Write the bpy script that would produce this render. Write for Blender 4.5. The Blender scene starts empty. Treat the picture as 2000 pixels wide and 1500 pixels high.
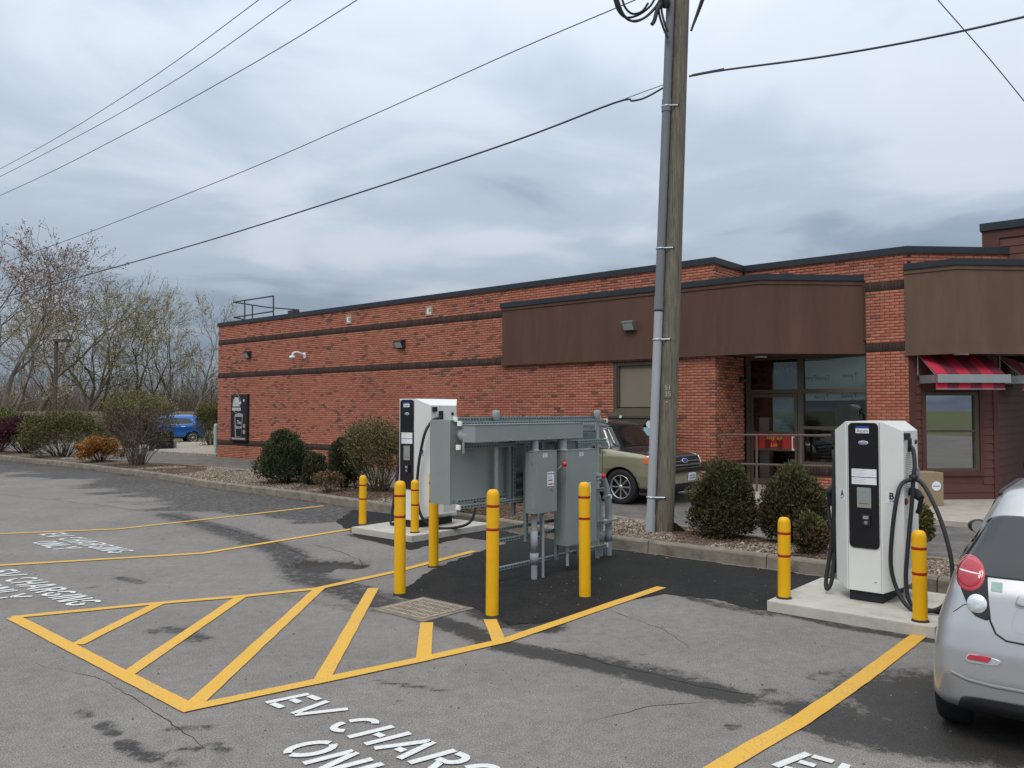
import bpy, bmesh, math, random
import numpy as np
from mathutils import Vector, Matrix, noise

# ------------------------------------------------------------------ scene, camera, light
S = bpy.context.scene
COL = S.collection
F, EYE, PITCH = 1592.0, 1.95, math.atan(50.0 / 1592.0)
cam = bpy.data.cameras.new("camera")
cam.sensor_width = 36.0
cam.lens = F / 2000.0 * 36.0
cam.clip_start, cam.clip_end = 0.05, 3000.0
camo = bpy.data.objects.new("camera", cam)
camo.location = (0, 0, EYE)
camo.rotation_euler = (math.pi / 2 + PITCH, 0, 0)
COL.objects.link(camo)
S.camera = camo

SUN_EL, SUN_AZ = math.radians(52), math.radians(205)      # azimuth clockwise from +Y
world = bpy.data.worlds.new("World")
S.world = world
world.use_nodes = True
wn, wl = world.node_tree.nodes, world.node_tree.links
wn.clear()
def wnode(t, **k):
    n = wn.new(t)
    for a, b in k.items():
        setattr(n, a, b)
    return n
out = wnode("ShaderNodeOutputWorld")
bg = wnode("ShaderNodeBackground"); bg.inputs["Strength"].default_value = 0.1
sky = wnode("ShaderNodeTexSky", sky_type='NISHITA', sun_disc=False, sun_elevation=SUN_EL, sun_rotation=SUN_AZ)
sky.air_density, sky.dust_density = 1.2, 2.0
tc = wnode("ShaderNodeTexCoord")
sep = wnode("ShaderNodeSeparateXYZ")
wl.new(tc.outputs["Generated"], sep.inputs[0])
def wmath(op, a, b=None, c=None, clamp=False):
    n = wnode("ShaderNodeMath", operation=op, use_clamp=clamp)
    for i, x in enumerate((a, b, c)):
        if x is None: continue
        if isinstance(x, (int, float)): n.inputs[i].default_value = x
        else: wl.new(x, n.inputs[i])
    return n.outputs[0]
zz = wmath('MAXIMUM', sep.outputs[2], 0.0)
den = wmath('ADD', zz, 0.13)
cx, cy = wmath('DIVIDE', sep.outputs[0], den), wmath('DIVIDE', sep.outputs[1], den)
comb = wnode("ShaderNodeCombineXYZ")
wl.new(cx, comb.inputs[0]); wl.new(cy, comb.inputs[1])
def wnoise(scale, detail, rough, dist, off):
    m = wnode("ShaderNodeMapping"); m.inputs["Location"].default_value = off
    wl.new(comb.outputs[0], m.inputs[0])
    n = wnode("ShaderNodeTexNoise")
    n.inputs["Scale"].default_value = scale; n.inputs["Detail"].default_value = detail
    n.inputs["Roughness"].default_value = rough; n.inputs["Distortion"].default_value = dist
    wl.new(m.outputs[0], n.inputs["Vector"])
    return n.outputs["Fac"]
n1 = wnoise(0.50, 4, 0.45, 0.3, (3.1, 1.7, 0.4))
n2 = wnoise(1.5, 5, 0.50, 0.4, (7.3, 2.2, 1.4))
elev = wmath('MULTIPLY', zz, 0.42)
mixn = wmath('ADD', wmath('ADD', wmath('MULTIPLY', n1, 0.62), wmath('MULTIPLY', n2, 0.38)), elev)
ramp = wnode("ShaderNodeValToRGB")
cr = ramp.color_ramp
cr.interpolation = 'EASE'
stops = [(0.40, (2.25, 2.9, 3.85)), (0.50, (3.2, 3.95, 5.0)), (0.58, (4.6, 5.35, 6.4)), (0.68, (6.2, 6.85, 7.7)), (0.84, (7.5, 7.95, 8.5))]
while len(cr.elements) < len(stops): cr.elements.new(0.5)
for e, (p, c) in zip(cr.elements, stops):
    e.position = p; e.color = (c[0], c[1], c[2], 1)
wl.new(mixn, ramp.inputs[0])
mx = wnode("ShaderNodeMix", data_type='RGBA')
mx.inputs["Factor"].default_value = 0.94
wl.new(sky.outputs[0], mx.inputs["A"]); wl.new(ramp.outputs[0], mx.inputs["B"])
# an overcast sky brightens steadily from the horizon to the zenith
gain = wmath('MULTIPLY_ADD', zz, 1.32, 0.69)
vm = wnode("ShaderNodeVectorMath", operation='SCALE')
wl.new(mx.outputs["Result"], vm.inputs[0]); wl.new(gain, vm.inputs["Scale"])
wl.new(vm.outputs[0], bg.inputs["Color"]); wl.new(bg.outputs[0], out.inputs[0])

sun = bpy.data.lights.new("sun", 'SUN')
sun.energy, sun.angle, sun.color = 1.25, math.radians(22), (1.0, 0.955, 0.90)
suno = bpy.data.objects.new("sun", sun)
sd = Vector((math.sin(SUN_AZ) * math.cos(SUN_EL), math.cos(SUN_AZ) * math.cos(SUN_EL), math.sin(SUN_EL)))
suno.rotation_euler = sd.to_track_quat('Z', 'Y').to_euler()
suno.location = (0, -5, 30)
COL.objects.link(suno)
S.view_settings.view_transform = 'Standard'
S.view_settings.look = 'None'
S.view_settings.exposure = 0.10
S.view_settings.gamma = 1.0
S.view_settings.use_curve_mapping = False
try:
    S.cycles.max_bounces = 6; S.cycles.transparent_max_bounces = 12
except Exception: pass

random.seed(7)
RNG = np.random.default_rng(11)

# ------------------------------------------------------------------ measuring: pixel of the photograph -> place on a plane
CP, SP = math.cos(PITCH), math.sin(PITCH)
def ray(px, py):
    a, b = (px - 1000.0) / F, (750.0 - py) / F
    return Vector((a, CP - b * SP, SP + b * CP))
ORI = Vector((0, 0, EYE))
def G(px, py, z=0.0):
    r = ray(px, py); t = (z - EYE) / r.z
    return Vector((r.x * t, r.y * t, z))
def PL(px, py, p0, nrm):
    r = ray(px, py); t = (Vector(p0) - ORI).dot(nrm) / r.dot(nrm)
    return ORI + r * t
D = Vector((0.7564, -0.6541, 0)).normalized()       # along the long brick wall
N = Vector((-D.y, D.x, 0))                          # away from the stalls
TH = math.atan2(D.y, D.x)
SITE = Matrix.Rotation(TH, 4, 'Z')
def frame(origin, ang=0.0):
    return Matrix.Translation(Vector(origin)) @ Matrix.Rotation(TH + ang, 4, 'Z')
def local(M, px, py, y=0.0):
    """pixel -> (x, z) on the plane y of a frame"""
    o = M @ Vector((0, y, 0)); nrm = M.to_3x3() @ Vector((0, 1, 0))
    q = M.inverted() @ PL(px, py, o, nrm)
    return q.x, q.z

# ------------------------------------------------------------------ materials
MATS = {}
def mat(name, col, rough=0.6, metal=0.0, var=0.10, scale=6.0, bump=0.0, bscale=60.0, coat=0.0, attr=None, spec=0.28, stretch=None, emit=None, scuff=None):
    if name in MATS: return MATS[name]
    m = bpy.data.materials.new(name); m.use_nodes = True
    nt = m.node_tree; b = nt.nodes["Principled BSDF"]
    b.inputs["Roughness"].default_value = rough
    b.inputs["Metallic"].default_value = metal
    if spec is not None: b.inputs["Specular IOR Level"].default_value = spec
    if coat: b.inputs["Coat Weight"].default_value = coat; b.inputs["Coat Roughness"].default_value = 0.06
    if emit: b.inputs["Emission Color"].default_value = (*emit[:3], 1); b.inputs["Emission Strength"].default_value = emit[3]
    tcn = nt.nodes.new("ShaderNodeTexCoord")
    vec = tcn.outputs["Object"]
    if stretch:
        mp = nt.nodes.new("ShaderNodeMapping"); mp.inputs["Scale"].default_value = stretch
        nt.links.new(vec, mp.inputs[0]); vec = mp.outputs[0]
    nz = nt.nodes.new("ShaderNodeTexNoise")
    nz.inputs["Scale"].default_value = scale; nz.inputs["Detail"].default_value = 5; nz.inputs["Roughness"].default_value = 0.6
    nt.links.new(vec, nz.inputs["Vector"])
    mr = nt.nodes.new("ShaderNodeMapRange")
    mr.inputs["From Min"].default_value, mr.inputs["From Max"].default_value = 0.25, 0.75
    mr.inputs["To Min"].default_value, mr.inputs["To Max"].default_value = 1 - var, 1 + var
    nt.links.new(nz.outputs["Fac"], mr.inputs["Value"])
    mul = nt.nodes.new("ShaderNodeMix"); mul.data_type = 'RGBA'; mul.blend_type = 'MULTIPLY'
    mul.inputs["Factor"].default_value = 1.0
    if attr:
        at = nt.nodes.new("ShaderNodeAttribute"); at.attribute_name = attr
        nt.links.new(at.outputs["Color"], mul.inputs["A"])
    else:
        mul.inputs["A"].default_value = (*col, 1)
    nt.links.new(mr.outputs[0], mul.inputs["B"])
    res = mul.outputs["Result"]
    if scuff:      # (scale, threshold, strength, colour, stretch): rubbed and dirty marks
        mp2 = nt.nodes.new("ShaderNodeMapping"); mp2.inputs["Scale"].default_value = scuff[4]
        nt.links.new(tcn.outputs["Object"], mp2.inputs[0])
        nz2 = nt.nodes.new("ShaderNodeTexNoise"); nz2.inputs["Scale"].default_value = scuff[0]; nz2.inputs["Detail"].default_value = 7; nz2.inputs["Roughness"].default_value = 0.7
        oi = nt.nodes.new("ShaderNodeObjectInfo"); va = nt.nodes.new("ShaderNodeVectorMath"); va.operation = 'ADD'
        nt.links.new(mp2.outputs[0], va.inputs[0]); nt.links.new(oi.outputs["Location"], va.inputs[1]); nt.links.new(va.outputs[0], nz2.inputs["Vector"])
        mr2 = nt.nodes.new("ShaderNodeMapRange"); mr2.inputs[1].default_value = scuff[1]; mr2.inputs[2].default_value = scuff[1] + 0.14; mr2.inputs[4].default_value = scuff[2]
        nt.links.new(nz2.outputs["Fac"], mr2.inputs[0])
        ms = nt.nodes.new("ShaderNodeMix"); ms.data_type = 'RGBA'; ms.inputs["B"].default_value = (*scuff[3], 1)
        nt.links.new(res, ms.inputs["A"]); nt.links.new(mr2.outputs[0], ms.inputs["Factor"]); res = ms.outputs["Result"]
    nt.links.new(res, b.inputs["Base Color"])
    if bump:
        n2 = nt.nodes.new("ShaderNodeTexNoise"); n2.inputs["Scale"].default_value = bscale; n2.inputs["Detail"].default_value = 4
        nt.links.new(vec, n2.inputs["Vector"])
        bp = nt.nodes.new("ShaderNodeBump"); bp.inputs["Strength"].default_value = bump; bp.inputs["Distance"].default_value = 0.01
        nt.links.new(n2.outputs["Fac"], bp.inputs["Height"]); nt.links.new(bp.outputs[0], b.inputs["Normal"])
    MATS[name] = m
    return m
def glass(name, tint=(0.55, 0.60, 0.58), ior=1.55, k=1.6, b=0.06):
    if name in MATS: return MATS[name]
    m = bpy.data.materials.new(name); m.use_nodes = True
    nt = m.node_tree; nt.nodes.clear()
    o = nt.nodes.new("ShaderNodeOutputMaterial"); mx_ = nt.nodes.new("ShaderNodeMixShader")
    tr = nt.nodes.new("ShaderNodeBsdfTransparent"); tr.inputs[0].default_value = (*tint, 1)
    gl = nt.nodes.new("ShaderNodeBsdfGlossy"); gl.inputs["Roughness"].default_value = 0.015
    fr = nt.nodes.new("ShaderNodeFresnel"); fr.inputs[0].default_value = ior
    ad = nt.nodes.new("ShaderNodeMath"); ad.operation = 'MULTIPLY_ADD'; ad.inputs[1].default_value = k; ad.inputs[2].default_value = b; ad.use_clamp = True
    nt.links.new(fr.outputs[0], ad.inputs[0]); nt.links.new(ad.outputs[0], mx_.inputs[0])
    nt.links.new(tr.outputs[0], mx_.inputs[1]); nt.links.new(gl.outputs[0], mx_.inputs[2]); nt.links.new(mx_.outputs[0], o.inputs[0])
    MATS[name] = m
    return m

# ------------------------------------------------------------------ objects
def link(o, parent=None):
    COL.objects.link(o)
    if parent is not None: o.parent = parent
    return o
def tag(o, label=None, cat=None, group=None, kind=None):
    if label: o["label"] = label
    if cat: o["category"] = cat
    if group: o["group"] = group
    if kind: o["kind"] = kind
    return o
def empty(name, loc, rz=0.0, label=None, cat=None, group=None, kind=None, scale=None):
    o = bpy.data.objects.new(name, None)
    o.empty_display_size = 0.2
    o.location = loc; o.rotation_euler = (0, 0, rz)
    if scale: o.scale = scale
    link(o)
    return tag(o, label, cat, group, kind)
def kids(o): return [c for c in bpy.data.objects if c.parent is o]
def copy_tree(o, parent=None):
    c = o.copy(); COL.objects.link(c)
    if parent is not None: c.parent = parent
    for ch in kids(o): copy_tree(ch, c)
    return c

class MB:
    def __init__(s, M=None):
        s.v, s.f, s.mi, s.sm = [], [], [], []
        s.M = M; s.cur = 0
    def add(s, vs, fs, smooth=False):
        b = len(s.v)
        for p in vs:
            p = Vector(p)
            s.v.append(s.M @ p if s.M is not None else p)
        for f in fs:
            s.f.append([b + i for i in f]); s.mi.append(s.cur); s.sm.append(smooth)
        return s
    def box(s, x0, x1, y0, y1, z0, z1):
        return s.add([(x0,y0,z0),(x1,y0,z0),(x1,y1,z0),(x0,y1,z0),(x0,y0,z1),(x1,y0,z1),(x1,y1,z1),(x0,y1,z1)],
                     [(0,3,2,1),(4,5,6,7),(0,1,5,4),(1,2,6,5),(2,3,7,6),(3,0,4,7)])
    def prism(s, poly, z0, z1):
        n = len(poly)
        z0s = z0 if hasattr(z0, '__len__') else [z0]*n
        z1s = z1 if hasattr(z1, '__len__') else [z1]*n
        vs = [(p[0],p[1],z0s[i]) for i,p in enumerate(poly)] + [(p[0],p[1],z1s[i]) for i,p in enumerate(poly)]
        fs = [tuple(range(n-1,-1,-1)), tuple(range(n,2*n))] + [(i,(i+1)%n,n+(i+1)%n,n+i) for i in range(n)]
        return s.add(vs, fs)
    def poly(s, pts): return s.add(pts, [tuple(range(len(pts)))])
    def cyl(s, p0, p1, r, seg=16, r2=None, caps=True, smooth=True):
        p0, p1 = Vector(p0), Vector(p1); r2 = r if r2 is None else r2
        ax = (p1-p0).normalized(); u = ax.orthogonal().normalized(); w = ax.cross(u)
        c = [(math.cos(2*math.pi*i/seg), math.sin(2*math.pi*i/seg)) for i in range(seg)]
        vs = [p0+(u*a+w*b)*r for a,b in c] + [p1+(u*a+w*b)*r2 for a,b in c]
        s.add(vs, [(i,(i+1)%seg,seg+(i+1)%seg,seg+i) for i in range(seg)], smooth)
        if caps:
            s.add(vs[:seg], [tuple(range(seg-1,-1,-1))]); s.add(vs[seg:], [tuple(range(seg))])
        return s
    def tube(s, pts, r, seg=10, caps=True):
        pts = [Vector(p) for p in pts]; n = len(pts)
        rs = r if hasattr(r, '__len__') else [r]*n
        vs, u = [], None
        for i,p in enumerate(pts):
            t = (pts[min(i+1,n-1)]-pts[max(i-1,0)]).normalized()
            if u is None: u = t.orthogonal().normalized()
            u = (u - t*u.dot(t)).normalized(); w = t.cross(u)
            vs += [p+(u*math.cos(2*math.pi*k/seg)+w*math.sin(2*math.pi*k/seg))*rs[i] for k in range(seg)]
        fs = [(i*seg+k, i*seg+(k+1)%seg, (i+1)*seg+(k+1)%seg, (i+1)*seg+k) for i in range(n-1) for k in range(seg)]
        s.add(vs, fs, True)
        if caps: s.add(vs[:seg], [tuple(range(seg-1,-1,-1))]); s.add(vs[-seg:], [tuple(range(seg))])
        return s
    def lathe(s, prof, seg=24, c=(0,0,0), axis='Z'):
        vs, n = [], len(prof)
        for r,h in prof:
            for k in range(seg):
                a = 2*math.pi*k/seg; x,y = r*math.cos(a), r*math.sin(a)
                p = (x,y,h) if axis=='Z' else ((x,h,y) if axis=='Y' else (h,x,y))
                vs.append((p[0]+c[0],p[1]+c[1],p[2]+c[2]))
        fs = [(i*seg+k, i*seg+(k+1)%seg, (i+1)*seg+(k+1)%seg, (i+1)*seg+k) for i in range(n-1) for k in range(seg)]
        return s.add(vs, fs, True)
    def ribbon(s, path, z0, z1, o0, o1, closed_ends=True):
        """a band following a plan path (outside on its right), from offset o0 to o1 outwards"""
        P = [Vector((p[0],p[1])) for p in path]; n = len(P)
        def off(i, o):
            ds = []
            if i>0: ds.append((P[i]-P[i-1]).normalized())
            if i<n-1: ds.append((P[i+1]-P[i]).normalized())
            ns = [Vector((d.y,-d.x)) for d in ds]
            if len(ns)==1: return P[i]+ns[0]*o
            m = (ns[0]+ns[1]).normalized(); return P[i]+m*(o/max(0.3,m.dot(ns[0])))
        vs = []
        for i in range(n):
            a,b = off(i,o0), off(i,o1)
            vs += [(a.x,a.y,z0),(b.x,b.y,z0),(b.x,b.y,z1),(a.x,a.y,z1)]
        fs = [(4*i+k, 4*(i+1)+k, 4*(i+1)+(k+1)%4, 4*i+(k+1)%4) for i in range(n-1) for k in range(4)]
        fs += [(0,3,2,1) , (4*n-4,4*n-3,4*n-2,4*n-1)]
        return s.add(vs, fs)
    def build(s, name, m, parent=None, bevel=0.0, seg=2, smooth=None, recalc=True):
        me = bpy.data.meshes.new(name)
        me.from_pydata([tuple(p) for p in s.v], [], s.f)
        ms = m if isinstance(m, (list,tuple)) else [m]
        for x in ms: me.materials.append(x)
        me.polygons.foreach_set("material_index", s.mi)
        me.polygons.foreach_set("use_smooth", s.sm)
        bm = bmesh.new(); bm.from_mesh(me)
        if bevel:
            bmesh.ops.remove_doubles(bm, verts=bm.verts, dist=1e-5)
            bmesh.ops.recalc_face_normals(bm, faces=bm.faces)
            es = [e for e in bm.edges if len(e.link_faces)==2 and e.calc_face_angle(0) > math.radians(25)]
            bmesh.ops.bevel(bm, geom=es, offset=bevel, segments=seg, profile=0.7, affect='EDGES', clamp_overlap=True)
        elif recalc:
            bmesh.ops.recalc_face_normals(bm, faces=bm.faces)
        bm.to_mesh(me); bm.free()
        return link(bpy.data.objects.new(name, me), parent)

def np_mesh(name, V, Fq, m, parent=None, col=None, nper=4, smooth=False):
    """fast mesh from numpy; Fq (n,nper)"""
    me = bpy.data.meshes.new(name)
    V = np.asarray(V, np.float32); Fq = np.asarray(Fq, np.int32)
    me.vertices.add(len(V)); me.vertices.foreach_set("co", V.ravel())
    me.loops.add(Fq.size); me.loops.foreach_set("vertex_index", Fq.ravel())
    me.polygons.add(len(Fq)); me.polygons.foreach_set("loop_start", np.arange(0, Fq.size, nper, dtype=np.int32))
    me.update(calc_edges=True)
    if smooth: me.polygons.foreach_set("use_smooth", [True]*len(Fq))
    if col is not None:
        a = me.color_attributes.new("Col", 'FLOAT_COLOR', 'POINT')
        c = np.ones((len(V),4), np.float32); c[:,:3] = col
        a.data.foreach_set("color", c.ravel())
    me.materials.append(m); me.validate()
    return link(bpy.data.objects.new(name, me), parent)

def text(s, size, m, name, M, parent=None, ext=0.0, align='CENTER', shear=0.0, xs=1.0, bold=0.0):
    """flat lettering in the x-y plane of M"""
    c = bpy.data.curves.new("lettering", 'FONT'); c.body = s; c.size = size; c.extrude = ext
    c.align_x = align; c.align_y = 'CENTER'; c.shear = shear; c.offset = bold
    c.resolution_u = 3
    o = bpy.data.objects.new("lettering_source", c); COL.objects.link(o)
    dg = bpy.context.evaluated_depsgraph_get()
    me = bpy.data.meshes.new_from_object(o.evaluated_get(dg))
    bpy.data.objects.remove(o); bpy.data.curves.remove(c)
    me.transform(Matrix.Diagonal((xs,1,1,1))); me.transform(M)
    me.name = name; me.materials.clear(); me.materials.append(m)
    return link(bpy.data.objects.new(name, me), parent)
def facing(x, y, z):
    """text frame standing on a plane of constant y, readable from -y"""
    return Matrix.Translation((x,y,z)) @ Matrix.Rotation(math.pi/2, 4, 'X')

# ------------------------------------------------------------------ materials of the place
M_CONC = mat("concrete", (0.45,0.43,0.375), 0.85, scuff=(2.2,0.50,0.45,(0.24,0.21,0.17),(1,1,1)), var=0.12, scale=3.5, bump=0.25, bscale=90)
M_KERB = mat("old_concrete", (0.195,0.170,0.132), 0.9, scuff=(3.0,0.52,0.6,(0.075,0.062,0.048),(1,1,2)), var=0.30, scale=5, bump=0.6, bscale=70)
M_WALK = mat("walk_concrete", (0.36,0.32,0.27), 0.9, var=0.18, scale=3, bump=0.3, bscale=60)
M_GRASS = mat("winter_grass", (0.10,0.105,0.045), 0.95, var=0.35, scale=0.6, bump=0.6, bscale=20)
M_MULCH = mat("mulch_soil", (0.115,0.085,0.065), 0.95, var=0.5, scale=9, bump=1.0, bscale=45)

def asphalt(name, base, dark, fleck=0.35, sc=1.0, use_attr=True, rough=0.88):
    m = bpy.data.materials.new(name); m.use_nodes = True
    nt = m.node_tree; b = nt.nodes["Principled BSDF"]; L = nt.links.new
    b.inputs["Roughness"].default_value = rough; b.inputs["Specular IOR Level"].default_value = 0.15
    tcn = nt.nodes.new("ShaderNodeTexCoord")
    def nz(scale, det=4, ro=0.6):
        n = nt.nodes.new("ShaderNodeTexNoise"); n.inputs["Scale"].default_value = scale*sc
        n.inputs["Detail"].default_value = det; n.inputs["Roughness"].default_value = ro
        L(tcn.outputs["Object"], n.inputs["Vector"]); return n.outputs["Fac"]
    def mp(v, a, b_, c, d):
        r = nt.nodes.new("ShaderNodeMapRange"); L(v, r.inputs[0])
        for i,x in enumerate((a,b_,c,d)): r.inputs[i+1].default_value = x
        return r.outputs[0]
    def mth(op, a, c):
        n = nt.nodes.new("ShaderNodeMath"); n.operation = op
        for i,x in enumerate((a,c)):
            if isinstance(x,(int,float)): n.inputs[i].default_value = x
            else: L(x, n.inputs[i])
        return n.outputs[0]
    grain = mp(nz(95,6,0.85), 0.34,0.66, 1-fleck,1+fleck)
    mid = mp(nz(9,7,0.75), 0.3,0.7, 0.80,1.16)
    big = mp(nz(0.7,5), 0.3,0.7, 0.86,1.12)
    f = mth('MULTIPLY', mth('MULTIPLY', grain, mid), big)
    mix = nt.nodes.new("ShaderNodeMix"); mix.data_type='RGBA'
    mix.inputs["A"].default_value = (*base,1); mix.inputs["B"].default_value = (*dark,1)
    if use_attr:
        at = nt.nodes.new("ShaderNodeAttribute"); at.attribute_name = "stain_shade"
        j = mth('ADD', at.outputs["Fac"], mp(nz(9,9,0.78), 0.25,0.75,-0.50,0.50))
        st = mth('MULTIPLY', mp(j, 0.32,0.62,0,1), mp(at.outputs["Fac"],0.02,0.5,0,1))
        L(st, mix.inputs["Factor"])
        L(mp(st,0,1,rough,0.62), b.inputs["Roughness"])
    else:
        L(mp(nz(2.3,6,0.65),0.35,0.7,0,1), mix.inputs["Factor"])
    mul = nt.nodes.new("ShaderNodeMix"); mul.data_type='RGBA'; mul.blend_type='MULTIPLY'; mul.inputs["Factor"].default_value=1
    L(mix.outputs["Result"], mul.inputs["A"]); L(f, mul.inputs["B"]); L(mul.outputs["Result"], b.inputs["Base Color"])
    vo = nt.nodes.new("ShaderNodeTexVoronoi"); vo.inputs["Scale"].default_value = 110*sc
    L(tcn.outputs["Object"], vo.inputs["Vector"])
    bp = nt.nodes.new("ShaderNodeBump"); bp.inputs["Strength"].default_value = 0.55; bp.inputs["Distance"].default_value = 0.006
    L(vo.outputs["Distance"], bp.inputs["Height"]); L(bp.outputs[0], b.inputs["Normal"])
    return m
M_ASPH = asphalt("worn_asphalt", (0.190,0.177,0.162), (0.046,0.043,0.040), 0.8)
M_PATCH = asphalt("fresh_asphalt", (0.015,0.0145,0.014), (0.025,0.0235,0.022), 0.9, 0.7, False, 0.8)
M_LANE = asphalt("lane_asphalt", (0.165,0.150,0.136), (0.095,0.088,0.080), 0.4, 1.0, False)

def paint(name, col, wear=0.5, rough=0.7):
    m = bpy.data.materials.new(name); m.use_nodes = True
    nt = m.node_tree; b = nt.nodes["Principled BSDF"]; L = nt.links.new
    b.inputs["Roughness"].default_value = rough
    tcn = nt.nodes.new("ShaderNodeTexCoord")
    a = nt.nodes.new("ShaderNodeTexNoise"); a.inputs["Scale"].default_value=75; a.inputs["Detail"].default_value=6; a.inputs["Roughness"].default_value=0.75
    c = nt.nodes.new("ShaderNodeTexNoise"); c.inputs["Scale"].default_value=2.2; c.inputs["Detail"].default_value=4
    L(tcn.outputs["Object"], a.inputs["Vector"]); L(tcn.outputs["Object"], c.inputs["Vector"])
    s = nt.nodes.new("ShaderNodeMath"); s.operation='MULTIPLY_ADD'; s.inputs[1].default_value=0.35
    L(c.outputs["Fac"], s.inputs[0]); L(a.outputs["Fac"], s.inputs[2])
    r = nt.nodes.new("ShaderNodeMapRange"); r.inputs[1].default_value=0.68; r.inputs[2].default_value=0.88; L(s.outputs[0], r.inputs[0])
    r.inputs[4].default_value = wear
    mix = nt.nodes.new("ShaderNodeMix"); mix.data_type='RGBA'
    mix.inputs["A"].default_value=(*col,1); mix.inputs["B"].default_value=(0.16,0.14,0.11,1)
    L(r.outputs[0], mix.inputs["Factor"])
    v = nt.nodes.new("ShaderNodeMapRange"); v.inputs[1].default_value=0.3; v.inputs[2].default_value=0.7; v.inputs[3].default_value=0.9; v.inputs[4].default_value=1.06
    L(c.outputs["Fac"], v.inputs[0])
    mul = nt.nodes.new("ShaderNodeMix"); mul.data_type='RGBA'; mul.blend_type='MULTIPLY'; mul.inputs["Factor"].default_value=1
    L(mix.outputs["Result"], mul.inputs["A"]); L(v.outputs[0], mul.inputs["B"]); L(mul.outputs["Result"], b.inputs["Base Color"])
    bp = nt.nodes.new("ShaderNodeBump"); bp.inputs["Strength"].default_value=0.4; bp.inputs["Distance"].default_value=0.004
    L(a.outputs["Fac"], bp.inputs["Height"]); L(bp.outputs[0], b.inputs["Normal"])
    return m
M_YLINE = paint("yellow_road_paint", (0.63,0.35,0.036), 0.7)
M_WLINE = paint("white_road_paint", (0.62,0.63,0.61), 0.55)

# ------------------------------------------------------------------ ground and parking lot
WL = G(424,893)              # foot of the brick wall, far corner
BF = frame(WL)
gm = MB(); gm.poly([(-900,-900,-0.35),(900,-900,-0.35),(900,1500,-0.35),(-900,1500,-0.35)])
tag(gm.build("ground", M_GRASS), kind="structure")

KB = [(-260,872),(0,897.6),(160,915.5),(320,937),(400,952),(588,976),(755,1001),(960,1032),(1191,1070),(1387,1096),(1617,1126),(1830,1158),(2100,1200),(2420,1262)]
KERB_W = [G(x,y) for x,y in KB]
def lerp_path(P, step):
    out_ = []
    for a,b in zip(P[:-1],P[1:]):
        n = max(1,int((b-a).length/step))
        out_ += [a.lerp(b,i/n) for i in range(n)]
    return out_+[P[-1]]

stain_shade_blobs = []       # (points, radius, strength)
def stain_shade(pxs, r, s): stain_shade_blobs.append(([G(x,y) for x,y in pxs], r, s))
stain_shade([(330,1005),(450,1040),(560,1078),(600,1130),(700,1160),(770,1185)], 0.34, 0.62)
stain_shade([(760,1182),(900,1228),(985,1262),(1130,1290),(1300,1330),(1440,1362)], 0.17, 0.80)
stain_shade([(1130,1285),(1300,1318),(1400,1350)], 0.24, 0.55)
stain_shade([(940,1188),(1000,1215),(1060,1225)], 0.22, 0.9)
stain_shade([(1500,1350),(1520,1352)], 0.10, 0.5)
stain_shade([(200,1415),(222,1432)], 0.075, 0.62); stain_shade([(240,1450),(265,1468),(300,1482)], 0.07, 0.75)
stain_shade([(160,1390),(172,1398)], 0.07, 0.55); stain_shade([(330,1425),(360,1422),(415,1420)], 0.06, 0.52); stain_shade([(360,1462),(380,1463)], 0.06, 0.55)
stain_shade([(415,1450),(440,1468)], 0.06, 0.55); stain_shade([(330,1495),(350,1490)], 0.07, 0.6); stain_shade([(1425,1420),(1437,1420)], 0.05, 0.75)
stain_shade([(740,1330),(800,1340),(870,1350)], 0.05, 0.6); stain_shade([(770,1370),(785,1372)], 0.05, 0.5)
stain_shade([(310,1232),(350,1228),(390,1248)], 0.16, 0.55); stain_shade([(235,1128),(275,1138)], 0.10, 0.6)
stain_shade([(120,1150),(160,1150),(190,1146)], 0.06, 0.5)
stain_shade([(690,1190),(640,1180),(560,1165)], 0.14, 0.42); stain_shade([(1580,1320),(1640,1308)], 0.05, 0.55); stain_shade([(1240,1275),(1265,1280)], 0.05, 0.5)
stain_shade([(1560,1385),(1650,1400),(1760,1425),(1850,1440)], 0.22, 0.72)
stain_shade([(1640,1420),(1800,1450),(2000,1470),(2150,1480)], 0.28, 0.85)
stain_shade([(1850,1380),(2100,1380),(2400,1400)], 0.75, 0.9)  # shade under the silver car, put into the lot's dark mask
stain_shade([(1480,1185),(1650,1225),(1815,1250)], 0.10, 0.75)
stain_shade([(690,1045),(800,1070)], 0.12, 0.8)
stain_shade([(1340,1165),(1420,1185),(1500,1200)], 0.12, 0.6)
xs = np.concatenate([np.arange(-60,-26,2.0), np.arange(-26,-5,0.25), np.arange(-5,-3.2,0.07),np.arange(-3.2,-1.4,0.035),np.arange(-1.4,6.5,0.07), np.arange(6.5,12,0.5), np.arange(12,40,3.0)])
ys = np.concatenate([np.arange(-40,3,2.0), np.arange(3,9.6,0.07),np.arange(9.6,11.2,0.035),np.arange(11.2,13,0.07), np.arange(13,36,0.2), np.arange(36,48,1.0)])
XX, YY = np.meshgrid(xs, ys, indexing='ij')
P2 = np.stack([XX.ravel(), YY.ravel()],1)
st = np.zeros(len(P2), np.float32)
for pts, r, s in stain_shade_blobs:
    dmin = np.full(len(P2), 1e9)
    if len(pts)==1: pts = pts+pts
    for a,b in zip(pts[:-1],pts[1:]):
        a2,b2 = np.array(a[:2]),np.array(b[:2]); ab = b2-a2
        t = np.clip(((P2-a2)@ab)/max(1e-9,ab@ab),0,1)
        dmin = np.minimum(dmin, np.linalg.norm(P2-(a2+t[:,None]*ab),axis=1))
    st = np.maximum(st, s*np.clip(1.35-dmin/r*0.85,0,1))
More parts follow.
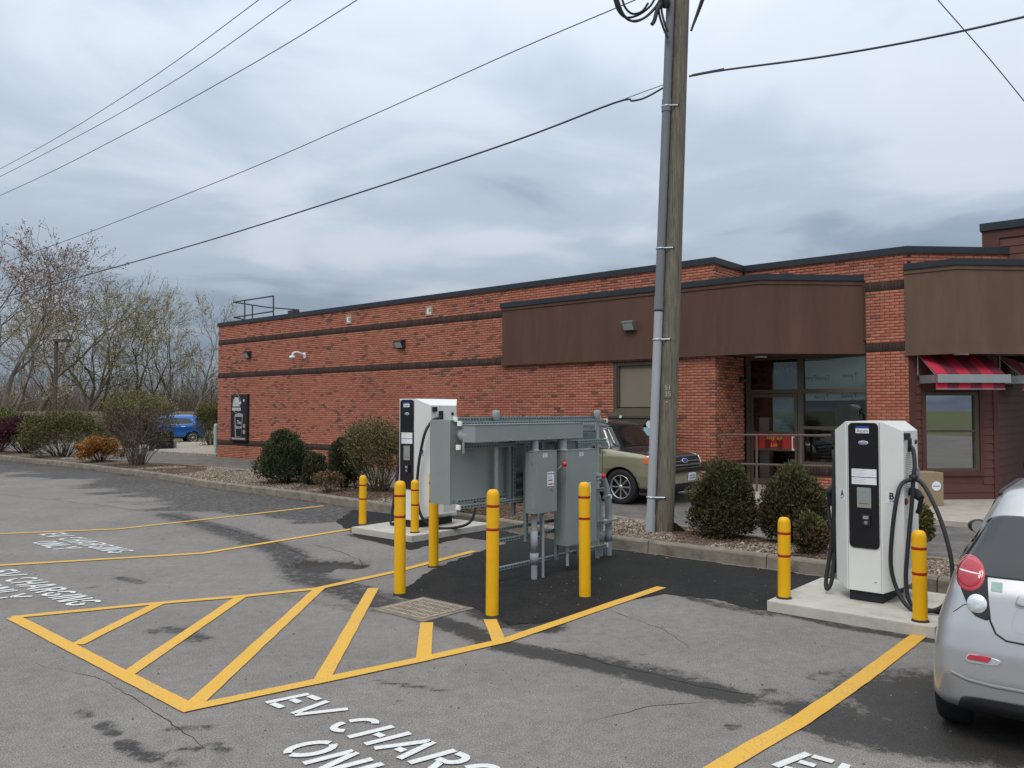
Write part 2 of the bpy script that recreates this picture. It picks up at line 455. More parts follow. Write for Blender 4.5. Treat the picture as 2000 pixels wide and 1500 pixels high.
# the strip by the kerb holds silt and damp
kd = np.full(len(P2),1e9)
for a,b in zip(KERB_W[:-1],KERB_W[1:]):
    a2,b2 = np.array(a[:2]),np.array(b[:2]); ab=b2-a2
    t = np.clip(((P2-a2)@ab)/(ab@ab),0,1); kd = np.minimum(kd,np.linalg.norm(P2-(a2+t[:,None]*ab),axis=1))
nzv = np.array([noise.noise((x*0.55,y*0.55,0.3))+0.5*noise.noise((x*1.6,y*1.6,4.0)) for x,y in P2]) if len(P2)<200000 else np.zeros(len(P2))
left = np.clip((-1.2-P2[:,0])/2.0,0,1)
wide = 2.6*left+0.25
st = np.maximum(st, np.clip((wide-kd+nzv*1.6)/0.9,0,1)*(0.40*left+0.17))
zv = np.zeros(len(P2))
# the broken pothole in the second stall
pc = np.array(G(642,1102)[:2]); ux = np.array(D[:2]); uy = np.array(N[:2])
q = P2-pc; qx,qy = q@ux, q@uy
ph = np.clip(1.25-np.sqrt((q[:,0]/0.42)**2+(q[:,1]/0.36)**2)+0.5*np.array([noise.noise((x*4,y*4,9)) if abs(a)<1.2 and abs(b)<1.2 else 0 for (x,y),a,b in zip(P2,q[:,0],q[:,1])]),0,1)
zv -= 0.085*np.clip(ph*6,0,1)*(0.8+0.2*np.clip(ph,0,1)); st = np.maximum(st, np.clip(ph*5,0,1)*0.95)
def dip(x, y):
    """the lane sinks a little towards the shop door"""
    t=(x-WL.x)*D.x+(y-WL.y)*D.y; v=(x-WL.x)*N.x+(y-WL.y)*N.y
    s1=np.clip((t-22.3)/2.8,0,1); s2=np.clip((v+6.1)/1.4,0,1)
    return -0.12*s1*s1*(3-2*s1)*s2*s2*(3-2*s2)
zv += dip(P2[:,0],P2[:,1])
V = np.column_stack([P2, zv]); nx_, ny_ = len(xs), len(ys)
ii = (np.arange(nx_-1)[:,None]*ny_+np.arange(ny_-1)[None,:]).ravel()
Fq = np.column_stack([ii, ii+ny_, ii+ny_+1, ii+1])
lot = np_mesh("parking_lot", V, Fq, M_ASPH)
a = lot.data.attributes.new("stain_shade",'FLOAT','POINT'); a.data.foreach_set("value", st.astype(np.float32))
tag(lot, kind="structure")
print("lot verts", len(P2))

# fresh black asphalt laid round the new equipment
def ragged(pxs, amp=0.05, step=0.03, seed=0, z=0.004):
    P = [G(x,y) for x,y in pxs]; P = lerp_path(P+[P[0]], step)[:-1]
    return [(p.x+amp*noise.noise((p.x*5,p.y*5,seed))+amp*0.5*noise.noise((p.x*19,p.y*19,seed+3)), p.y+amp*noise.noise((p.x*5,p.y*5,seed+7))+amp*0.5*noise.noise((p.x*19,p.y*19,seed+5)), z) for p in P]
pm = MB()
pm.poly(ragged([(772,1162),(848,1110),(925,1082),(990,1060),(905,1050),(800,1075),(700,1050),(655,1020),(690,995),(755,1003),(960,1034),(1191,1072),(1387,1098),(1617,1128),(1640,1160),
                (1520,1185),(1470,1192),(1400,1172),(1300,1160),(1200,1178),(1100,1212),(1000,1222),(965,1205),(930,1188),(850,1172),(800,1172)]))
bmx = pm.build("asphalt_patch", M_PATCH)
bm = bmesh.new(); bm.from_mesh(bmx.data); bmesh.ops.triangulate(bm, faces=bm.faces); bm.to_mesh(bmx.data); bm.free()
tag(bmx, kind="structure")

# cracks
M_CRK = mat("crack_dark", (0.030,0.027,0.025), 0.95, var=0.1)
def crack(pxs, w, seed):
    P = lerp_path([G(x,y) for x,y in pxs], 0.05); n = len(P); l_, r_ = [], []
    for i,p in enumerate(P):
        t=(P[min(i+1,n-1)]-P[max(i-1,0)]).normalized(); s=Vector((-t.y,t.x,0)); o=0.05*noise.noise((p.x*2.3,p.y*2.3,seed))+0.025*noise.noise((p.x*9,p.y*9,seed))
        h=w*max(0.15,0.6+0.8*noise.noise((p.x*3,p.y*3,seed+4)))*min(1,i/4,(n-1-i)/4); l_.append(p+s*(o+h)); r_.append(p+s*(o-h))
    mb=MB(); mb.add([(p.x,p.y,0.0022) for p in l_+r_],[(i,n+i,n+i+1,i+1) for i in range(n-1)])
    return tag(mb.build("pavement_crack", M_CRK),kind="structure")
for i_,(c_,w_) in enumerate([([(300,1000),(430,1030),(545,1062),(600,1088)],0.010),([(575,1122),(650,1132),(735,1148)],0.007),([(610,1062),(665,1078),(700,1092),(735,1122)],0.006),
    ([(1060,1262),(1200,1300),(1330,1332),(1500,1368)],0.006),([(1180,1190),(1300,1232),(1350,1268)],0.004),([(60,1290),(200,1330),(330,1400),(420,1480)],0.004),([(0,965),(180,985),(330,1005)],0.010),([(1120,1420),(1260,1380),(1420,1372)],0.0035)]): crack(c_,w_,i_*3.7)

# ------------------------------------------------------------------ painted lines
def line(pxs, w, label=None, z=0.008, name="parking_line"):
    P = [G(x,y) for x,y in pxs]; P = lerp_path(P, 0.10); n = len(P)
    L_, R_ = [], []
    for i,p in enumerate(P):
        t = (P[min(i+1,n-1)]-P[max(i-1,0)]).normalized(); s = Vector((-t.y,t.x,0))
        j = 0.007*noise.noise((p.x*2.5,p.y*2.5,3)); k = 0.006*noise.noise((p.x*6,p.y*6,8))
        L_.append(p+s*(w/2+j)); R_.append(p-s*(w/2+k))
    vs = [(p.x,p.y,z) for p in L_]+[(p.x,p.y,z) for p in R_]
    mb = MB(); mb.add(vs, [(i,n+i,n+i+1,i+1) for i in range(n-1)])
    return tag(mb.build(name, M_YLINE), label, kind="structure")
line([(-160,1048),(0,1043.5),(230,1034),(420,1013),(632,988.5)], 0.10)
line([(-160,1113),(0,1105),(395,1081.5),(545,1057),(686,1034)], 0.11)
line([(22,1207),(300,1180),(480,1165),(620,1150.5),(770,1118),(926,1077)], 0.105)
line([(26,1207),(160,1277),(376,1389)], 0.118, z=0.0085)
line([(358,1387.5),(640,1328),(820,1290),(985,1253),(1140,1200),(1292,1148)], 0.115, z=0.009)
for h in ([(150,1260),(312,1179)],[(248,1318),(474,1164)],[(376,1380),(625,1149)],[(626,1334),(729,1150)],[(827,1291),(833,1217)],[(975,1254),(957,1211)]):
    line(h, 0.118, z=0.0075)
line([(1330,1550),(1418,1492),(1565,1408),(1690,1322),(1803,1236)], 0.125)

# stencilled words: strokes in a unit box, x along reading, y up
def arc(cx_,cy_,rx,ry,a0,a1,n=9):
    return [(cx_+rx*math.cos(math.radians(a0+(a1-a0)*i/n)), cy_+ry*math.sin(math.radians(a0+(a1-a0)*i/n))) for i in range(n+1)]
SW = 0.30
def stencil(ch):
    """list of strokes (polyline) for a letter one unit high; widths in the same unit"""
    w = 0.56
    if ch=='E': return [[(0.07,0),(0.07,1)],[(0.19,0.93),(w,0.93)],[(0.19,0.52),(w*0.85,0.52)],[(0.19,0.07),(w,0.07)]], w
    if ch=='V': return [[(0.05,1),(0.335,0.0)],[(0.42,0.0),(0.74,1)]], 0.78
    if ch=='C': return [arc(0.33,0.5,0.26,0.43,52,172),arc(0.33,0.5,0.26,0.43,188,308)], 0.62
    if ch=='H': return [[(0.07,0),(0.07,1)],[(0.57,0),(0.57,1)],[(0.21,0.5),(0.43,0.5)]], 0.64
    if ch=='A': return [[(0.06,0),(0.36,1)],[(0.44,1),(0.74,0)],[(0.30,0.3),(0.50,0.3)]], 0.8
    if ch=='R': return [[(0.07,0),(0.07,1)],[(0.20,0.93),(0.36,0.93)]+arc(0.36,0.71,0.19,0.22,80,-80)+[(0.20,0.49)],[(0.36,0.42),(0.57,0)]], 0.62
    if ch=='G': return [arc(0.33,0.5,0.26,0.43,50,172),arc(0.33,0.5,0.26,0.43,188,325)+[(0.55,0.45)],[(0.36,0.45),(0.48,0.45)]], 0.64
    if ch=='I': return [[(0.07,0),(0.07,1)]], 0.14
    if ch=='N': return [[(0.07,0),(0.07,1)],[(0.17,1),(0.50,0)],[(0.60,0),(0.60,1)]], 0.68
    if ch=='O': return [arc(0.34,0.5,0.27,0.43,100,260),arc(0.34,0.5,0.27,0.43,-80,80)], 0.68
    if ch=='L': return [[(0.07,0),(0.07,1)],[(0.19,0.07),(0.52,0.07)]], 0.55
    if ch=='Y': return [[(0.05,1),(0.33,0.5)],[(0.65,1),(0.37,0.5)],[(0.35,0.40),(0.35,0)]], 0.7
    return [], 0.35
def stencil_word(start, rows, height, xsc, shear, rot=0.0):
    mb = MB(); dx = Matrix.Rotation(rot,4,'Z') @ D; dn = Matrix.Rotation(rot,4,'Z') @ N
    for s, x0, y0 in rows:
        x = x0
        for ch in s:
            strokes, w = stencil(ch)
            if ch==' ': x += 0.13*xsc; continue
            for st_ in strokes:
                q = [Vector((a*xsc*0.31, b)) for a,b in st_]
                P = [start + dx*(x + a.x + shear*a.y*height) + dn*(y0 + a.y*height) for a in q]
                n = len(P); l_, r_ = [], []
                for i,p in enumerate(P):
                    t = (P[min(i+1,n-1)]-P[max(i-1,0)]).normalized(); sd_ = Vector((-t.y,t.x,0))
                    l_.append(p+sd_*0.0245); r_.append(p-sd_*0.0245)
                mb.add([(p.x,p.y,0.0083) for p in l_+r_],[(i,n+i,n+i+1,i+1) for i in range(n-1)])
            x += w*0.31*xsc + 0.045*xsc
    return mb
ROWS = [("EV CHARGING",0,0),("ONLY",0.72,-0.385)]
def words(px, py, xsc=1.0, h=0.285, shear=0.26):
    o = stencil_word(G(px,py), [(a,b*xsc,c) for a,b,c in ROWS], h, xsc, shear).build("pavement_lettering", M_WLINE)
    return tag(o, kind="structure")
words(516,1373)
words(1506,1497)
words(-34,1118.5, 1.07, 0.30)
words(76,1044.5, 1.06, 0.31)

# ------------------------------------------------------------------ kerb of the planted island, stone by stone
kerb = empty("kerb", KERB_W[5], 0, kind="structure")
dense = lerp_path(KERB_W, 0.3)
def kerb_stone(path, w, h, parent, off):
    n = len(path); vs=[]
    for i,p in enumerate(path):
        t=(path[min(i+1,n-1)]-path[max(i-1,0)]).normalized(); s=Vector((-t.y,t.x,0)); z0=-0.05
        jit = 0.006*noise.noise((p.x*3,p.y*3,1))
        prof=[(0.0,z0),(0.012+jit,h-0.03),(0.03,h-0.006),(0.055,h+jit),(w,h-0.004),(w+0.01,z0)]
        for a,b in prof:
            r=p+s*a-off; vs.append((r.x,r.y,b))
    m_=6
    fs=[(i*m_+k,i*m_+k+1,(i+1)*m_+k+1,(i+1)*m_+k) for i in range(n-1) for k in range(m_-1)]
    fs+=[tuple(range(m_)), tuple((n-1)*m_+k for k in range(m_-1,-1,-1))]
    mb=MB(); mb.add(vs,fs); return mb.build("kerb_stone", M_KERB, parent)
def run_kerb(path, w, h, parent, L=(1.5,2.3)):
    off=Vector(parent.location); i=0; acc=0; start=0; goal=random.uniform(*L)
    for k in range(1,len(path)):
        acc+=(path[k]-path[k-1]).length
        if acc>=goal or k==len(path)-1:
            seg=path[start:k+1]
            if len(seg)>=2:
                seg=[p.copy() for p in seg]; d0=(seg[1]-seg[0]).normalized(); seg[0]+=d0*0.007; seg[-1]-=(seg[-1]-seg[-2]).normalized()*0.007
                kerb_stone(seg,w,h,parent,off)
            start=k; acc=0; goal=random.uniform(*L)
run_kerb(dense, 0.16, 0.165, kerb)

# far edge of the island and the drive-through lane beyond
FE = [(-260,868),(150,893),(330,905),(497,918),(700,943),(900,968),(1190,1007),(1500,1052),(1880,1082+14),(2250,1160)]
FAR_W = [G(x,y,0.13) for x,y in FE]
FAR_W = [Vector((p.x,p.y,0)) for p in FAR_W]
FAR_W[0] = KERB_W[0]+N*3.4; 
kerb2 = empty("lane_kerb", FAR_W[4], 0, kind="structure")
fd = lerp_path(FAR_W, 0.4)
fdn = []
for i,p in enumerate(fd):
    fdn.append(p)
run_kerb(fdn, 0.13, 0.13, kerb2, (2.5,3.2))
near_in = [p + Vector((-(KERB_W[min(i+1,len(KERB_W)-1)]-KERB_W[max(i-1,0)]).normalized().y,(KERB_W[min(i+1,len(KERB_W)-1)]-KERB_W[max(i-1,0)]).normalized().x,0))*0.12 for i,p in enumerate(KERB_W)]
isl = [(p.x,p.y) for p in near_in]+[(p.x,p.y) for p in reversed(FAR_W)]
# island bed: a grid strip between the two kerbs, slightly mounded
NA, NBd = 160, 10
def resamp(P, n):
    d=[0]
    for a,b in zip(P[:-1],P[1:]): d.append(d[-1]+(b-a).length)
    t=np.linspace(0,d[-1],n); A=np.array([list(p) for p in P])
    return np.column_stack([np.interp(t,d,A[:,k]) for k in range(3)])
A_, B_ = resamp(near_in,NA), resamp(FAR_W,NA)
bedV=[]
for i in range(NA):
    for j in range(NBd+1):
        f=j/NBd; p=A_[i]*(1-f)+B_[i]*f
        bedV.append((p[0],p[1],0.12+0.045*math.sin(math.pi*f)+0.02*noise.noise((p[0]*1.5,p[1]*1.5,2))))
bedF=[(i*(NBd+1)+j,(i+1)*(NBd+1)+j,(i+1)*(NBd+1)+j+1,i*(NBd+1)+j+1) for i in range(NA-1) for j in range(NBd)]
tag(np_mesh("planting_bed", bedV, bedF, M_MULCH), kind="structure")
bedV=np.array(bedV)

# ------------------------------------------------------------------ the shop
M_BRICK = mat("brick", (1,1,1), 0.88, var=0.16, scale=25, bump=0.35, bscale=120, attr="Col")
M_MORT = mat("dark_mortar", (0.062,0.037,0.027), 0.95, var=0.2, scale=12)
M_FASC = mat("brown_fascia", (0.092,0.047,0.033), 0.7, var=0.15, scale=1.3, scuff=(0.9,0.52,0.30,(0.145,0.085,0.065),(2.2,2.2,0.25)), bump=0.05, bscale=40, stretch=(1.6,1.6,0.22))
M_FASC2 = mat("lit_faded_fascia", (0.122,0.077,0.053), 0.75, var=0.20, scale=1.2, scuff=(0.9,0.50,0.4,(0.085,0.052,0.038),(2.0,2.0,0.3)), bump=0.05, bscale=40, stretch=(1.4,1.4,0.30))  # same brown, weathered, with its more strongly lit face put into the colour
M_COPE = mat("slate_metal", (0.030,0.036,0.044), 0.45, metal=0.2, var=0.12, scale=3)
M_SIDE = mat("maroon_siding", (0.100,0.041,0.032), 0.6, var=0.14, scale=4, bump=0.1, bscale=60, stretch=(1,1,8))
M_TRIM = mat("maroon_trim", (0.086,0.034,0.028), 0.55, var=0.10, scale=4)
M_FRAME = mat("bronze_frame", (0.092,0.075,0.055), 0.45, metal=0.3, var=0.10, scale=6)
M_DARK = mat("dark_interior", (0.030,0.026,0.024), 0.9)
M_SHADE = mat("tan_panel", (0.185,0.155,0.115), 0.75, var=0.05, scale=1.0)
M_WHITE = mat("white_sheet", (0.62,0.64,0.62), 0.7, var=0.05)
M_INK = mat("black_ink", (0.02,0.02,0.022), 0.6, var=0.0)
M_GLASS = glass("window_glass", (0.78,0.82,0.79), 1.5, 1.3, 0.03)
M_GLASSG = glass("green_window_glass", (0.26,0.31,0.27), 1.9, 2.6, 0.34)
M_ALU = mat("grey_aluminium", (0.36,0.39,0.39), 0.4, metal=0.6, var=0.06)

BW, BH, CP_, CL = 0.1945, 0.0575, 0.0677, 0.2045       # brick face, course pitch, stretcher pitch
Z0 = -0.02
ROOF = 5.51
BANDS = [8,48,68]                                       # first course of each soldier band, three courses high
shop = empty("coffee_shop", WL, TH, "low brick coffee shop with dark soldier courses and brown canopies", "building")

LA = local(BF,1395,560)[0]                              # end of the long wall
F2 = frame(BF @ Vector((0,1.56,0)))                     # recessed shop front plane
T2a, T2b = local(F2,1690,700)[0], local(F2,1771.5,560)[0]
C2 = BF.inverted() @ (F2 @ Vector((T2b,0,0)))           # outer corner of the pilaster (local)
Q45 = Matrix.Translation(C2) @ Matrix.Rotation(math.radians(45),4,'Z')
F45 = BF @ Q45
print("LA",LA,"T2",T2a,T2b,"C2",C2)
WIN = (local(BF,1198,760)[0], local(BF,1318,760)[0], 0.0, local(BF,1240,708)[1])
TOPB = ROOF-0.10
CAN_X0 = local(BF,985,650)[0]
CAN_Z0, CAN_Z1 = local(BF,985,714,-0.1)[1], local(BF,985,592,-0.1)[1]
print("canopy z",CAN_Z0,CAN_Z1,CAN_X0, "win",WIN)

brickC, brickH, brickM, brickT = [], [], [], []         # centre, half size, 2 axes (as angle), tone
def tone(seed,x=0,z=0):
    r = random.random()
    nn=noise.noise((x*0.55,z*1.1,5.0))+0.5*noise.noise((x*1.7,z*2.5,9.0)); r-=max(0.0,nn-0.12)*0.30-0.010; lo=1+0.10*noise.noise((x*0.35,z*0.5,2.0))
    if seed=='dark':
        k=random.uniform(0.75,1.25); return (0.052*k,0.033*k,0.027*k)
    if r<0.042: k=random.uniform(0.8,1.25); return (0.155*k,0.085*k,0.062*k)
    if r<0.09: k=random.uniform(0.8,1.2); return (0.24*k,0.095*k,0.060*k)
    k=random.uniform(0.84,1.12)*lo; h=random.uniform(0.88,1.14)
    return (0.385*k,0.142*k*h,0.092*k*h)
def wall_bricks(Mloc, x0, x1, zlo, zhi, holes=(), shift=0.0, clump=0):
    """running bond on the plane y=0 of Mloc (building-local); holes: (x0,x1,z0,z1)"""
    n0, n1 = int(round((zlo-Z0)/CP_)), int((zhi-Z0)/CP_)
    def put(xa, xb, za, zb, tn):
        for hx0,hx1,hz0,hz1 in holes:
            if zb>hz0+0.01 and za<hz1-0.01:
                if xa>=hx0-0.02 and xb<=hx1+0.02: return
                if xa<hx0<xb: xb=hx0-0.005
                if xa<hx1<xb: xa=hx1+0.005
        if xb-xa<0.03: return
        j=random.uniform(-0.0018,0.0018)
        c=Mloc @ Vector(((xa+xb)/2, 0.035+j, (za+zb)/2))
        brickC.append(tuple(c)); brickH.append(((xb-xa)/2,0.035,(zb-za)/2)); brickM.append(Mloc); brickT.append(tone(tn,xa,za))
    k=n0
    while k<n1:
        z=Z0+k*CP_
        if k in BANDS:
            x=x0
            while x<x1-0.02:
                put(x,min(x+0.0595,x1),z,z+3*CP_-0.009,'dark'); x+=0.0682
            k+=3; continue
        if k+1>n1: break
        x=x0-(CL/2 if (k%2) else 0)+shift
        cl=0
        while x<x1-0.02:
            put(max(x,x0),min(x+BW,x1),z,z+BH,''); x+=CL
        k+=1
I4 = Matrix.Identity(4)
can_hole=(CAN_X0+0.25,LA+6,CAN_Z0+0.1,CAN_Z1-0.02)
wall_bricks(I4, 0.0, LA, 0, TOPB, [WIN, can_hole])
RET = Matrix.Translation((LA,0,0)) @ Matrix.Rotation(math.pi/2,4,'Z')
wall_bricks(RET, 0.0, 1.56, 0, TOPB, [(-1,3,CAN_Z0+0.12,CAN_Z1-0.02)], shift=0.1)
P2M = Matrix.Translation((0,1.56,0))
SX = local(F2,1456,760)[0]
wall_bricks(P2M, T2a+0.02, T2b, 0, TOPB)
wall_bricks(P2M, LA, T2a+0.02, CAN_Z1-0.1, TOPB)                        # above the canopy
SILLZ = local(F2,1600,909)[1]; MULX = local(F2,1561,850)[0]
wall_bricks(P2M, MULX+0.06, T2a+0.02, 0, SILLZ-0.21)
x=MULX+0.06
while x<T2a:
    c=P2M @ Vector((x+0.03,0.02,SILLZ-0.105)); brickC.append(tuple(c)); brickH.append((0.03,0.035,0.098)); brickM.append(P2M); brickT.append(tone('dark')); x+=0.0682
LEN45 = 3.4
wall_bricks(Q45, 0.0, LEN45, CAN_Z1-0.25, TOPB, shift=0.1)
SIDEM = Matrix.Translation((0,16,0)) @ Matrix.Rotation(-math.pi/2,4,'Z')    # far end of the shop
# corner: each second course shows a header on the return, already given by the bond offset
brickC=np.array(brickC); brickH=np.array(brickH)
wc=np.array([list(BF @ Vector(c)) for c in brickC])
dist=np.linalg.norm(wc-np.array([0,0,EYE]),axis=1)
vis=(brickC[:,2]>1.15)
for i in range(len(brickC)):
    m=brickM[i]
    if m is Q45 and brickC[i,2]<CAN_Z1+0.12: vis[i]=False
    if m is RET: vis[i]=False
    if m is P2M and (brickC[i,0]<T2a or brickC[i,2]<1.9): vis[i]=False
order=np.argsort(np.where(vis,dist,1e9))
single=set(order[:300].tolist())
def brick_geo(c,h,m):
    R=m.to_3x3(); vs=[]
    e=0.004
    for (sx,sy,sz) in ((-1,-1,-1),(1,-1,-1),(1,-1,1),(-1,-1,1)):
        v=R @ Vector((sx*(h[0]-e),sy*h[1],sz*(h[2]-e))); vs.append((c[0]+v.x,c[1]+v.y,c[2]+v.z))
    for (sx,sy,sz) in ((-1,0,-1),(1,0,-1),(1,0,1),(-1,0,1)):
        v=R @ Vector((sx*h[0],-h[1]+e if sy==0 else 0,sz*h[2])); vs.append((c[0]+v.x,c[1]+v.y,c[2]+v.z))
    for (sx,sy,sz) in ((-1,1,-1),(1,1,-1),(1,1,1),(-1,1,1)):
        v=R @ Vector((sx*h[0],sy*h[1],sz*h[2])); vs.append((c[0]+v.x,c[1]+v.y,c[2]+v.z))
    return vs
BFACES=[(0,1,2,3)]+[(k+4*r,4*(r+1)+k,4*(r+1)+(k+1)%4,4*r+(k+1)%4) for r in (0,1) for k in range(4)]
VV,FF,CC=[],[],[]
cache={}
for i in range(len(brickC)):
    if i in single:
        key=(round(brickH[i][0],3),round(brickH[i][2],3),id(brickM[i]),random.randrange(5))
        if key not in cache:
            vs=brick_geo((0,0,0),brickH[i],brickM[i])
            o=np_mesh("brick",vs,[f for f in BFACES],M_BRICK,shop,np.tile(np.array(brickT[i]),(12,1)))
            cache[key]=o
        else:
            o=cache[key].copy(); COL.objects.link(o)
        o.location=brickC[i]
        continue
    b=len(VV); VV+=brick_geo(brickC[i],brickH[i],brickM[i]); FF+=[tuple(b+q for q in f) for f in BFACES]; CC+=[brickT[i]]*12
bw=np_mesh("brickwork",VV,FF,M_BRICK,shop,np.array(CC)); tag(bw,kind="stuff")
print("bricks",len(brickC),"single",len(single))

# mortar walls behind the bricks
w=MB(); Y0,Y1=0.010,0.24
w.box(0.004,WIN[0],Y0,Y1,-0.3,TOPB); w.box(WIN[0],WIN[1],Y0,Y1,WIN[3],TOPB); w.box(WIN[1],LA-0.010,Y0,Y1,-0.3,TOPB)
w.box(LA-0.25,LA-0.010,Y1,1.56,-0.3,TOPB-0.003)
w.box(T2a+0.024,T2b-0.006,1.57,1.9,-0.3,TOPB); w.box(LA-0.2,T2a+0.024,1.573,1.9,CAN_Z0+0.3,TOPB-0.002)
w.box(MULX+0.06,T2a+0.024,1.572,1.9,-0.3,SILLZ-0.004)
w.M=Q45; w.box(0.02,LEN45+2,0.012,0.25,CAN_Z1-0.6,TOPB-0.004)
w.M=None
w.box(0.0,0.2,Y1,16,-0.3,TOPB-0.006)
w.box(0.2,LA+9,15.8,16,-0.3,TOPB-0.007)
w.build("wall", M_MORT, shop)
r=MB(); r.prism([(0.2,0.24),(LA-0.26,0.24),(LA-0.26,1.9),(C2.x,1.9),(C2.x+3,5),(LA+9,15.7),(0.2,15.7)],TOPB-0.5,TOPB-0.35); r.build("roof",M_COPE,shop)
c=MB()
path=[(0,16),(0,0),(LA,0),(LA,1.56),(T2b,1.56)]+[tuple((Q45@Vector((LEN45,0,0)))[:2])]
c.ribbon(path,ROOF-0.135,ROOF,-0.30,0.035); c.ribbon(path,ROOF-0.15,ROOF-0.137,0.012,0.045)
c.build("coping",M_COPE,shop)

# canopies
E45=Q45 @ Vector((0,0,0))
def dir45(p,s): return (p[0]+0.70711*s, p[1]+0.70711*s)
cb=local(BF,1485,600,-0.09)[0]
A=(CAN_X0,-0.09); B=(cb,-0.09); Cx=dir45(B,(1.56-(-0.09))/0.70711+0.08)
def canopy(path, back, z0, z1, m, name, hlow=0.20, htop=0.085, cope=0.135, xtra=0.0):
    root=empty(name,(0,0,0)); root.parent=shop
    k=MB(); k.prism(list(path)+list(back), z0+0.02, z1-0.02); k.build("fascia",m,root)
    k=MB(); k.ribbon(path,z0,z0+hlow,0.001,0.022); k.ribbon(path,z1-cope-htop,z1-cope,0.001,0.022); k.build("fascia_trim",m,root)
    k=MB(); k.ribbon(path,z1-cope+0.003,z1,-0.25,0.05); k.build("coping",M_COPE,root)
    return root
ca=canopy([(CAN_X0,0.03),A,B,Cx],[(Cx[0],1.75),(LA+0.3,1.75),(LA+0.3,0.1)],CAN_Z0,CAN_Z1,M_FASC,"canopy")
u=local(F45,1868,600,-0.0)
# second canopy: out from the pilaster corner, then turning
S2=0.956
p0=(C2.x-0.0,C2.y); p1=(p0[0]+S2,p0[1]-0.0); 
p1=(C2.x+S2,C2.y); p2=dir45(p1,4.2)
zz1=(BF@Vector((p1[0],p1[1],0))); nrm=Vector(N)
z2a=PL(1867,691,zz1,nrm).z; z2b=PL(1867,505.5,zz1,nrm).z
print("canopy2 z",z2a,z2b)
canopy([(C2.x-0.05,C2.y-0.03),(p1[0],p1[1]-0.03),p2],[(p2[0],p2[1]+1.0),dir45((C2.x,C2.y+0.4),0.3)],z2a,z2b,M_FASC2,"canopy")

# maroon siding bay under the second canopy
def L45(px,py,y=0.0): return local(F45,px,py,y)
XW0,XW1=L45(1808,820)[0],L45(1915,820)[0]
ZWt,ZWb=L45(1860,766)[1],L45(1860,921)[1]
XB=L45(1951,850)[0]
XT=L45(1772,850)[0]
print("bay",XW0,XW1,ZWt,ZWb,XB,XT)
bay=empty("siding_bay",(0,0,0)); bay.parent=shop; bay.matrix_local=Q45
ZB=-0.03; SD=0.0
k=MB()
k.box(0.0,XW0,0.05,0.3,ZB-0.1,z2a+0.1); k.box(XW1,XB-0.02,0.05,0.3,ZB-0.1,z2a+0.1); k.box(XW0,XW1,0.05,0.3,ZB-0.1,ZWb); k.box(XW0,XW1,0.05,0.3,ZWt,z2a+0.1)
k.box(XB-0.3,XB-0.022,0.3,3.0,ZB-0.1,z2a+0.1)
k.build("wall_backing",M_TRIM,bay)
def board(parent,x0,x1,z0,z1,M_=None):
    b=MB(M_); b.add([(x0,0.030,z0),(x1,0.030,z0),(x1,0.047,z1),(x0,0.047,z1),(x0,0.049,z0),(x1,0.049,z0)],[(0,1,2,3),(0,4,5,1)]); b.build("siding_board",M_SIDE,parent,recalc=False)
z=ZB; CB=0.178
trimL=0.17
while z<z2a:
    zt=z+CB
    for xa,xb in ((trimL,XW0-0.07),(XW1+0.07,XB-0.10)):
        if zt>ZWb-0.12 : 
            board(bay,xa,xb,z,min(zt,z2a))
    if zt<=ZWb-0.11: board(bay,trimL,XB-0.10,z,zt)
    z=zt
k=MB()
for x0,x1,z0,z1,yy in ((0.004,trimL,ZB,z2a,0.018),(XB-0.10,XB,ZB,z2a,0.018),(XW0-0.07,XW0,ZWb-0.10,ZWt+0.35,0.012),(XW1,XW1+0.07,ZWb-0.10,ZWt+0.35,0.012),(XW0,XW1,ZWb-0.10,ZWb,0.012)):
    k.box(x0,x1,yy,0.06,z0,z1)
k.build("trim_board",M_TRIM,bay)
win=empty("window",(0,0,0)); win.parent=bay
zm=L45(1860,842)[1]
k=MB(); fw=0.05
k.box(XW0,XW0+0.03,0.03,0.20,ZWb,ZWt); k.box(XW1-0.10,XW1,0.04,0.20,ZWb,ZWt); k.box(XW0+0.03,XW1-0.10,0.03,0.20,ZWt-0.07,ZWt); k.box(XW0+0.03,XW1-0.10,0.03,0.20,ZWb,ZWb+0.07); k.box(XW0+0.03,XW1-0.10,0.035,0.18,zm-0.025,zm+0.025)
k.build("window_frame",M_FRAME,win,bevel=0.004)
for za,zb_ in ((ZWb+0.07,zm-0.025),(zm+0.025,ZWt-0.07)):
    k=MB(); k.box(XW0+0.03,XW1-0.10,0.095,0.101,za,zb_); k.build("pane",M_GLASSG,win)
k=MB(); k.box(XW0-0.3,XW1+0.3,0.9,0.92,ZB,z2a); k.box(XW0-0.3,XW1+0.3,0.3,0.9,ZB-0.02,ZB); k.build("room_lining",M_DARK,bay)
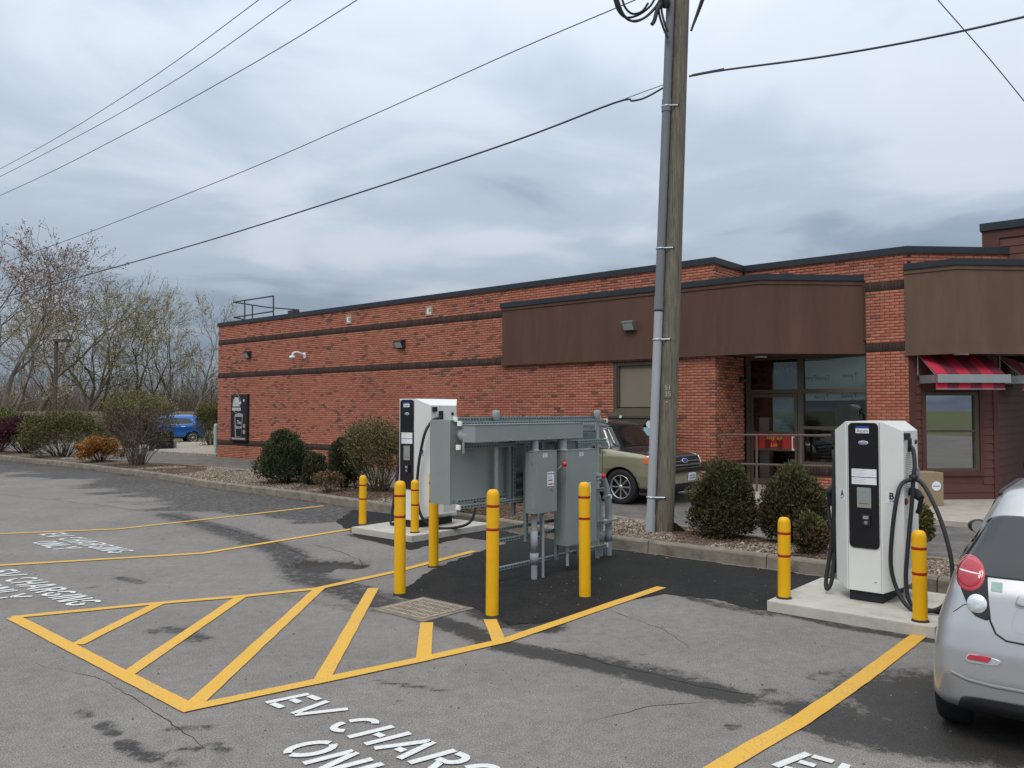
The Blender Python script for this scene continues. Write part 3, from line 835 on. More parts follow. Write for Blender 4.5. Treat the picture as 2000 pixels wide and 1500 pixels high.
# the side of the bay that turns away to the right
bs=empty("siding_bay",(0,0,0)); bs.parent=shop
bs.matrix_local=Q45 @ Matrix.Translation((XB,0.018,0)) @ Matrix.Rotation(math.radians(45),4,'Z')
def LB(px,py,y=0.0): return local(BF @ bs.matrix_local,px,py,y)
xa_,xb_=LB(1976,850)[0],3.2
k=MB(); k.box(0.0,0.012+0.13,0.018,0.06,ZB,z2a); k.box(xa_-0.06,xa_,0.014,0.06,ZWb-0.1,ZWt+0.3); k.box(xa_,xb_,0.014,0.06,ZWb-0.10,ZWb); k.build("trim_board",M_TRIM,bs)
k=MB(); k.box(0.02,xa_,0.05,0.2,ZB-0.1,z2a); k.box(xa_,xb_,0.05,0.2,ZB-0.1,ZWb); k.box(xa_,xb_,0.05,0.2,ZWt,z2a); k.build("wall_backing",M_TRIM,bs)
z=ZB
while z<z2a:
    if z+CB>ZWb-0.11: board(bs,0.145,xa_-0.06,z,min(z+CB,z2a))
    else: board(bs,0.145,xb_,z,z+CB)
    z+=CB
win=empty("window",(0,0,0)); win.parent=bs
k=MB()
for xx in (xa_,xa_+0.62,xa_+1.25): k.box(xx,xx+0.05,0.03,0.16,ZWb,ZWt)
k.box(xa_,xb_,0.032,0.15,zm-0.025,zm+0.025); k.box(xa_,xb_,0.032,0.15,ZWt-0.06,ZWt); k.box(xa_,xb_,0.032,0.15,ZWb,ZWb+0.05)
k.build("window_frame",M_FRAME,win)
for i_ in range(2):
  for za,zb_ in ((ZWb+0.05,zm-0.025),(zm+0.025,ZWt-0.06)):
    k=MB(); k.box(xa_+0.05+0.62*i_,xa_+0.62+0.62*i_,0.095,0.10,za,zb_); k.build("pane",M_GLASSG,win)
k=MB(); k.box(xa_,xb_,0.9,0.92,ZB,z2a); k.build("room_lining",M_DARK,bs)
# raised tower at the right
tx,tz0=0,0
tp=PL(1919,470,BF@Vector((0,3.2,0)),N); tl=BF.inverted()@tp
ztop=PL(1919,438,BF@Vector((0,3.2,0)),N).z
tw=empty("roof_tower",(0,0,0)); tw.parent=shop
k=MB(); k.box(tl.x,tl.x+6,3.2,8,TOPB-0.4,ztop-0.05); k.build("wall_backing",M_TRIM,tw)
k=MB(); k.box(tl.x-0.04,tl.x+6.04,3.12,8.04,ztop-0.17,ztop); k.build("coping",M_COPE,tw)
k=MB(); k.box(tl.x-0.005,tl.x+0.33,3.17,3.2,TOPB-0.4,ztop-0.17); k.box(tl.x+0.33,tl.x+6,3.17,3.2,ztop-0.36,ztop-0.17); k.build("trim_board",M_TRIM,tw)
z=TOPB-0.4
while z<ztop-0.36:
    board(tw,tl.x+0.34,tl.x+6,z,min(z+CB,ztop-0.36),Matrix.Translation((0,3.15,0))); z+=CB

# shop front under the first canopy
def L2(px,py,y=0.0): return local(F2,px,py,y)
fr_=empty("shop_front",(0,1.56,0)); fr_.parent=shop
X0,X3=min(L2(1457,800)[0],LA+0.012),L2(1694,800)[0]; X1,X2=L2(1556,800)[0],L2(1567,800)[0]
ZT=CAN_Z0+0.05; ZTR0,ZTR1=L2(1560,768)[1],L2(1560,760)[1]; ZM0,ZM1=L2(1600,839)[1],L2(1600,833)[1]
fy0,fy1=0.05,0.17
k=MB()
k.box(X0,X0+0.10,fy0,fy1,0,ZT); k.box(X1,X2,fy0-0.004,fy1,0,ZT); k.box(X3-0.05,X3,fy0,fy1,SILLZ,ZT)
k.box(X0+0.10,X1,fy0+0.003,fy1-0.003,ZTR0,ZTR1); k.box(X2,X3-0.05,fy0+0.003,fy1-0.003,ZTR0,ZTR1); k.box(X2,X3-0.05,fy0+0.003,fy1-0.003,ZM0,ZM1)
k.box(X2,X3-0.05,fy0-0.03,fy1-0.003,SILLZ,SILLZ+0.07); k.box(X0+0.10,X3-0.05,fy0+0.004,fy1,ZT-0.09,ZT)
k.build("front_frame",M_FRAME,fr_,bevel=0.004)
def pane(x0,x1,z0,z1,parent=fr_,y=0.11,m=M_GLASS):
    k=MB(); k.box(x0,x1,y,y+0.006,z0,z1); return k.build("pane",m,parent)
pane(X0+0.10,X1,ZTR1,ZT-0.09); pane(X2,X3-0.05,ZTR1,ZT-0.09); pane(X2,X3-0.05,ZM1,ZTR0); pane(X2,X3-0.05,SILLZ+0.07,ZM0)
door=empty("door",(0,1.56,0)); door.parent=shop
dx0,dx1=X0+0.115,X1-0.015; ZP1,ZP0=L2(1500,846)[1],L2(1500,876)[1]
k=MB(); k.box(dx0,dx0+0.06,0.06,0.11,0.02,ZTR0-0.01); k.box(dx1-0.07,dx1,0.06,0.11,0.02,ZTR0-0.01); k.box(dx0+0.06,dx1-0.07,0.062,0.108,ZTR0-0.09,ZTR0-0.01); k.box(dx0+0.06,dx1-0.07,0.062,0.108,0.02,0.28)
k.box(dx0+0.06,dx1-0.07,0.064,0.106,ZP0-0.05,ZP0); k.box(dx0+0.06,dx1-0.07,0.064,0.106,ZP1,ZP1+0.035)
k.build("door_frame",M_FRAME,door,bevel=0.004)
pane(dx0+0.06,dx1-0.07,ZP1+0.035,ZTR0-0.09,door,0.083); pane(dx0+0.06,dx1-0.07,0.28,ZP0-0.05,door,0.083)
M_RED=mat("red_print",(0.33,0.028,0.024),0.6,var=0.05); M_DRED=mat("dark_red_print",(0.12,0.014,0.012),0.5,var=0.05)
M_GOLD=mat("gold_print",(0.62,0.36,0.10),0.5,var=0.05)
k=MB(); 
k.box(dx0+0.06,dx1-0.07,0.075,0.080,ZP0,ZP1); k.build("banner",M_DRED,door)
nst=7; wd=(dx1-dx0-0.13)/nst
for i_ in range(nst):
    if i_%2==1 or i_==6:
        k=MB(); xa=dx0+0.06+i_*wd; k.box(xa,xa+wd,0.0705,0.0745,ZP0+0.002,ZP1-0.002); k.build("banner_stripe",M_RED,door)
text("Stay up",0.14,M_GOLD,"banner_lettering",facing((dx0+dx1)/2,0.066,(ZP0+ZP1)/2+0.08),door,0.001,shear=0.3)
text("Lids",0.11,M_GOLD,"banner_lettering",facing((dx0+dx1)/2,0.066,(ZP0+ZP1)/2-0.10),door,0.001,shear=0.3)
k=MB(); hx=dx1-0.10; k.box(hx-0.012,hx+0.012,0.0,0.02,ZP0-0.03,ZP1-0.06); k.box(hx-0.012,hx+0.03,0.02,0.06,ZP1-0.10,ZP1-0.06); k.box(hx-0.012,hx+0.03,0.02,0.06,ZP0-0.03,ZP0+0.01); k.build("door_handle",M_WHITE,door,bevel=0.003)
M_BLUEP=mat("blue_paper",(0.30,0.48,0.55),0.6,var=0.2,scale=14)
xa,xb=L2(1517,835)[0],L2(1545,835)[0]
k=MB(); k.box(xa,xb,0.096,0.099,L2(1530,839)[1],L2(1530,830)[1]); k.build("notice",M_BLUEP,door)
k=MB(); k.box(xa,xb,0.096,0.099,L2(1530,845.5)[1],L2(1530,840)[1]); k.build("notice",M_WHITE,door)
# inside: dim room, paper blinds printed on their far face, a counter and lights
k=MB(); k.box(LA,C2.x+0.6,5.5,5.6,-0.1,3.6); k.box(LA,C2.x+0.6,1.8,5.5,-0.12,-0.02); k.box(LA,C2.x+0.6,1.8,5.5,3.42,3.5); k.box(LA+0.0,LA+0.05,1.9,5.5,0,3.42); k.box(C2.x+0.3,C2.x+0.36,2.6,5.5,0,3.42); k.build("room_lining",M_DARK,shop)
k=MB(); k.box(X0+0.25,X3-1.2,3.6,4.2,-0.02,1.05); k.build("counter",mat("counter_wood",(0.10,0.06,0.04),0.5),shop)
bl=empty("window_blind",(0,1.56,0)); bl.parent=shop
zbl=L2(1620,782)[1]
M_BLIND=mat("white_wrap",(0.78,0.82,0.78),0.8,var=0.10,scale=2)
k=MB(); k.box(X2+0.01,X3-0.06,0.19,0.193,zbl,ZT-0.1); k.build("blind_sheet",M_BLIND,bl)
k=MB(); k.box(X0+0.62,X1-0.01,0.20,0.203,1.25,ZT-0.28); k.build("blind_sheet",mat("grey_wrap",(0.55,0.60,0.68),0.8,var=0.15,scale=2),bl)
M_GINK=mat("grey_ink",(0.30,0.33,0.32),0.7,var=0)
for px,py,sz in ((1607,738,0.145),(1659,733,0.145),(1580,738,0.145),(1604,775,0.15),(1658,773,0.15)):
    q=L2(px,py,0.18); M_=facing(q[0],0.186,q[1])@Matrix.Diagonal((-1,1,1,1))
    text("Tyvek",sz,M_GINK,"wrap_lettering",M_,bl,0.0,bold=0.004)
q=L2(1533,716,0.19); text("Tyvek",0.24,M_INK,"wrap_lettering",facing(q[0],0.196,q[1])@Matrix.Diagonal((-1,1,1,1)),bl,0.0,bold=0.004)
M_LAMP=mat("ceiling_lamp",(0.8,0.75,0.65),0.5,var=0,emit=(1.0,0.86,0.66,2.2))
for px,py in ((1500,723),(1541,706)):
    q=PL(px,py,(BF@Vector((0,0,3.36))),Vector((0,0,1))); ql=BF.inverted()@q
    k=MB(); k.box(ql.x-0.5,ql.x+0.5,min(ql.y,5.2)-0.12,min(ql.y,5.2)+0.12,3.36,3.41); k.build("ceiling_lamp",M_LAMP,shop)
k=MB(); k.box(X0+0.17,X0+0.42,2.0,2.2,-0.02,L2(1470,816)[1]); k.build("cabinet",M_WHITE,shop); 
# drive-through window on the long wall
dw=empty("drive_through_window",(0,0,0)); dw.parent=shop
x0,x1=WIN[0],WIN[1]; zt=WIN[3]; zs=local(BF,1240,795)[1]
k=MB(); k.box(x0,x0+0.11,-0.01,0.22,zs-0.1,zt); k.box(x1-0.11,x1,-0.01,0.22,0,zt); k.box(x0+0.11,x1-0.11,-0.006,0.22,zt-0.07,zt); k.box(x0+0.11,x0+0.16,0.02,0.2,zs,zt-0.07); k.build("window_frame",M_FRAME,dw,bevel=0.005)
k=MB(); k.box(x0+0.16,x1-0.11,0.07,0.09,zs,zt-0.07); k.build("blank_panel",M_SHADE,dw)
zh=local(BF,1215,812,-0.45)[1]; xh=local(BF,1187,812,-0.45)[0]
k=MB(); k.add([(xh,-0.45,zh),(x1,-0.45,zh),(x1,0.03,zs-0.02),(xh,0.03,zs-0.02),(xh,-0.45,zh-0.05),(x1,-0.45,zh-0.05),(x1,0.2,zh-0.05),(xh,0.2,zh-0.05)],[(0,1,2,3),(4,7,6,5),(0,4,5,1),(1,5,6,2),(2,6,7,3),(3,7,4,0)]); k.build("hood",M_FRAME,dw)
xj=[local(BF,p,850,-0.40)[0] for p in (1187,1216,1252,1258,1330)]
zb_=0.95
k=MB(); 
for xx in (xj[0]+0.02,xj[1]-0.06,xj[2],x1-0.1): k.box(xx,xx+0.07,-0.42,-0.36,zb_,zh-0.05)
k.box(xj[0]+0.02,x1,-0.421,-0.359,zh-0.22,zh-0.05); k.box(xj[0]+0.02,x1,-0.421,-0.359,zb_-0.1,zb_); k.box(xj[0]+0.02,x1,-0.36,0.2,zb_-0.12,zb_-0.02)
k.box(xj[0]+0.02,xj[1]-0.06,-0.40,-0.37,zb_,zh-0.22)
k.build("service_frame",M_FRAME,dw)
k=MB(); k.box(xj[0]+0.02,x1,-0.42,0.0,0,zb_-0.12); k.build("service_base",M_MORT,dw)
pane(xj[1]+0.01,xj[2],zb_,zh-0.22,dw,-0.39); pane(xj[2]+0.07,x1-0.1,zb_,zh-0.22,dw,-0.39)
k=MB(); k.box(x0+0.1,x1,0.9,0.95,0,zt); k.box(x0,x0+0.05,0.25,0.9,0,zt); k.box(x0,x1,0.25,0.9,zh+0.1,zh+0.15); k.build("room_lining",M_DARK,dw)
q=local(BF,1268,829,-0.43); k=MB(); k.cyl((q[0],-0.412,q[1]),(q[0],-0.422,q[1]),0.09,20); k.build("round_sticker",M_WHITE,dw)
q=local(BF,1264,843,-0.43); k=MB(); k.box(q[0]-0.11,q[0]+0.10,-0.418,-0.412,q[1]-0.10,q[1]+0.10); k.build("poster",M_BLUEP,dw)
q=local(BF,1264,861,-0.43); k=MB(); k.box(q[0]-0.12,q[0]+0.10,-0.418,-0.412,q[1]-0.06,q[1]+0.10); k.build("poster",mat("orange_print",(0.5,0.2,0.08),0.6,var=0.3,scale=16),dw)
q=local(BF,1212,814,-0.46); k=MB(); k.cyl((q[0],-0.45,q[1]),(q[0],-0.47,q[1]),0.035,12); k.build("sensor",M_WHITE,dw)

# lane and pavement in front of the shop
NAl=120; A_l=resamp([p+N*0.10 for p in FAR_W],NAl); lv,lf=[],[]
wallp=[BF@Vector((-22,0.3,0)),BF@Vector((LA,0.3,0)),BF@Vector((LA+8,0.3,0)),BF@Vector((LA+16,0.3,0))]
B_l=resamp(wallp,NAl)
for i in range(NAl):
    for j in range(25):
        f=j/24; x_,y_=A_l[i][0]*(1-f)+B_l[i][0]*f, A_l[i][1]*(1-f)+B_l[i][1]*f
        lv.append((x_,y_,float(dip(x_,y_))+0.012))
lf=[(i*25+j,(i+1)*25+j,(i+1)*25+j+1,i*25+j+1) for i in range(NAl-1) for j in range(24)]
tag(np_mesh("drive_lane",lv,lf,M_LANE),kind="structure")
sw=empty("sidewalk",BF@Vector((LA+1,-0.5,0)),TH,kind="structure")
se=[local(BF,p,q_,0)[0] for p,q_ in ((1600,1000),)]
def toL(px,py,z): v=BF.inverted()@G(px,py,z); return v
e0,e1=toL(1830,1013,0),toL(1925,1022,0)
y_e=-1.42
off=Vector((LA+1,-0.5,0))
SB=Matrix.Translation(-off)
xcuts=[LA-0.3,LA+1.2,LA+2.7,e1.x-1.9,e1.x-0.15,e1.x+1.8,e1.x+4.5]
def slabz(x): return 0.13 if x<LA+1.0 else max(0.0,0.13-0.13*(x-LA-1.0)/1.6)
for xa,xb in zip(xcuts[:-1],xcuts[1:]):
    za,zb_=slabz(xa),slabz(xb)
    k=MB(SB); k.add([(xa+0.006,y_e,-0.3),(xb-0.006,y_e,-0.3),(xb-0.006,3.2,-0.3),(xa+0.006,3.2,-0.3),(xa+0.006,y_e,za-0.015),(xb-0.006,y_e,zb_-0.015),(xb-0.006,3.2,zb_),(xa+0.006,3.2,za),(xa+0.006,y_e+0.02,za),(xb-0.006,y_e+0.02,zb_)],
        [(0,3,2,1),(0,1,5,4),(4,5,9,8),(8,9,6,7),(1,2,6,9,5),(3,0,4,8,7)]); k.build("paving_slab",M_WALK,sw)

# ------------------------------------------------------------------ bollards
M_YEL = mat("yellow_sleeve", (0.70,0.375,0.006), 0.45, var=0.07, scale=5, bump=0.03, bscale=8, scuff=(9,0.60,0.55,(0.20,0.13,0.05),(1,1,0.45)))
M_STRIPE = mat("red_stripe", (0.30,0.022,0.008), 0.5, var=0.05)
M_GROUT = mat("tar_collar", (0.03,0.028,0.026), 0.9)
def bollard(h, r, name="bollard"):
    o = empty(name,(0,0,0))
    k=MB(); prof=[(r*1.02,0.0),(r,0.02),(r,h-0.060)]+[(r*math.cos(a)**0.55, h-0.060+0.060*math.sin(a)**1.1) for a in (0.25,0.5,0.75,1.0,1.2,1.36,1.48)]+[(0.001,h)]
    k.lathe(prof,28); k.build("sleeve",M_YEL,o)
    for z in (h-0.155,h-0.375):
        k=MB(); k.lathe([(r*1.0,z-0.013),(r*1.014,z-0.012),(r*1.014,z+0.012),(r*1.0,z+0.013)],28); k.build("stripe",M_STRIPE,o)
    k=MB(); k.lathe([(r*1.28,-0.003),(r*1.2,0.006),(r*1.05,0.018),(r*1.0,0.018)],20); k.build("collar",M_GROUT,o)
    return o
GB="yellow guard bollards"
def put_bollard(src,px,py,z,label,first):
    o = src if first else copy_tree(src)
    p=G(px,py,z); o.location=p; o.rotation_euler=(random.uniform(-0.008,0.008),random.uniform(-0.008,0.008),random.uniform(0,6))
    return tag(o,label,"bollard",GB)
b1=bollard(1.195,0.0605); b2=bollard(0.792,0.0605)
put_bollard(b1,781,1161,0.0,"tall yellow bollard beside the end of the drain grate, left front of the grey rack",True)
put_bollard(b1,961,1204,0.0,"tall yellow bollard nearest the camera, standing before the grey rack's middle post",False)
put_bollard(b1,1142.5,1167,0.0,"tall yellow bollard hiding the warning label of the larger switch box",False)
put_bollard(b1,847,1107,0.0,"tall yellow bollard with its top hidden behind the big grey cabinet",False)
put_bollard(b2,708,1025,0.10,"short yellow bollard at the left edge of the far concrete pad",True)
put_bollard(b2,810,1040,0.10,"short yellow bollard on the far pad, right in front of its white charger",False)
put_bollard(b2,1531.5,1168,0.10,"short yellow bollard on the near pad, left of the white charger",False)
put_bollard(b2,1797.5,1213,0.10,"short yellow bollard on the near pad between charger cable and silver car",False)

# ------------------------------------------------------------------ concrete pads
def pad(px,py,lx,ly):
    o=G(px,py,0.10); M_=frame((o.x,o.y,0))
    k=MB(M_); k.box(0,lx,0,ly,-0.05,0.10)
    return tag(k.build("concrete_pad",M_CONC,None,bevel=0.012),kind="structure"), M_
_,PAD1=pad(686.5,1029,1.41,1.75)
_,PAD2=pad(1497.6,1172.6,1.49,1.45)

# ------------------------------------------------------------------ charging stations
M_CH = mat("white_enamel", (0.66,0.665,0.63), 0.35, var=0.03, scale=3, coat=0.2, scuff=(3,0.60,0.12,(0.35,0.33,0.28),(1,1,0.4)))
M_BLK = mat("black_glass_panel", (0.008,0.008,0.012), 0.12, var=0.0, coat=0.4)
M_PLIN = mat("black_plinth", (0.018,0.019,0.024), 0.6)
M_CABLE = mat("black_cable", (0.022,0.022,0.025), 0.5, var=0.1)
M_SCREEN = mat("pale_screen", (0.25,0.28,0.26), 0.25, var=0.04)
M_LABEL = mat("white_label", (0.70,0.71,0.74), 0.5, var=0.03)
M_BLUE = mat("blue_print", (0.03,0.06,0.30), 0.5, var=0)
M_GRAYT = mat("grey_print", (0.20,0.20,0.24), 0.6, var=0)
M_VENT = mat("vent_slots", (0.20,0.20,0.195), 0.6, var=0)
def rounded(x0,x1,z0,z1,r,n=6):
    P=[]
    for cx_,cz_,a in ((x1-r,z1-r,0),(x0+r,z1-r,90),(x0+r,z0+r,180),(x1-r,z0+r,270)):
        for i in range(n+1):
            t=math.radians(a+90*i/n); P.append((cx_+r*math.cos(t),cz_+r*math.sin(t)))
    return P
def plate(k,x0,x1,z0,z1,y0,y1,r=0.0,n=6):
    P=rounded(x0,x1,z0,z1,r,n) if r else [(x0,z0),(x1,z0),(x1,z1),(x0,z1)]
    m_=len(P); vs=[(p[0],y0,p[1]) for p in P]+[(p[0],y1,p[1]) for p in P]
    k.add(vs,[tuple(range(m_)),tuple(range(2*m_-1,m_-1,-1))]+[(i,m_+i,m_+(i+1)%m_,(i+1)%m_) for i in range(m_)])
def spline(P,n=8):
    P=[Vector(p) for p in P]; out_=[]
    Q=[P[0]*2-P[1]]+P+[P[-1]*2-P[-2]]
    for i in range(1,len(Q)-2):
        a,b,c,d=Q[i-1],Q[i],Q[i+1],Q[i+2]
        for j in range(n):
            t=j/n; out_.append(0.5*((2*b)+(c-a)*t+(2*a-5*b+4*c-d)*t*t+(3*b-a-3*c+d)*t**3))
    return out_+[P[-1]]
def charger(M_, label, cat_label, nm, scale, cables):
    """x along the front, y into the body, z up from the pad"""
    o=empty("charging_station",M_.to_translation(),TH,label,"charger","white car chargers",scale=scale)
    zb,zt,zbs,zts=0.10,1.735,0.165,1.645
    xm,xo,y0,y1,y2,y3=0.166,0.322,0.0,0.155,0.64,0.80
    plan=[(-xm,y0),(xm,y0),(xo,y1),(xo,y2),(xm,y3),(-xm,y3),(-xo,y2),(-xo,y1)]
    b=[zb,zb,zbs,zbs,zb,zb,zbs,zbs]; t=[zt,zt,zts,zts,zt,zt,zts,zts]
    k=MB(); n=8
    k.add([(p[0],p[1],b[i]) for i,p in enumerate(plan)]+[(p[0],p[1],t[i]) for i,p in enumerate(plan)],
          [(i,(i+1)%n,n+(i+1)%n,n+i) for i in range(n)]+[(0,5,4,1),(1,4,3,2),(0,7,6,5),(8,9,12,13),(9,10,11,12),(8,13,14,15)])
    k.build("body",M_CH,o,bevel=0.006)
    k=MB()
    for s in (-1,1): k.box(s*(xm-0.014)-0.0018,s*(xm-0.014)+0.0018,-0.0012,0.0,zb+0.01,zt-0.012)
    k.build("panel_seam",M_VENT,o)
    k=MB(); k.box(-0.155,0.155,0.03,0.72,0.0,zb-0.002); k.build("plinth",M_PLIN,o,bevel=0.004)
    k=MB(); plate(k,-0.138,0.142,0.515,1.722,-0.010,0.001,0.045); fp=k.build("front_panel",M_BLK,o)
    k=MB(); k.box(-0.066,0.058,-0.0125,-0.0105,1.622,1.667); k.build("name_plate",M_LABEL,fp)
    k=MB(); k.box(-0.066,0.058,-0.0126,-0.0105,1.668,1.690); k.build("name_plate",M_BLUE,fp)
    if nm: text(nm,0.046,M_INK,"lettering",facing(-0.004,-0.0135,1.643),fp,0.0003)
    # oval badge
    k=MB(); k.lathe([(0.001,-0.0012),(0.044,-0.0012),(0.046,0.0)],28,axis='Y'); bd=k.build("badge",M_LABEL,fp); bd.location=(0.004,-0.0108,1.53); bd.scale=(1,1,0.42)
    k=MB(); k.lathe([(0.001,-0.0020),(0.0405,-0.0020),(0.041,0.0)],28,axis='Y'); bd=k.build("badge",M_BLUE,fp); bd.location=(0.004,-0.0108,1.53); bd.scale=(1,1,0.37)
    text("Ford",0.036,M_LABEL,"badge_lettering",facing(0.004,-0.0135,1.53),fp,0.0003,shear=0.4)
    for z0,z1 in ((1.20,1.277),(1.128,1.193)):
        k=MB(); k.box(-0.108,0.122,-0.0125,-0.0105,z0,z1); k.build("notice",M_LABEL,fp)
        k=MB()
        for r_ in range(4 if z0>1.15 else 3):
            zz_=z1-0.012-r_*0.016
            xx=-0.096
            while xx<0.02-0.02*(r_%2):
                wd_=random.uniform(0.006,0.018); k.box(xx,xx+wd_,-0.0131,-0.0126,zz_-0.003,zz_); xx+=wd_+0.004
        k.build("notice_print",M_GRAYT,fp)
    k=MB(); plate(k,-0.060,0.070,0.905,1.098,-0.0125,-0.0105,0.004,2); k.build("screen",M_SCREEN,fp)
    k=MB()
    for zz_,w_,x_ in ((1.052,0.020,0.0),(1.015,0.014,-0.03),(1.015,0.014,0.03),(0.987,0.016,0.0),(0.972,0.040,0.0)): k.box(x_-w_,x_+w_,-0.0131,-0.0126,zz_-0.003,zz_+0.002)
    k.build("screen_print",M_GRAYT,fp)
    k=MB(); k.box(-0.042,0.045,-0.0131,-0.0126,0.938,0.951); k.build("screen_print",mat("rust_print",(0.27,0.10,0.06),0.6),fp)
    k=MB(); k.box(-0.012,0.064,-0.034,-0.0105,0.735,0.842); k.build("card_reader",M_PLIN,fp,bevel=0.008)
    k=MB(); k.box(0.0,0.05,-0.036,-0.0345,0.80,0.83); k.build("card_reader_display",M_SCREEN,fp)
    k=MB(); k.cyl((0.026,-0.036,0.765),(0.026,-0.0345,0.765),0.017,14); k.build("card_reader_mark",M_GRAYT,fp)
    k=MB(); k.cyl((0.098,0.0,0.20),(0.098,-0.003,0.20),0.008,12); k.build("lock",M_ALU,o)
    # lettered stickers on the bevels, arrows under them
    for s,ch in ((-1,"A"),(1,"B")):
        Mb=Matrix.Translation((s*xm,0,0)) @ Matrix.Rotation(s*math.atan2(y1,xo-xm),4,'Z')
        k=MB(Mb); xa,xb=(0.045,0.145) if s>0 else (-0.125,-0.03)
        if s>0: xa,xb=0.035,0.15
        k.box(xa,xb,-0.002,0.0005,0.957,1.065); k.build("sticker",M_LABEL,o)
        cxx=(xa+xb)/2
        text(ch,0.088,M_INK,"sticker_lettering",Mb@facing(cxx,-0.0026,1.022),o,0.0003,bold=0.003)
        k=MB(Mb); k.box(cxx-0.022,cxx+0.02,-0.0026,-0.0021,0.975,0.981); e_=s
        k.add([(cxx+e_*0.034,-0.0026,0.978),(cxx+e_*0.014,-0.0026,0.988),(cxx+e_*0.014,-0.0026,0.968)],[(0,1,2)]); k.build("sticker_arrow",M_INK,o,recalc=False)
    # sides: vents, holsters, stop buttons
    for s in (-1,1):
        for za,zb_,ya,yb in ((1.05,1.42,0.22,0.42),(0.32,0.80,0.22,0.42),(0.19,0.33,0.40,0.62)):
            k=MB()
            z=za
            while z<zb_:
                y=ya
                while y<yb:
                    k.box(s*xo-0.0006,s*xo+0.0006,y,y+0.010,z,z+0.010); y+=0.0175
                z+=0.0175
            tag(k.build("vent",M_VENT,o),kind="stuff")
        k=MB(); k.box(s*xo-0.004,s*(xo+0.045) if s>0 else s*xo+0.004,0.175,0.235,1.56,1.625) if s>0 else k.box(-xo-0.045,-xo+0.004,0.175,0.235,1.56,1.625); k.build("bracket",M_PLIN,o,bevel=0.004)
        k=MB(); a0,a1=(xo-0.004,xo+0.02) if s>0 else (-xo-0.02,-xo+0.004); k.box(a0,a1,0.30,0.37,1.44,1.57); k.build("cable_inlet",M_PLIN,o,bevel=0.004)
        k=MB(); k.cyl((s*xo,0.56,1.53),(s*(xo+0.012),0.56,1.53),0.022,14); k.build("socket",M_PLIN,o)
        k=MB(); k.cyl((s*xo,0.20,0.97),(s*(xo+0.018),0.20,0.97),0.020,14); k.build("stop_button",mat("stop_red",(0.25,0.01,0.012),0.4),o)
        k=MB(); k.cyl((s*xo,0.20,0.97),(s*(xo+0.006),0.20,0.97),0.034,14); k.build("stop_button_collar",M_PLIN,o)
        k=MB(); k.box(a0,a1,0.56,0.63,1.16,1.27); k.build("rating_plate",M_GRAYT,o)
        # plug resting in its holster
        sx=s
        hq=[(s*(xo+0.01),0.34,1.06),(s*(xo+0.07),0.30,1.04),(s*(xo+0.12),0.27,1.00)]
        k=MB(); k.tube(hq,[0.045,0.05,0.035],10); k.tube([(s*(xo+0.12),0.27,1.0),(s*(xo+0.10),0.28,0.90),(s*(xo+0.075),0.30,0.86)],[0.022,0.022,0.018],8); k.build("plug",M_PLIN,o)
    for pts in cables:
        k=MB(); k.tube(spline(pts,8),0.0195,10); k.build("cable",M_CABLE,o)
    return o
xo=0.322
CB=[[(xo+0.005,0.33,1.50),(xo+0.05,0.29,1.46),(xo+0.075,0.24,1.32),(xo+0.07,0.21,1.20),(xo+0.055,0.18,0.90),(xo+0.035,0.12,0.55),(xo+0.03,0.06,0.25),(xo+0.08,0.0,0.06),(xo+0.20,-0.03,0.022),(xo+0.42,-0.05,0.022)],
    [(xo+0.07,0.21,1.19),(xo+0.0,0.10,1.15),(xo-0.03,0.03,1.02),(xo-0.065,-0.01,0.70),(xo-0.075,-0.03,0.38),(xo-0.01,-0.06,0.16),(xo+0.10,-0.10,0.03),(xo+0.25,-0.12,0.025),(xo+0.38,-0.08,0.09),(xo+0.44,-0.02,0.28),(xo+0.42,0.03,0.52),(xo+0.33,0.10,0.82),(xo+0.22,0.16,1.05),(xo+0.14,0.20,1.16),(xo+0.07,0.215,1.19)]]
CA=[[(-xo-0.005,0.33,1.50),(-xo-0.045,0.30,1.45),(-xo-0.055,0.27,1.20),(-xo-0.05,0.24,0.80),(-xo-0.07,0.20,0.45),(-xo-0.10,0.14,0.14),(-xo-0.075,0.10,0.05),(-xo-0.04,0.14,0.16),(-xo-0.045,0.22,0.5),(-xo-0.12,0.30,0.75),(-xo-0.13,0.33,0.92),(-xo-0.08,0.34,1.03)],
    [(-xo-0.05,0.25,1.38),(-xo-0.035,0.21,1.42),(-xo-0.02,0.18,1.30),(-xo-0.025,0.16,0.9),(-xo-0.03,0.18,0.5),(-xo-0.05,0.25,0.2)]]
def tie(o,x,y,z):
    k=MB(); k.lathe([(0.03,-0.03),(0.042,-0.025),(0.042,0.025),(0.03,0.03)],12,(x,y,z)); k.build("cable_clip",M_CABLE,o)
P=PAD2 @ Vector((0.745,0.555,0.10))
ch2=charger(Matrix.Translation(P),"white charging station with black front panel reading Atom, nearer to the silver car","",
            "Atom",(1,1,1),CA+CB); tie(ch2,xo+0.07,0.215,1.20)
P=PAD1 @ Vector((0.69,0.545,0.10))
CB1=[[(xo+0.005,0.33,1.50),(xo+0.05,0.24,1.47),(xo+0.05,0.14,1.44),(xo+0.03,0.03,1.30),(xo-0.02,-0.01,1.05),(xo-0.06,-0.03,0.75),(xo-0.05,-0.05,0.42),(xo+0.02,-0.02,0.16),(xo+0.16,0.10,0.03),(xo+0.34,0.30,0.022),(xo+0.46,0.48,0.10),(xo+0.47,0.55,0.35),(xo+0.35,0.5,0.7),(xo+0.15,0.4,0.98)]]
CA1=[[(-xo-0.005,0.33,1.42),(-xo-0.05,0.26,1.36),(-xo-0.07,0.2,1.1),(-xo-0.075,0.16,0.7),(-xo-0.10,0.12,0.35),(-xo-0.09,0.06,0.08),(-xo-0.02,0.0,0.02),(-xo+0.08,-0.04,0.03)]]
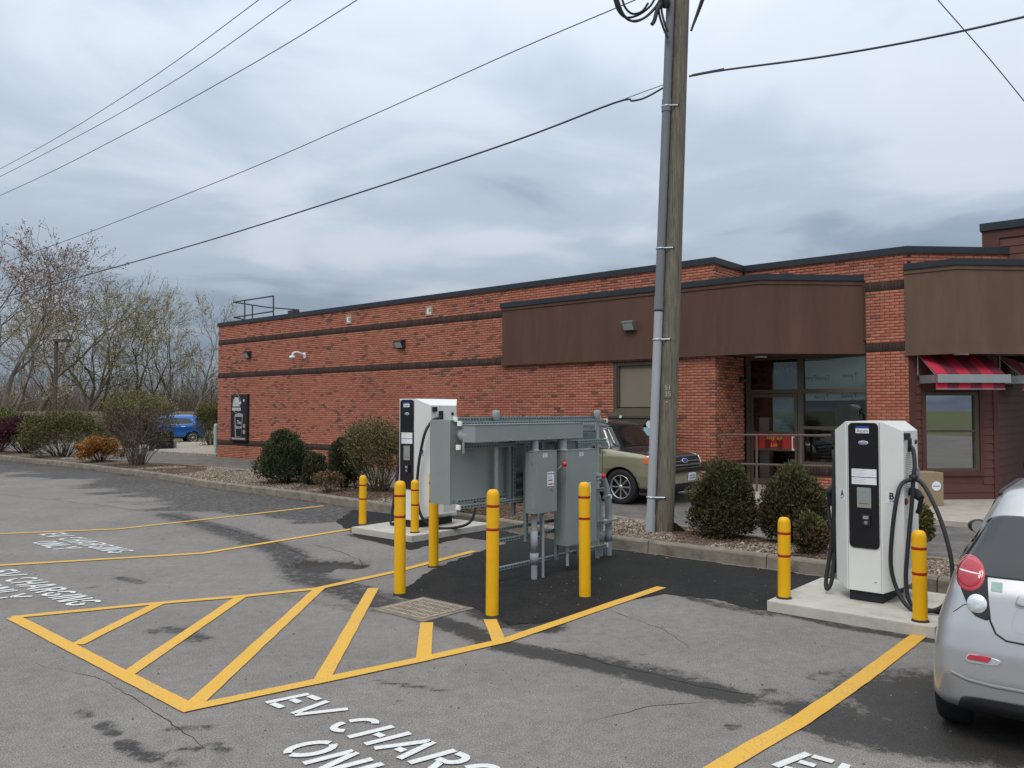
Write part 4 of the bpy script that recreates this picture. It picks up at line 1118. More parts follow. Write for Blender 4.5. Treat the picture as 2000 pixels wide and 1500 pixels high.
ch1=charger(Matrix.Translation(P),"white charging station behind the grey rack, seen from its cable side","",
            "Ruth",(1.10,1.16,1.165),CA1+CB1)

# ------------------------------------------------------------------ grey switchgear on a strut frame
M_GREY=mat("grey_green_enamel",(0.228,0.257,0.249),0.42,var=0.07,scale=2.5,bump=0.02,bscale=30,scuff=(6,0.60,0.35,(0.13,0.14,0.13),(1,1,0.3)))
M_GALV=mat("galvanised_steel",(0.36,0.40,0.39),0.42,metal=0.55,var=0.14,scale=22)
M_STRUT=mat("strut_steel",(0.23,0.285,0.275),0.45,metal=0.35,var=0.10,scale=12)
M_SLOT=mat("slot_black",(0.012,0.013,0.013),0.9,var=0)
M_PVC=mat("grey_pvc",(0.255,0.28,0.30),0.5,var=0.06,scale=6)
M_CAPW=mat("white_end_cap",(0.72,0.73,0.70),0.5,var=0.03)
M_KNOB=mat("red_knob",(0.50,0.015,0.03),0.35,var=0.03,coat=0.3)
ro=G(1167,1090); ro=ro-N*1.995
rack=empty("electrical_rack",(ro.x,ro.y,0),TH+math.pi/2,"grey switchgear rack of cabinets, wireway and conduits between the yellow bollards","switchgear")
# local: x along N (away), y along -D (to the left).  the side facing right is y<0
RM=Matrix.Translation((ro.x,ro.y,0)) @ Matrix.Rotation(TH+math.pi/2,4,'Z')
def RL(px,py,y): return local2(RM,px,py,y)
def local2(M_,px,py,y):
    o=M_@Vector((0,y,0)); nrm=M_.to_3x3()@Vector((0,1,0)); q=M_.inverted()@PL(px,py,o,nrm); return q.x,q.z
for s in (0.0,1.995):
    k=MB(); k.cyl((s,0,-0.05),(s,0,1.86),0.030,16); ps=k.build("post",M_GALV,rack)
    k=MB(); k.lathe([(0.030,1.82),(0.041,1.825),(0.043,1.925),(0.036,1.94),(0.001,1.945)],16,(s,0,0)); k.build("post_cap",M_PVC,ps)
def strut(x0,x1,y,z,face=-1,caps=(1,1),vert=False,slots=True):
    w_=0.0206
    root=None
    k=MB()
    if vert: k.box(z-w_,z+w_,y-w_,y+w_,x0,x1)
    else: k.box(x0,x1,y-w_,y+w_,z-w_,z+w_)
    root=k.build("strut",M_STRUT,rack,bevel=0.003)
    if slots:
        k=MB(); x=x0+0.03
        while x<x1-0.03:
            if vert: k.box(z-0.0065,z+0.0065,y+face*w_-0.0005,y+face*w_+0.0005,x,x+0.028)
            else: k.box(x,x+0.028,y+face*w_-0.0005,y+face*w_+0.0005,z-0.0065,z+0.0065)
            x+=0.048
        tag(k.build("strut_slot",M_SLOT,root),kind="stuff")
    for c_,xx in ((caps[0],x0),(caps[1],x1)):
        if c_ and not vert:
            k=MB(); k.box(xx-0.012,xx+0.012,y-0.027,y+0.027,z-0.027,z+0.027); k.build("end_cap",M_CAPW,root,bevel=0.005)
    return root
yf,yb=-0.052,0.052
strut(-0.64,2.12,yf,1.80); strut(-0.66,2.12,yf,1.545)
strut(-0.60,2.10,yb,1.845); strut(0.55,2.08,yb,1.665,caps=(0,0))
strut(-0.66,2.06,yf-0.0,0.905,caps=(1,0)); strut(-0.13,2.10,yf,0.475); strut(-0.05,2.12,yf,0.16)
strut(0.1,2.0,yb,0.58,caps=(0,0)); strut(-0.6,1.9,yb,0.955,caps=(0,0))
for xx in (0.40,0.70,0.98,1.42): strut(0.42 if xx<0.9 else 0.13,1.56,-0.085-0.02,xx,vert=True)
strut(0.72,1.80,0.012,0.315,vert=True); strut(0.90,1.80,0.0,0.22,vert=True,slots=False); strut(0.80,1.80,0.012,0.62,vert=True)
# big cabinet on the left side
k=MB(); k.box(-0.655,0.262,0.074,0.372,0.925,1.825); cab=k.build("panel_cabinet",M_GREY,rack,bevel=0.006)
k=MB(); k.box(-0.668,-0.656,0.066,0.380,0.92,1.83); k.build("cabinet_flange",M_GREY,cab,bevel=0.002)
k=MB(); k.box(-0.66,0.27,0.060,0.378,1.826,1.838); k.build("drip_edge",M_GREY,cab)
k=MB(); k.cyl((-0.45,0.07,0.895),(0.55,0.07,0.895),0.017,10); k.build("bonding_bar",M_GALV,rack)
# conduits behind, from cabinet to the switches
for z in (1.20,1.08,0.955):
    k=MB(); k.tube([(0.262,0.15,z),(0.42,0.13,z),(0.72,0.10,z)],0.036,10); cd=k.build("conduit",M_PVC,rack)
    k=MB(); k.box(0.33,0.60,0.02,0.06,z+0.036,z+0.06); k.build("clamp",M_GALV,cd)
k=MB(); k.box(0.30,1.95,0.12,0.30,1.0,1.70); k.build("rear_enclosure",M_GREY,rack,bevel=0.006)
# wireway
k=MB(); k.box(-0.622,1.318,-0.262,-0.078,1.600,1.782); tr=k.build("wireway",M_GREY,rack,bevel=0.003)
k=MB(); k.box(-0.63,1.325,-0.268,-0.072,1.7825,1.7925); k.build("wireway_lid",M_GREY,tr,bevel=0.002)
k=MB(); k.box(-0.6225,-0.61,-0.10,-0.073,1.48,1.60); k.build("hanger",M_GREY,tr)
for xx in (-0.40,-0.05,0.28,0.62,0.92,1.20):
    k=MB(); k.cyl((xx,-0.262,1.612),(xx,-0.276,1.612),0.009,8); k.build("screw",M_GALV,tr)
k=MB(); k.lathe([(0.045,-0.13),(0.075,-0.12),(0.075,0.0),(0.055,0.03)],18,(-0.55,-0.02,1.67),'Y'); k.build("hub",M_PVC,rack)
k=MB(); k.cyl((-0.50,0.08,1.68),(-0.50,-0.08,1.68),0.055,16); k.build("nipple",M_PVC,rack)
# two switches
def switch(x0,x1,z0,z1,yfront,dep,lever_x,lever_z,stx,stz):
    k=MB(); k.box(x0,x1,yfront+0.012,yfront+dep,z0,z1); sw_=k.build("switch_box",M_GREY,rack,bevel=0.004)
    k=MB(); k.box(x0-0.004,x1+0.004,yfront,yfront+0.011,z0-0.004,z1+0.006); dr=k.build("switch_door",M_GREY,sw_,bevel=0.003)
    k=MB(); k.box(x0-0.006,x1+0.006,yfront-0.004,yfront+dep,z1+0.0065,z1+0.013); k.build("drip_edge",M_GREY,sw_)
    k=MB(); cxx=x0+(x1-x0)*0.5; k.box(cxx-0.045,cxx+0.035,yfront-0.0015,yfront,z1-0.065,z1-0.02); k.build("tag_plate",M_LABEL,sw_)
    k=MB(); k.box(cxx-0.035,cxx+0.02,yfront-0.0021,yfront-0.0016,z1-0.036,z1-0.030); k.box(cxx-0.035,cxx+0.025,yfront-0.0021,yfront-0.0016,z1-0.054,z1-0.048); k.build("tag_print",M_INK,sw_)
    k=MB(); k.box(stx-0.062,stx+0.062,yfront-0.0015,yfront,stz-0.115,stz+0.05); k.build("warning_label",M_LABEL,sw_)
    k=MB()
    for zz_,xa,xb in ((stz-0.048,-0.045,0.03),(stz-0.092,-0.05,0.03),(stz+0.028,0.040,0.056),(stz-0.09,0.040,0.056)): k.box(stx+xa,stx+xb,yfront-0.0022,yfront-0.0016,zz_-0.007,zz_+0.007)
    k.build("warning_print",mat("maroon_print",(0.20,0.02,0.03),0.6),sw_)
    text("EATON",0.024,M_BLUE,"label_lettering",Matrix.Translation((stx-0.012,yfront-0.0024,stz+0.028))@Matrix.Rotation(math.pi/2,4,'X'),sw_,0.0002,bold=0.001)
    k=MB()
    for i_ in range(3): k.box(stx-0.045,stx+0.025,yfront-0.0022,yfront-0.0016,stz-0.004-i_*0.011,stz-i_*0.011)
    k.build("warning_print",M_GRAYT,sw_)
    if x1-x0>0.5:
        k=MB(); k.box(stx-0.005,stx+0.06,yfront-0.0015,yfront,stz-0.20,stz-0.125); k.build("caution_label",mat("caution_yellow",(0.62,0.60,0.06),0.5),sw_)
    for zz_ in (z0+0.08,z1-0.10):
        k=MB(); k.box(x0-0.012,x0-0.004,yfront+0.004,yfront+0.02,zz_-0.03,zz_+0.03); k.build("hinge",M_GALV,sw_)
    k=MB(); k.cyl((stx+0.01,yfront,stz-0.145),(stx+0.01,yfront-0.012,stz-0.145),0.013,10); k.build("latch",M_ALU,sw_)
    lx=x1+0.006
    k=MB(); k.box(lx-0.006,lx+0.02,yfront+0.02,yfront+0.09,lever_z-0.10,lever_z+0.02); k.tube([(lx+0.02,yfront+0.05,lever_z-0.06),(lx+0.05,yfront-0.01,lever_z),(lx+0.065,yfront-0.05,lever_z+0.03)],[0.010,0.010,0.011],8); k.tube([(lx+0.012,yfront+0.06,lever_z),(lx+0.055,yfront+0.05,lever_z-0.07),(lx+0.012,yfront+0.06,lever_z-0.16)],0.006,6); lv_=k.build("lever",M_GALV,sw_)
    k=MB(); k.lathe([(0.001,-0.03),(0.024,-0.024),(0.031,0),(0.024,0.024),(0.001,0.03)],16,(lx+0.068,yfront-0.06,lever_z+0.035)); k.build("lever_knob",M_KNOB,sw_)
    return sw_
switch(0.312,0.733,0.762,1.462,-0.30,0.13,0,1.27,0.62,1.175)
switch(0.925,1.545,0.322,1.448,-0.30,0.175,0,1.08,1.36,1.00)
def cond(pts,r,m=M_PVC,couple=()):
    k=MB(); k.tube(pts,r,14); o=k.build("conduit",m,rack)
    for z0,z1,x,y,rr in couple:
        k=MB(); k.lathe([(r,z0),(rr,z0),(rr,z1),(r,z1)],16,(x,y,0)); k.build("coupling",m,o)
    return o
cond([(0.44,-0.21,1.46),(0.44,-0.21,1.61)],0.043,couple=((1.462,1.49,0.44,-0.21,0.05),))
cond([(0.985,-0.19,1.45),(0.985,-0.19,1.61)],0.060,couple=((1.448,1.475,0.985,-0.19,0.068),))
cond([(0.42,-0.215,-0.02),(0.42,-0.215,0.77)],0.036,couple=((0.18,0.30,0.42,-0.215,0.05),(0.30,0.55,0.42,-0.215,0.043),(0.74,0.762,0.42,-0.215,0.045)))
cond([(0.55,-0.24,-0.02),(0.55,-0.24,0.77)],0.017)
cond([(1.02,-0.24,0.07),(1.02,-0.24,0.33)],0.019,couple=((0.23,0.27,1.02,-0.24,0.025),))
# two big sweeps coming out on the far side and down into the ground
for dx_,dy_,zt_ in ((2.13,0.06,0.98),(2.25,0.0,1.10)):
    cond([(1.55,dy_+0.05,zt_+0.08),(1.85,dy_+0.02,zt_+0.03),(dx_-0.13,dy_,zt_-0.06),(dx_-0.04,dy_,zt_-0.20),(dx_,dy_,zt_-0.40),(dx_,dy_,0.5),(dx_,dy_,-0.03)],0.046,couple=((0.20,0.34,dx_,dy_,0.054),))
k=MB(); k.box(2.00,2.36,-0.10,-0.05,0.46,0.49); k.build("bracket",M_GALV,rack)
strut(2.0,2.14,-0.10,0.80,caps=(0,1))

# ------------------------------------------------------------------ drain grate
g0=[(728,1188),(822,1172.5),(936,1188),(812,1212)]
gp=[G(x,y) for x,y in ((744,1191),(828,1174.5),(922,1187.5),(810,1209))]
gm_=sum(gp,Vector((0,0,0)))/4
grate=empty("drain_grate",gm_,TH,"rusty cast iron drain grate set in a concrete collar by the yellow hatching","drain grate")
M_IRON=mat("rusty_iron",(0.30,0.25,0.20),0.7,metal=0.2,var=0.35,scale=14,bump=0.3)
gx,gy=0.36,0.36
ex=(gp[2]-gp[1]).length/2; ey=(gp[1]-gp[0]).length/2
ex,ey=0.31,0.285
k=MB(); 
for a0,a1,b0,b1 in ((-ex-0.055,ex+0.055,-ey-0.055,-ey),(-ex-0.055,ex+0.055,ey,ey+0.055),(-ex-0.055,-ex,-ey,ey),(ex,ex+0.055,-ey,ey)): k.box(a0,a1,b0,b1,-0.02,0.009)
k.build("collar",M_KERB,grate)
k=MB(); k.box(-ex,ex,-ey,ey,0.0045,0.0052); k.build("pit",M_SLOT,grate)
k=MB()
for a0,a1,b0,b1 in ((-ex,ex,-ey,-ey+0.03),(-ex,ex,ey-0.03,ey),(-ex,-ex+0.03,-ey+0.03,ey-0.03),(ex-0.03,ex,-ey+0.03,ey-0.03)): k.box(a0,a1,b0,b1,0,0.016)
k.build("grate_frame",M_IRON,grate)
for i_ in range(1,5):
    y=-ey+i_*2*ey/5; k=MB(); k.box(-ex+0.03,ex-0.03,y-0.012,y+0.012,0.002,0.0165); k.build("grate_rib",M_IRON,grate)
for i_ in range(1,15):
    x=-ex+i_*2*ex/15; k=MB(); k.box(x-0.010,x+0.010,-ey+0.03,ey-0.03,0.001,0.0148); k.build("grate_bar",M_IRON,grate)

# ------------------------------------------------------------------ utility pole
M_POLE=mat("weathered_pole_wood",(0.150,0.135,0.105),0.9,var=0.55,scale=9,bump=0.9,bscale=30,stretch=(6,6,0.35))
M_CRACK=mat("pole_crack",(0.02,0.017,0.013),0.95,var=0)
M_PVCD=mat("dark_grey_pvc",(0.155,0.165,0.18),0.55,var=0.08,scale=5,stretch=(3,3,0.5))
M_PVCL=mat("pale_grey_pvc",(0.34,0.355,0.37),0.5,var=0.06,scale=5,stretch=(3,3,0.5))
M_STEELB=mat("bright_steel",(0.55,0.60,0.64),0.3,metal=0.7,var=0.05)
pb=G(1299,1043,0.14); pb+=Vector((0,0.12,0))
pole=empty("utility_pole",pb,0,"weathered wooden utility pole with grey conduit riser and coiled cables","utility pole")
lean=Vector((0.040,0.0,1.0))
def pz(z): return Vector((lean.x*z,lean.y*z,z))
PH=11.2
k=MB(); zs=[i*PH/40 for i in range(41)]
sg=28; vs=[]
for z in zs:
    r=0.148-0.0042*z; c_=pz(z-0.15)
    for j in range(sg):
        a=2*math.pi*j/sg; rr=r*(1+0.012*noise.noise((math.cos(a)*3,math.sin(a)*3,z*0.5)))
        da=abs(((a-math.radians(-58)+math.pi)%(2*math.pi))-math.pi)
        if da<0.09: rr-=0.016
        vs.append((c_.x+rr*math.cos(a),c_.y+rr*math.sin(a),c_.z))
fs=[(i*sg+j,i*sg+(j+1)%sg,(i+1)*sg+(j+1)%sg,(i+1)*sg+j) for i in range(40) for j in range(sg)]
k.add(vs,fs,True); k.build("pole_shaft",M_POLE,pole)
def on_pole(z,adeg,extra=0.0):
    a=math.radians(adeg); r=0.148-0.0042*(z+0.15)+extra; c_=pz(z); return Vector((c_.x+r*math.cos(a),c_.y+r*math.sin(a),c_.z))
k=MB(); k.tube([on_pole(z,-58,-0.006) for z in np.linspace(0,PH-1,30)],0.006,5); k.build("ground_wire",M_CRACK,pole)
def riser(z): 
    return on_pole(z,196,0.068)
zc1=PL(1283,610,pb,Vector((0,1,0))).z-pb.z; zc2=PL(1300,225,pb,Vector((0,1,0))).z-pb.z
k=MB(); k.tube([riser(z) for z in np.linspace(-0.1,zc1,14)],0.064,18); rs=k.build("riser_conduit",M_PVCL,pole)
k=MB(); k.tube([riser(z) for z in np.linspace(zc1+0.02,PH-1.5,16)],0.064,18); rs2=k.build("riser_conduit",M_PVCD,pole)
for z,m_,h in ((0.0,M_PVCL,0.24),(zc1,M_PVCD,0.20),(zc2,M_PVCD,0.18)):
    k=MB(); k.tube([riser(z+0.03),riser(z+0.03+h)],0.072,18); k.build("coupling",m_,pole)
for py in (970,664,487,211):
    z=PL(1290,py,pb,Vector((0,1,0))).z-pb.z; c_=riser(z)
    k=MB(); k.tube([c_+Vector((0.068*math.cos(a),0.068*math.sin(a),0)) for a in np.linspace(math.radians(110),math.radians(300),12)],[0.012]*12,6)
    e_=on_pole(z,228,0.012); k.tube([c_+Vector((0.068*math.cos(math.radians(300)),0.068*math.sin(math.radians(300)),0)),on_pole(z,250,0.004),on_pole(z,266,0.004)],0.012,6)
    st_=k.build("strap",M_STEELB,pole); 
    k=MB(); e_=on_pole(z,262,0.01); k.cyl(e_,e_+Vector((0,-0.02,0)),0.010,8); k.build("bolt",M_CRACK,pole)
zp=PL(1297,765,pb,Vector((0,1,0))).z-pb.z
pl_=Matrix.Translation(on_pole(zp,253,0.004)) @ Matrix.Rotation(math.radians(-17),4,'Z')
k=MB(pl_); k.box(-0.052,0.052,-0.003,0.002,-0.10,0.125); k.build("number_plate",M_POLE,pole)
M_NUM=mat("tin_numerals",(0.40,0.36,0.28),0.5,metal=0.3)
text("51",0.10,M_NUM,"numeral",pl_@facing(0.008,-0.0045,0.055),pole,0.001)
text("35",0.10,M_NUM,"numeral",pl_@facing(0.008,-0.0045,-0.04),pole,0.001)
k=MB(pl_); k.cyl((-0.01,-0.004,-0.15),(-0.01,0.0,-0.15),0.013,10); k.build("tag_disc",M_NUM,pole)
k=MB(); k.prism([(0.16,-0.12),(0.34,-0.02),(0.30,0.04),(0.14,-0.02)],[0,0,0,0],[0.16,0.02,0.02,0.16]); k.build("guy_anchor",M_CRACK,pole)
# coils and drops near the top
def pix_on(px,py,dy=0.0):
    q=PL(px,py,pb+Vector((0,dy,0)),Vector((0,1,0))); return q-pb
coils=[[(1199,-4),(1207,20),(1222,34),(1245,30),(1268,14),(1280,-4)],[(1202,-4),(1212,22),(1230,40),(1256,36),(1278,16),(1290,-2)],[(1205,-6),(1218,28),(1238,42),(1262,33),(1284,12)],
       [(1214,-4),(1222,16),(1236,27),(1254,22),(1266,6)],[(1289,-8),(1287,24),(1297,58),(1305,74)],[(1293,-8),(1292,18),(1298,46),(1305,62)],[(1291,8),(1283,22),(1278,40),(1273,48)],
       [(1375,-4),(1366,20),(1352,54)],[(1372,-6),(1362,24),(1350,60)]]
for i_,c_ in enumerate(coils):
    k=MB(); k.tube(spline([pix_on(x,y,-0.12-0.02*i_) for x,y in c_],6),0.017 if i_!=6 else 0.03,8); k.build("cable_coil",M_CABLE,pole)
k=MB(); a_=pix_on(1300,2,-0.15); k.lathe([(0.05,-0.09),(0.07,-0.05),(0.07,0.05),(0.04,0.09)],12,tuple(a_)); k.build("splice_closure",M_CABLE,pole)

# ------------------------------------------------------------------ overhead wires
M_WIRE=mat("wire_grey",(0.055,0.058,0.065),0.6,var=0)
farp=Vector((-52.8,60.0,0)); pvec=Vector((pb.x+0.25,pb.y,0)); wd_=(farp-pvec).normalized(); wn_=Vector((-wd_.y,wd_.x,0))
WG="overhead wires from the pole"
def wire(pxs,r,label,plane=None,extend=()):
    n_=wn_ if plane is None else plane[1]; p_=pvec if plane is None else plane[0]
    P=[PL(x,y,p_,n_) for x,y in pxs]
    P=list(extend)+P
    k=MB(); k.tube(spline(P,5),r,6); return tag(k.build("overhead_wire",M_WIRE),label,"wire",WG)
wire([(-300,665),(0,583),(130,548),(400,472),(700,377),(1000,277),(1200,201),(1236,197),(1262,190),(1303,167)],0.016,"thick black cable from the pole to the left, the lowest of the wires")
wire([(1208,198),(1250,182),(1303,163)],0.006,"thin steel strand rising just above the sag of the thick cable")
wire([(-300,610),(35,503),(400,365),(700,237),(1000,102),(1240,0),(1330,-42)],0.0095,"thin wire next above the thick cable, reaching the pole top")
wire([(-300,510),(0,382),(250,259),(500,121),(697,0),(1000,-200),(1330,-440)],0.011,"third wire from the bottom at the far left, crossing the upper sky")
wire([(-300,492),(0,345),(300,183),(568,0),(800,-170),(1330,-560)],0.010,"lower of the close pair of wires at the upper left")
wire([(-300,480),(0,330),(250,183),(505,0),(760,-200),(1330,-640)],0.010,"uppermost wire of all at the upper left corner")
rp=Vector((pvec.x+0.05,pvec.y,0)); rd=(Vector((5.95,9.4,0))-rp).normalized(); rn=Vector((-rd.y,rd.x,0))
wire([(1346,149),(1420,136),(1600,112),(1800,77),(2000,33),(2160,-10)],0.0145,"thick cable leaving the pole to the right",(rp,rn))
wire([(1352,146),(1414,134)],0.010,"short lashing strand above the cable right of the pole",(rp,rn))
bp_=Vector((9.5,14.0,0)); bd_=(bp_-rp).normalized()
wire([(1340,-560),(1600,-265),(1830,-2),(1930,112),(2000,197),(2120,345)],0.009,"thin service drop slanting down at the upper right corner",(rp,Vector((-bd_.y,bd_.x,0))))
for (px,py) in ((1210,197),(1197,202),(1257,193)):
    pass

# ------------------------------------------------------------------ fittings on the shop wall
M_LAMPB=mat("lamp_housing",(0.035,0.034,0.030),0.5,var=0.1); M_LAMPG=mat("lamp_housing_grey",(0.13,0.125,0.105),0.55,var=0.12)
M_LENS=mat("lamp_lens",(0.42,0.46,0.45),0.2,var=0.15,scale=25,coat=0.5)
def wall_pack(px,py,w,h,m,label,y=0.0):
    x,z=local(BF,px,py,y); o=empty("wall_lamp",BF@Vector((x,y,z)),TH,label,"wall lamp","wall lamps on the shop")
    k=MB(); k.add([(-w/2,0,-h/2),(w/2,0,-h/2),(w/2,0,h/2),(-w/2,0,h/2),(-w/2,-w*0.28,-h/2),(w/2,-w*0.28,-h/2),(w/2,-w*0.62,h*0.22),(w/2,-w*0.58,h*0.42),(-w/2,-w*0.58,h*0.42),(-w/2,-w*0.62,h*0.22)],
      [(0,1,2,3),(0,4,5,1),(4,9,6,5),(9,8,7,6),(8,3,2,7),(1,5,6,7,2),(0,3,8,9,4)]); k.build("housing",m,o,bevel=0.006)
    k=MB(); a=Vector((0,-w*0.28,-h/2)); b=Vector((0,-w*0.62,h*0.22)); d_=(b-a); nn=Vector((0,-d_.z,d_.y)).normalized()*0.004
    if nn.z>0: nn=-nn
    q=[a+d_*0.10+nn,a+d_*0.92+nn]
    k.add([(-w*0.42,q[0].y,q[0].z),(w*0.42,q[0].y,q[0].z),(w*0.42,q[1].y,q[1].z),(-w*0.42,q[1].y,q[1].z)],[(0,1,2,3)]); k.build("lens",M_LENS,o,recalc=False)
    return o
wall_pack(487,693,0.33,0.27,M_LAMPB,"dark wall lamp near the far end of the brick wall")
wall_pack(785,672,0.36,0.28,M_LAMPB,"dark wall lamp in the middle of the brick wall")
wall_pack(1233,636,0.34,0.26,M_LAMPG,"grey wall lamp on the brown canopy left of the pole",-0.093)
x,z=local(BF,592,694); o=empty("security_camera",BF@Vector((x,0,z)),TH,"white dome camera on a curved arm between the two brick wall lamps","camera")
k=MB(); k.box(0.02,0.16,-0.02,0,-0.11,0.10); k.build("wall_plate",M_LABEL,o,bevel=0.006)
k=MB(); k.tube(spline([(0.09,-0.02,0.0),(0.06,-0.12,0.06),(0.0,-0.28,0.10),(-0.04,-0.40,0.05),(-0.05,-0.42,-0.04)],5),0.035,10); k.build("arm",M_LABEL,o)
k=MB(); k.lathe([(0.05,0.02),(0.10,0.0),(0.115,-0.05),(0.10,-0.07),(0.02,-0.08)],18,(-0.05,-0.42,-0.05)); k.build("dome_housing",M_LABEL,o)
k=MB(); k.lathe([(0.085,-0.07),(0.075,-0.11),(0.04,-0.14),(0.001,-0.15)],16,(-0.05,-0.42,-0.05)); k.build("dome",M_LENS,o)
for px,py,lb in ((682,624,"small square wall vent with white hood, left one under the roof edge"),(839,607,"small square wall vent with white hood, right one under the roof edge")):
    x,z=local(BF,px,py); o=empty("wall_vent",BF@Vector((x,0,z)),TH,lb,"vent","square vents under the coping"); w=0.15
    k=MB()
    for a in ((-w,w,w*0.62,w),(-w,w,-w,-w*0.62),(-w,-w*0.62,-w*0.62,w*0.62),(w*0.62,w,-w*0.62,w*0.62)): k.box(a[0],a[1],-0.03,0.01,a[2],a[3])
    k.build("frame",mat("buff_frame",(0.36,0.26,0.20),0.7),o)
    k=MB(); k.box(-w*0.62,w*0.62,-0.022,0.0,-w*0.62,w*0.62); k.build("hood",M_LABEL,o)
    k=MB(); k.box(-w*0.12,w*0.58,-0.025,-0.0225,-w*0.35,w*0.40); k.build("grille",mat("green_grey",(0.22,0.26,0.22),0.7),o)
# poster box
px0,pz0=local(BF,450,861,-0.10); px1,pz1=local(BF,483,770,-0.10)
o=empty("poster_case",BF@Vector((px0,0,pz0)),TH,"tall black framed coffee poster on the far end of the brick wall","poster"); PW,PHh=px1-px0,pz1-pz0
k=MB(); k.box(0,PW,-0.10,0,0,PHh); k.build("case",mat("black_case",(0.018,0.016,0.018),0.4),o,bevel=0.012)
k=MB(); k.box(0.07,PW-0.07,-0.104,-0.101,0.06,PHh-0.07); k.build("poster_sheet",mat("poster_black",(0.016,0.017,0.020),0.35),o)
M_PW=mat("poster_white",(0.60,0.58,0.58),0.6,var=0.05); M_PG=mat("poster_grey",(0.30,0.27,0.28),0.6,var=0.3,scale=9)
for s,zf,sz,xs_ in (("NEW",0.905,0.135,0.9),("DARK",0.848,0.175,0.95),("ROAST",0.775,0.18,0.9)): text(s,sz,M_PW,"poster_lettering",facing(PW*0.38,-0.107,PHh*zf),o,0.001,xs=xs_,bold=0.012) if False else text(s,sz,M_PW,"poster_lettering",facing(PW*0.36,-0.107,PHh*zf)@Matrix.Diagonal((xs_,1,1,1)),o,0.001,bold=0.012)
k=MB(); k.box(PW*0.10,PW*0.62,-0.107,-0.1045,PHh*0.655,PHh*0.715); k.build("poster_banner",M_PW,o)
k=MB(); 
for i_ in range(9): k.box(PW*(0.14+0.05*i_),PW*(0.175+0.05*i_),-0.109,-0.1075,PHh*0.672,PHh*0.697)
k.build("poster_banner_print",M_PG,o)
k=MB(); cxp,rx,rz=PW*0.36,PW*0.26,PHh*0.19
ring=[(cxp+rx*math.cos(a),-0.106,PHh*0.80+rz*math.sin(a)) for a in np.linspace(0,2*math.pi,28)]
k.tube(ring,0.008,5,caps=False); k.build("poster_ring",M_PG,o)
cupx0,cupx1=PW*0.30,PW*0.72
k=MB(); k.prism([(0,0)],0,0) if False else None
def outline(pts,r,name,m): 
    k=MB(); k.tube([(x,-0.106,z) for x,z in pts],r,5); return k.build(name,m,o)
outline([(PW*0.28,PHh*0.53),(PW*0.33,PHh*0.09),(PW*0.68,PHh*0.09),(PW*0.74,PHh*0.53)],0.022,"poster_cup",M_PG)
k=MB(); k.add([(PW*0.26,-0.106,PHh*0.52),(PW*0.76,-0.106,PHh*0.52),(PW*0.75,-0.106,PHh*0.58),(PW*0.52,-0.106,PHh*0.605),(PW*0.28,-0.106,PHh*0.58)],[(0,1,2,3,4)]); k.build("poster_cup_lid",M_PG,o,recalc=False)
text("The",0.22,M_PW,"poster_lettering",facing(PW*0.50,-0.107,PHh*0.40),o,0.001,shear=0.35); text("Roaster",0.17,M_PW,"poster_lettering",facing(PW*0.50,-0.107,PHh*0.30),o,0.001,shear=0.35)
k=MB(); k.box(PW*0.09,PW*0.90,-0.106,-0.1045,PHh*0.035,PHh*0.075); k.build("poster_foot",M_PG,o)
for fx,fz,rr in ((0.60,0.82,0.055),(0.80,0.87,0.055),(0.83,0.33,0.08),(0.83,0.20,0.09)):
    k=MB(); k.cyl((PW*fx,-0.1045,PHh*fz),(PW*fx,-0.107,PHh*fz),rr,12); k.build("poster_light",M_PG if fz<0.5 else M_PW,o)
# soffit lamps and security box
for px,py,lb in ((1486,697.5,"round lamp sunk in the underside of the canopy over the shop door"),(1878,692,"round lamp sunk in the canopy underside above the red awning")):
    z=CAN_Z0 if px<1600 else z2a; q=PL(px,py,Vector((0,0,z)),Vector((0,0,1)))
    o=empty("soffit_lamp",q,0,lb,"lamp","lamps under the canopies"); k=MB(); k.lathe([(0.14,0.012),(0.14,-0.012),(0.11,-0.014)],20); k.build("trim_ring",M_LABEL,o); k=MB(); k.lathe([(0.11,-0.008),(0.001,-0.008)],20); k.build("lens",M_LENS,o)
cpos=BF@Vector((LA,0.95,0)); nD=Vector(D); q=PL(1446,741,cpos,nD); 
o=empty("door_camera",q,TH,"small black camera fixed to the brick return beside the shop door","camera"); k=MB(); k.box(0,0.04,-0.05,0.05,-0.05,0.05); k.build("mount",M_LAMPB,o); k=MB(); k.cyl((0.03,-0.10,-0.03),(0.16,0.14,0.0),0.045,12); k.build("barrel",M_LAMPB,o)

# roof railing round the hatch
o=empty("roof_railing",BF@Vector((1.2,1.0,ROOF)),TH,"dark pipe guard railing on the far corner of the flat roof","railing")
M_PIPE=mat("brown_pipe",(0.055,0.042,0.038),0.5)
RB=o.matrix_basis.copy(); RF=frame(BF@Vector((0,0.6,0)))
def rr_(px,py,y): q=local(BF,px,py,y); return Vector((q[0]-1.2,y-1.0,q[1]-ROOF))
for name_,pts in (("top_rail",[rr_(457,590,0.5),rr_(534,578,0.5)]),("mid_rail",[rr_(457,620,0.5),rr_(534,608,0.5)]),("post",[rr_(534,578,0.5),rr_(534,618,0.5)]),("post",[rr_(478,587,0.5),rr_(478,625,0.5)]),
                  ("top_rail",[rr_(457,590,0.5),rr_(520,600,2.6),rr_(583,605,2.6)]),("mid_rail",[rr_(457,620,0.5),rr_(478,624,1.6)]),("post",[rr_(493,595,1.8),rr_(493,624,1.8)]),("post",[rr_(583,605,2.6),rr_(583,612,2.6)])):
    k=MB(); k.tube(pts,0.028,8); k.build(name_,M_PIPE,o)
k=MB(); a=rr_(562,607,2.0); k.box(a.x,a.x+0.4,a.y,a.y+0.3,a.z-0.35,a.z); k.build("hatch",M_PIPE,o)
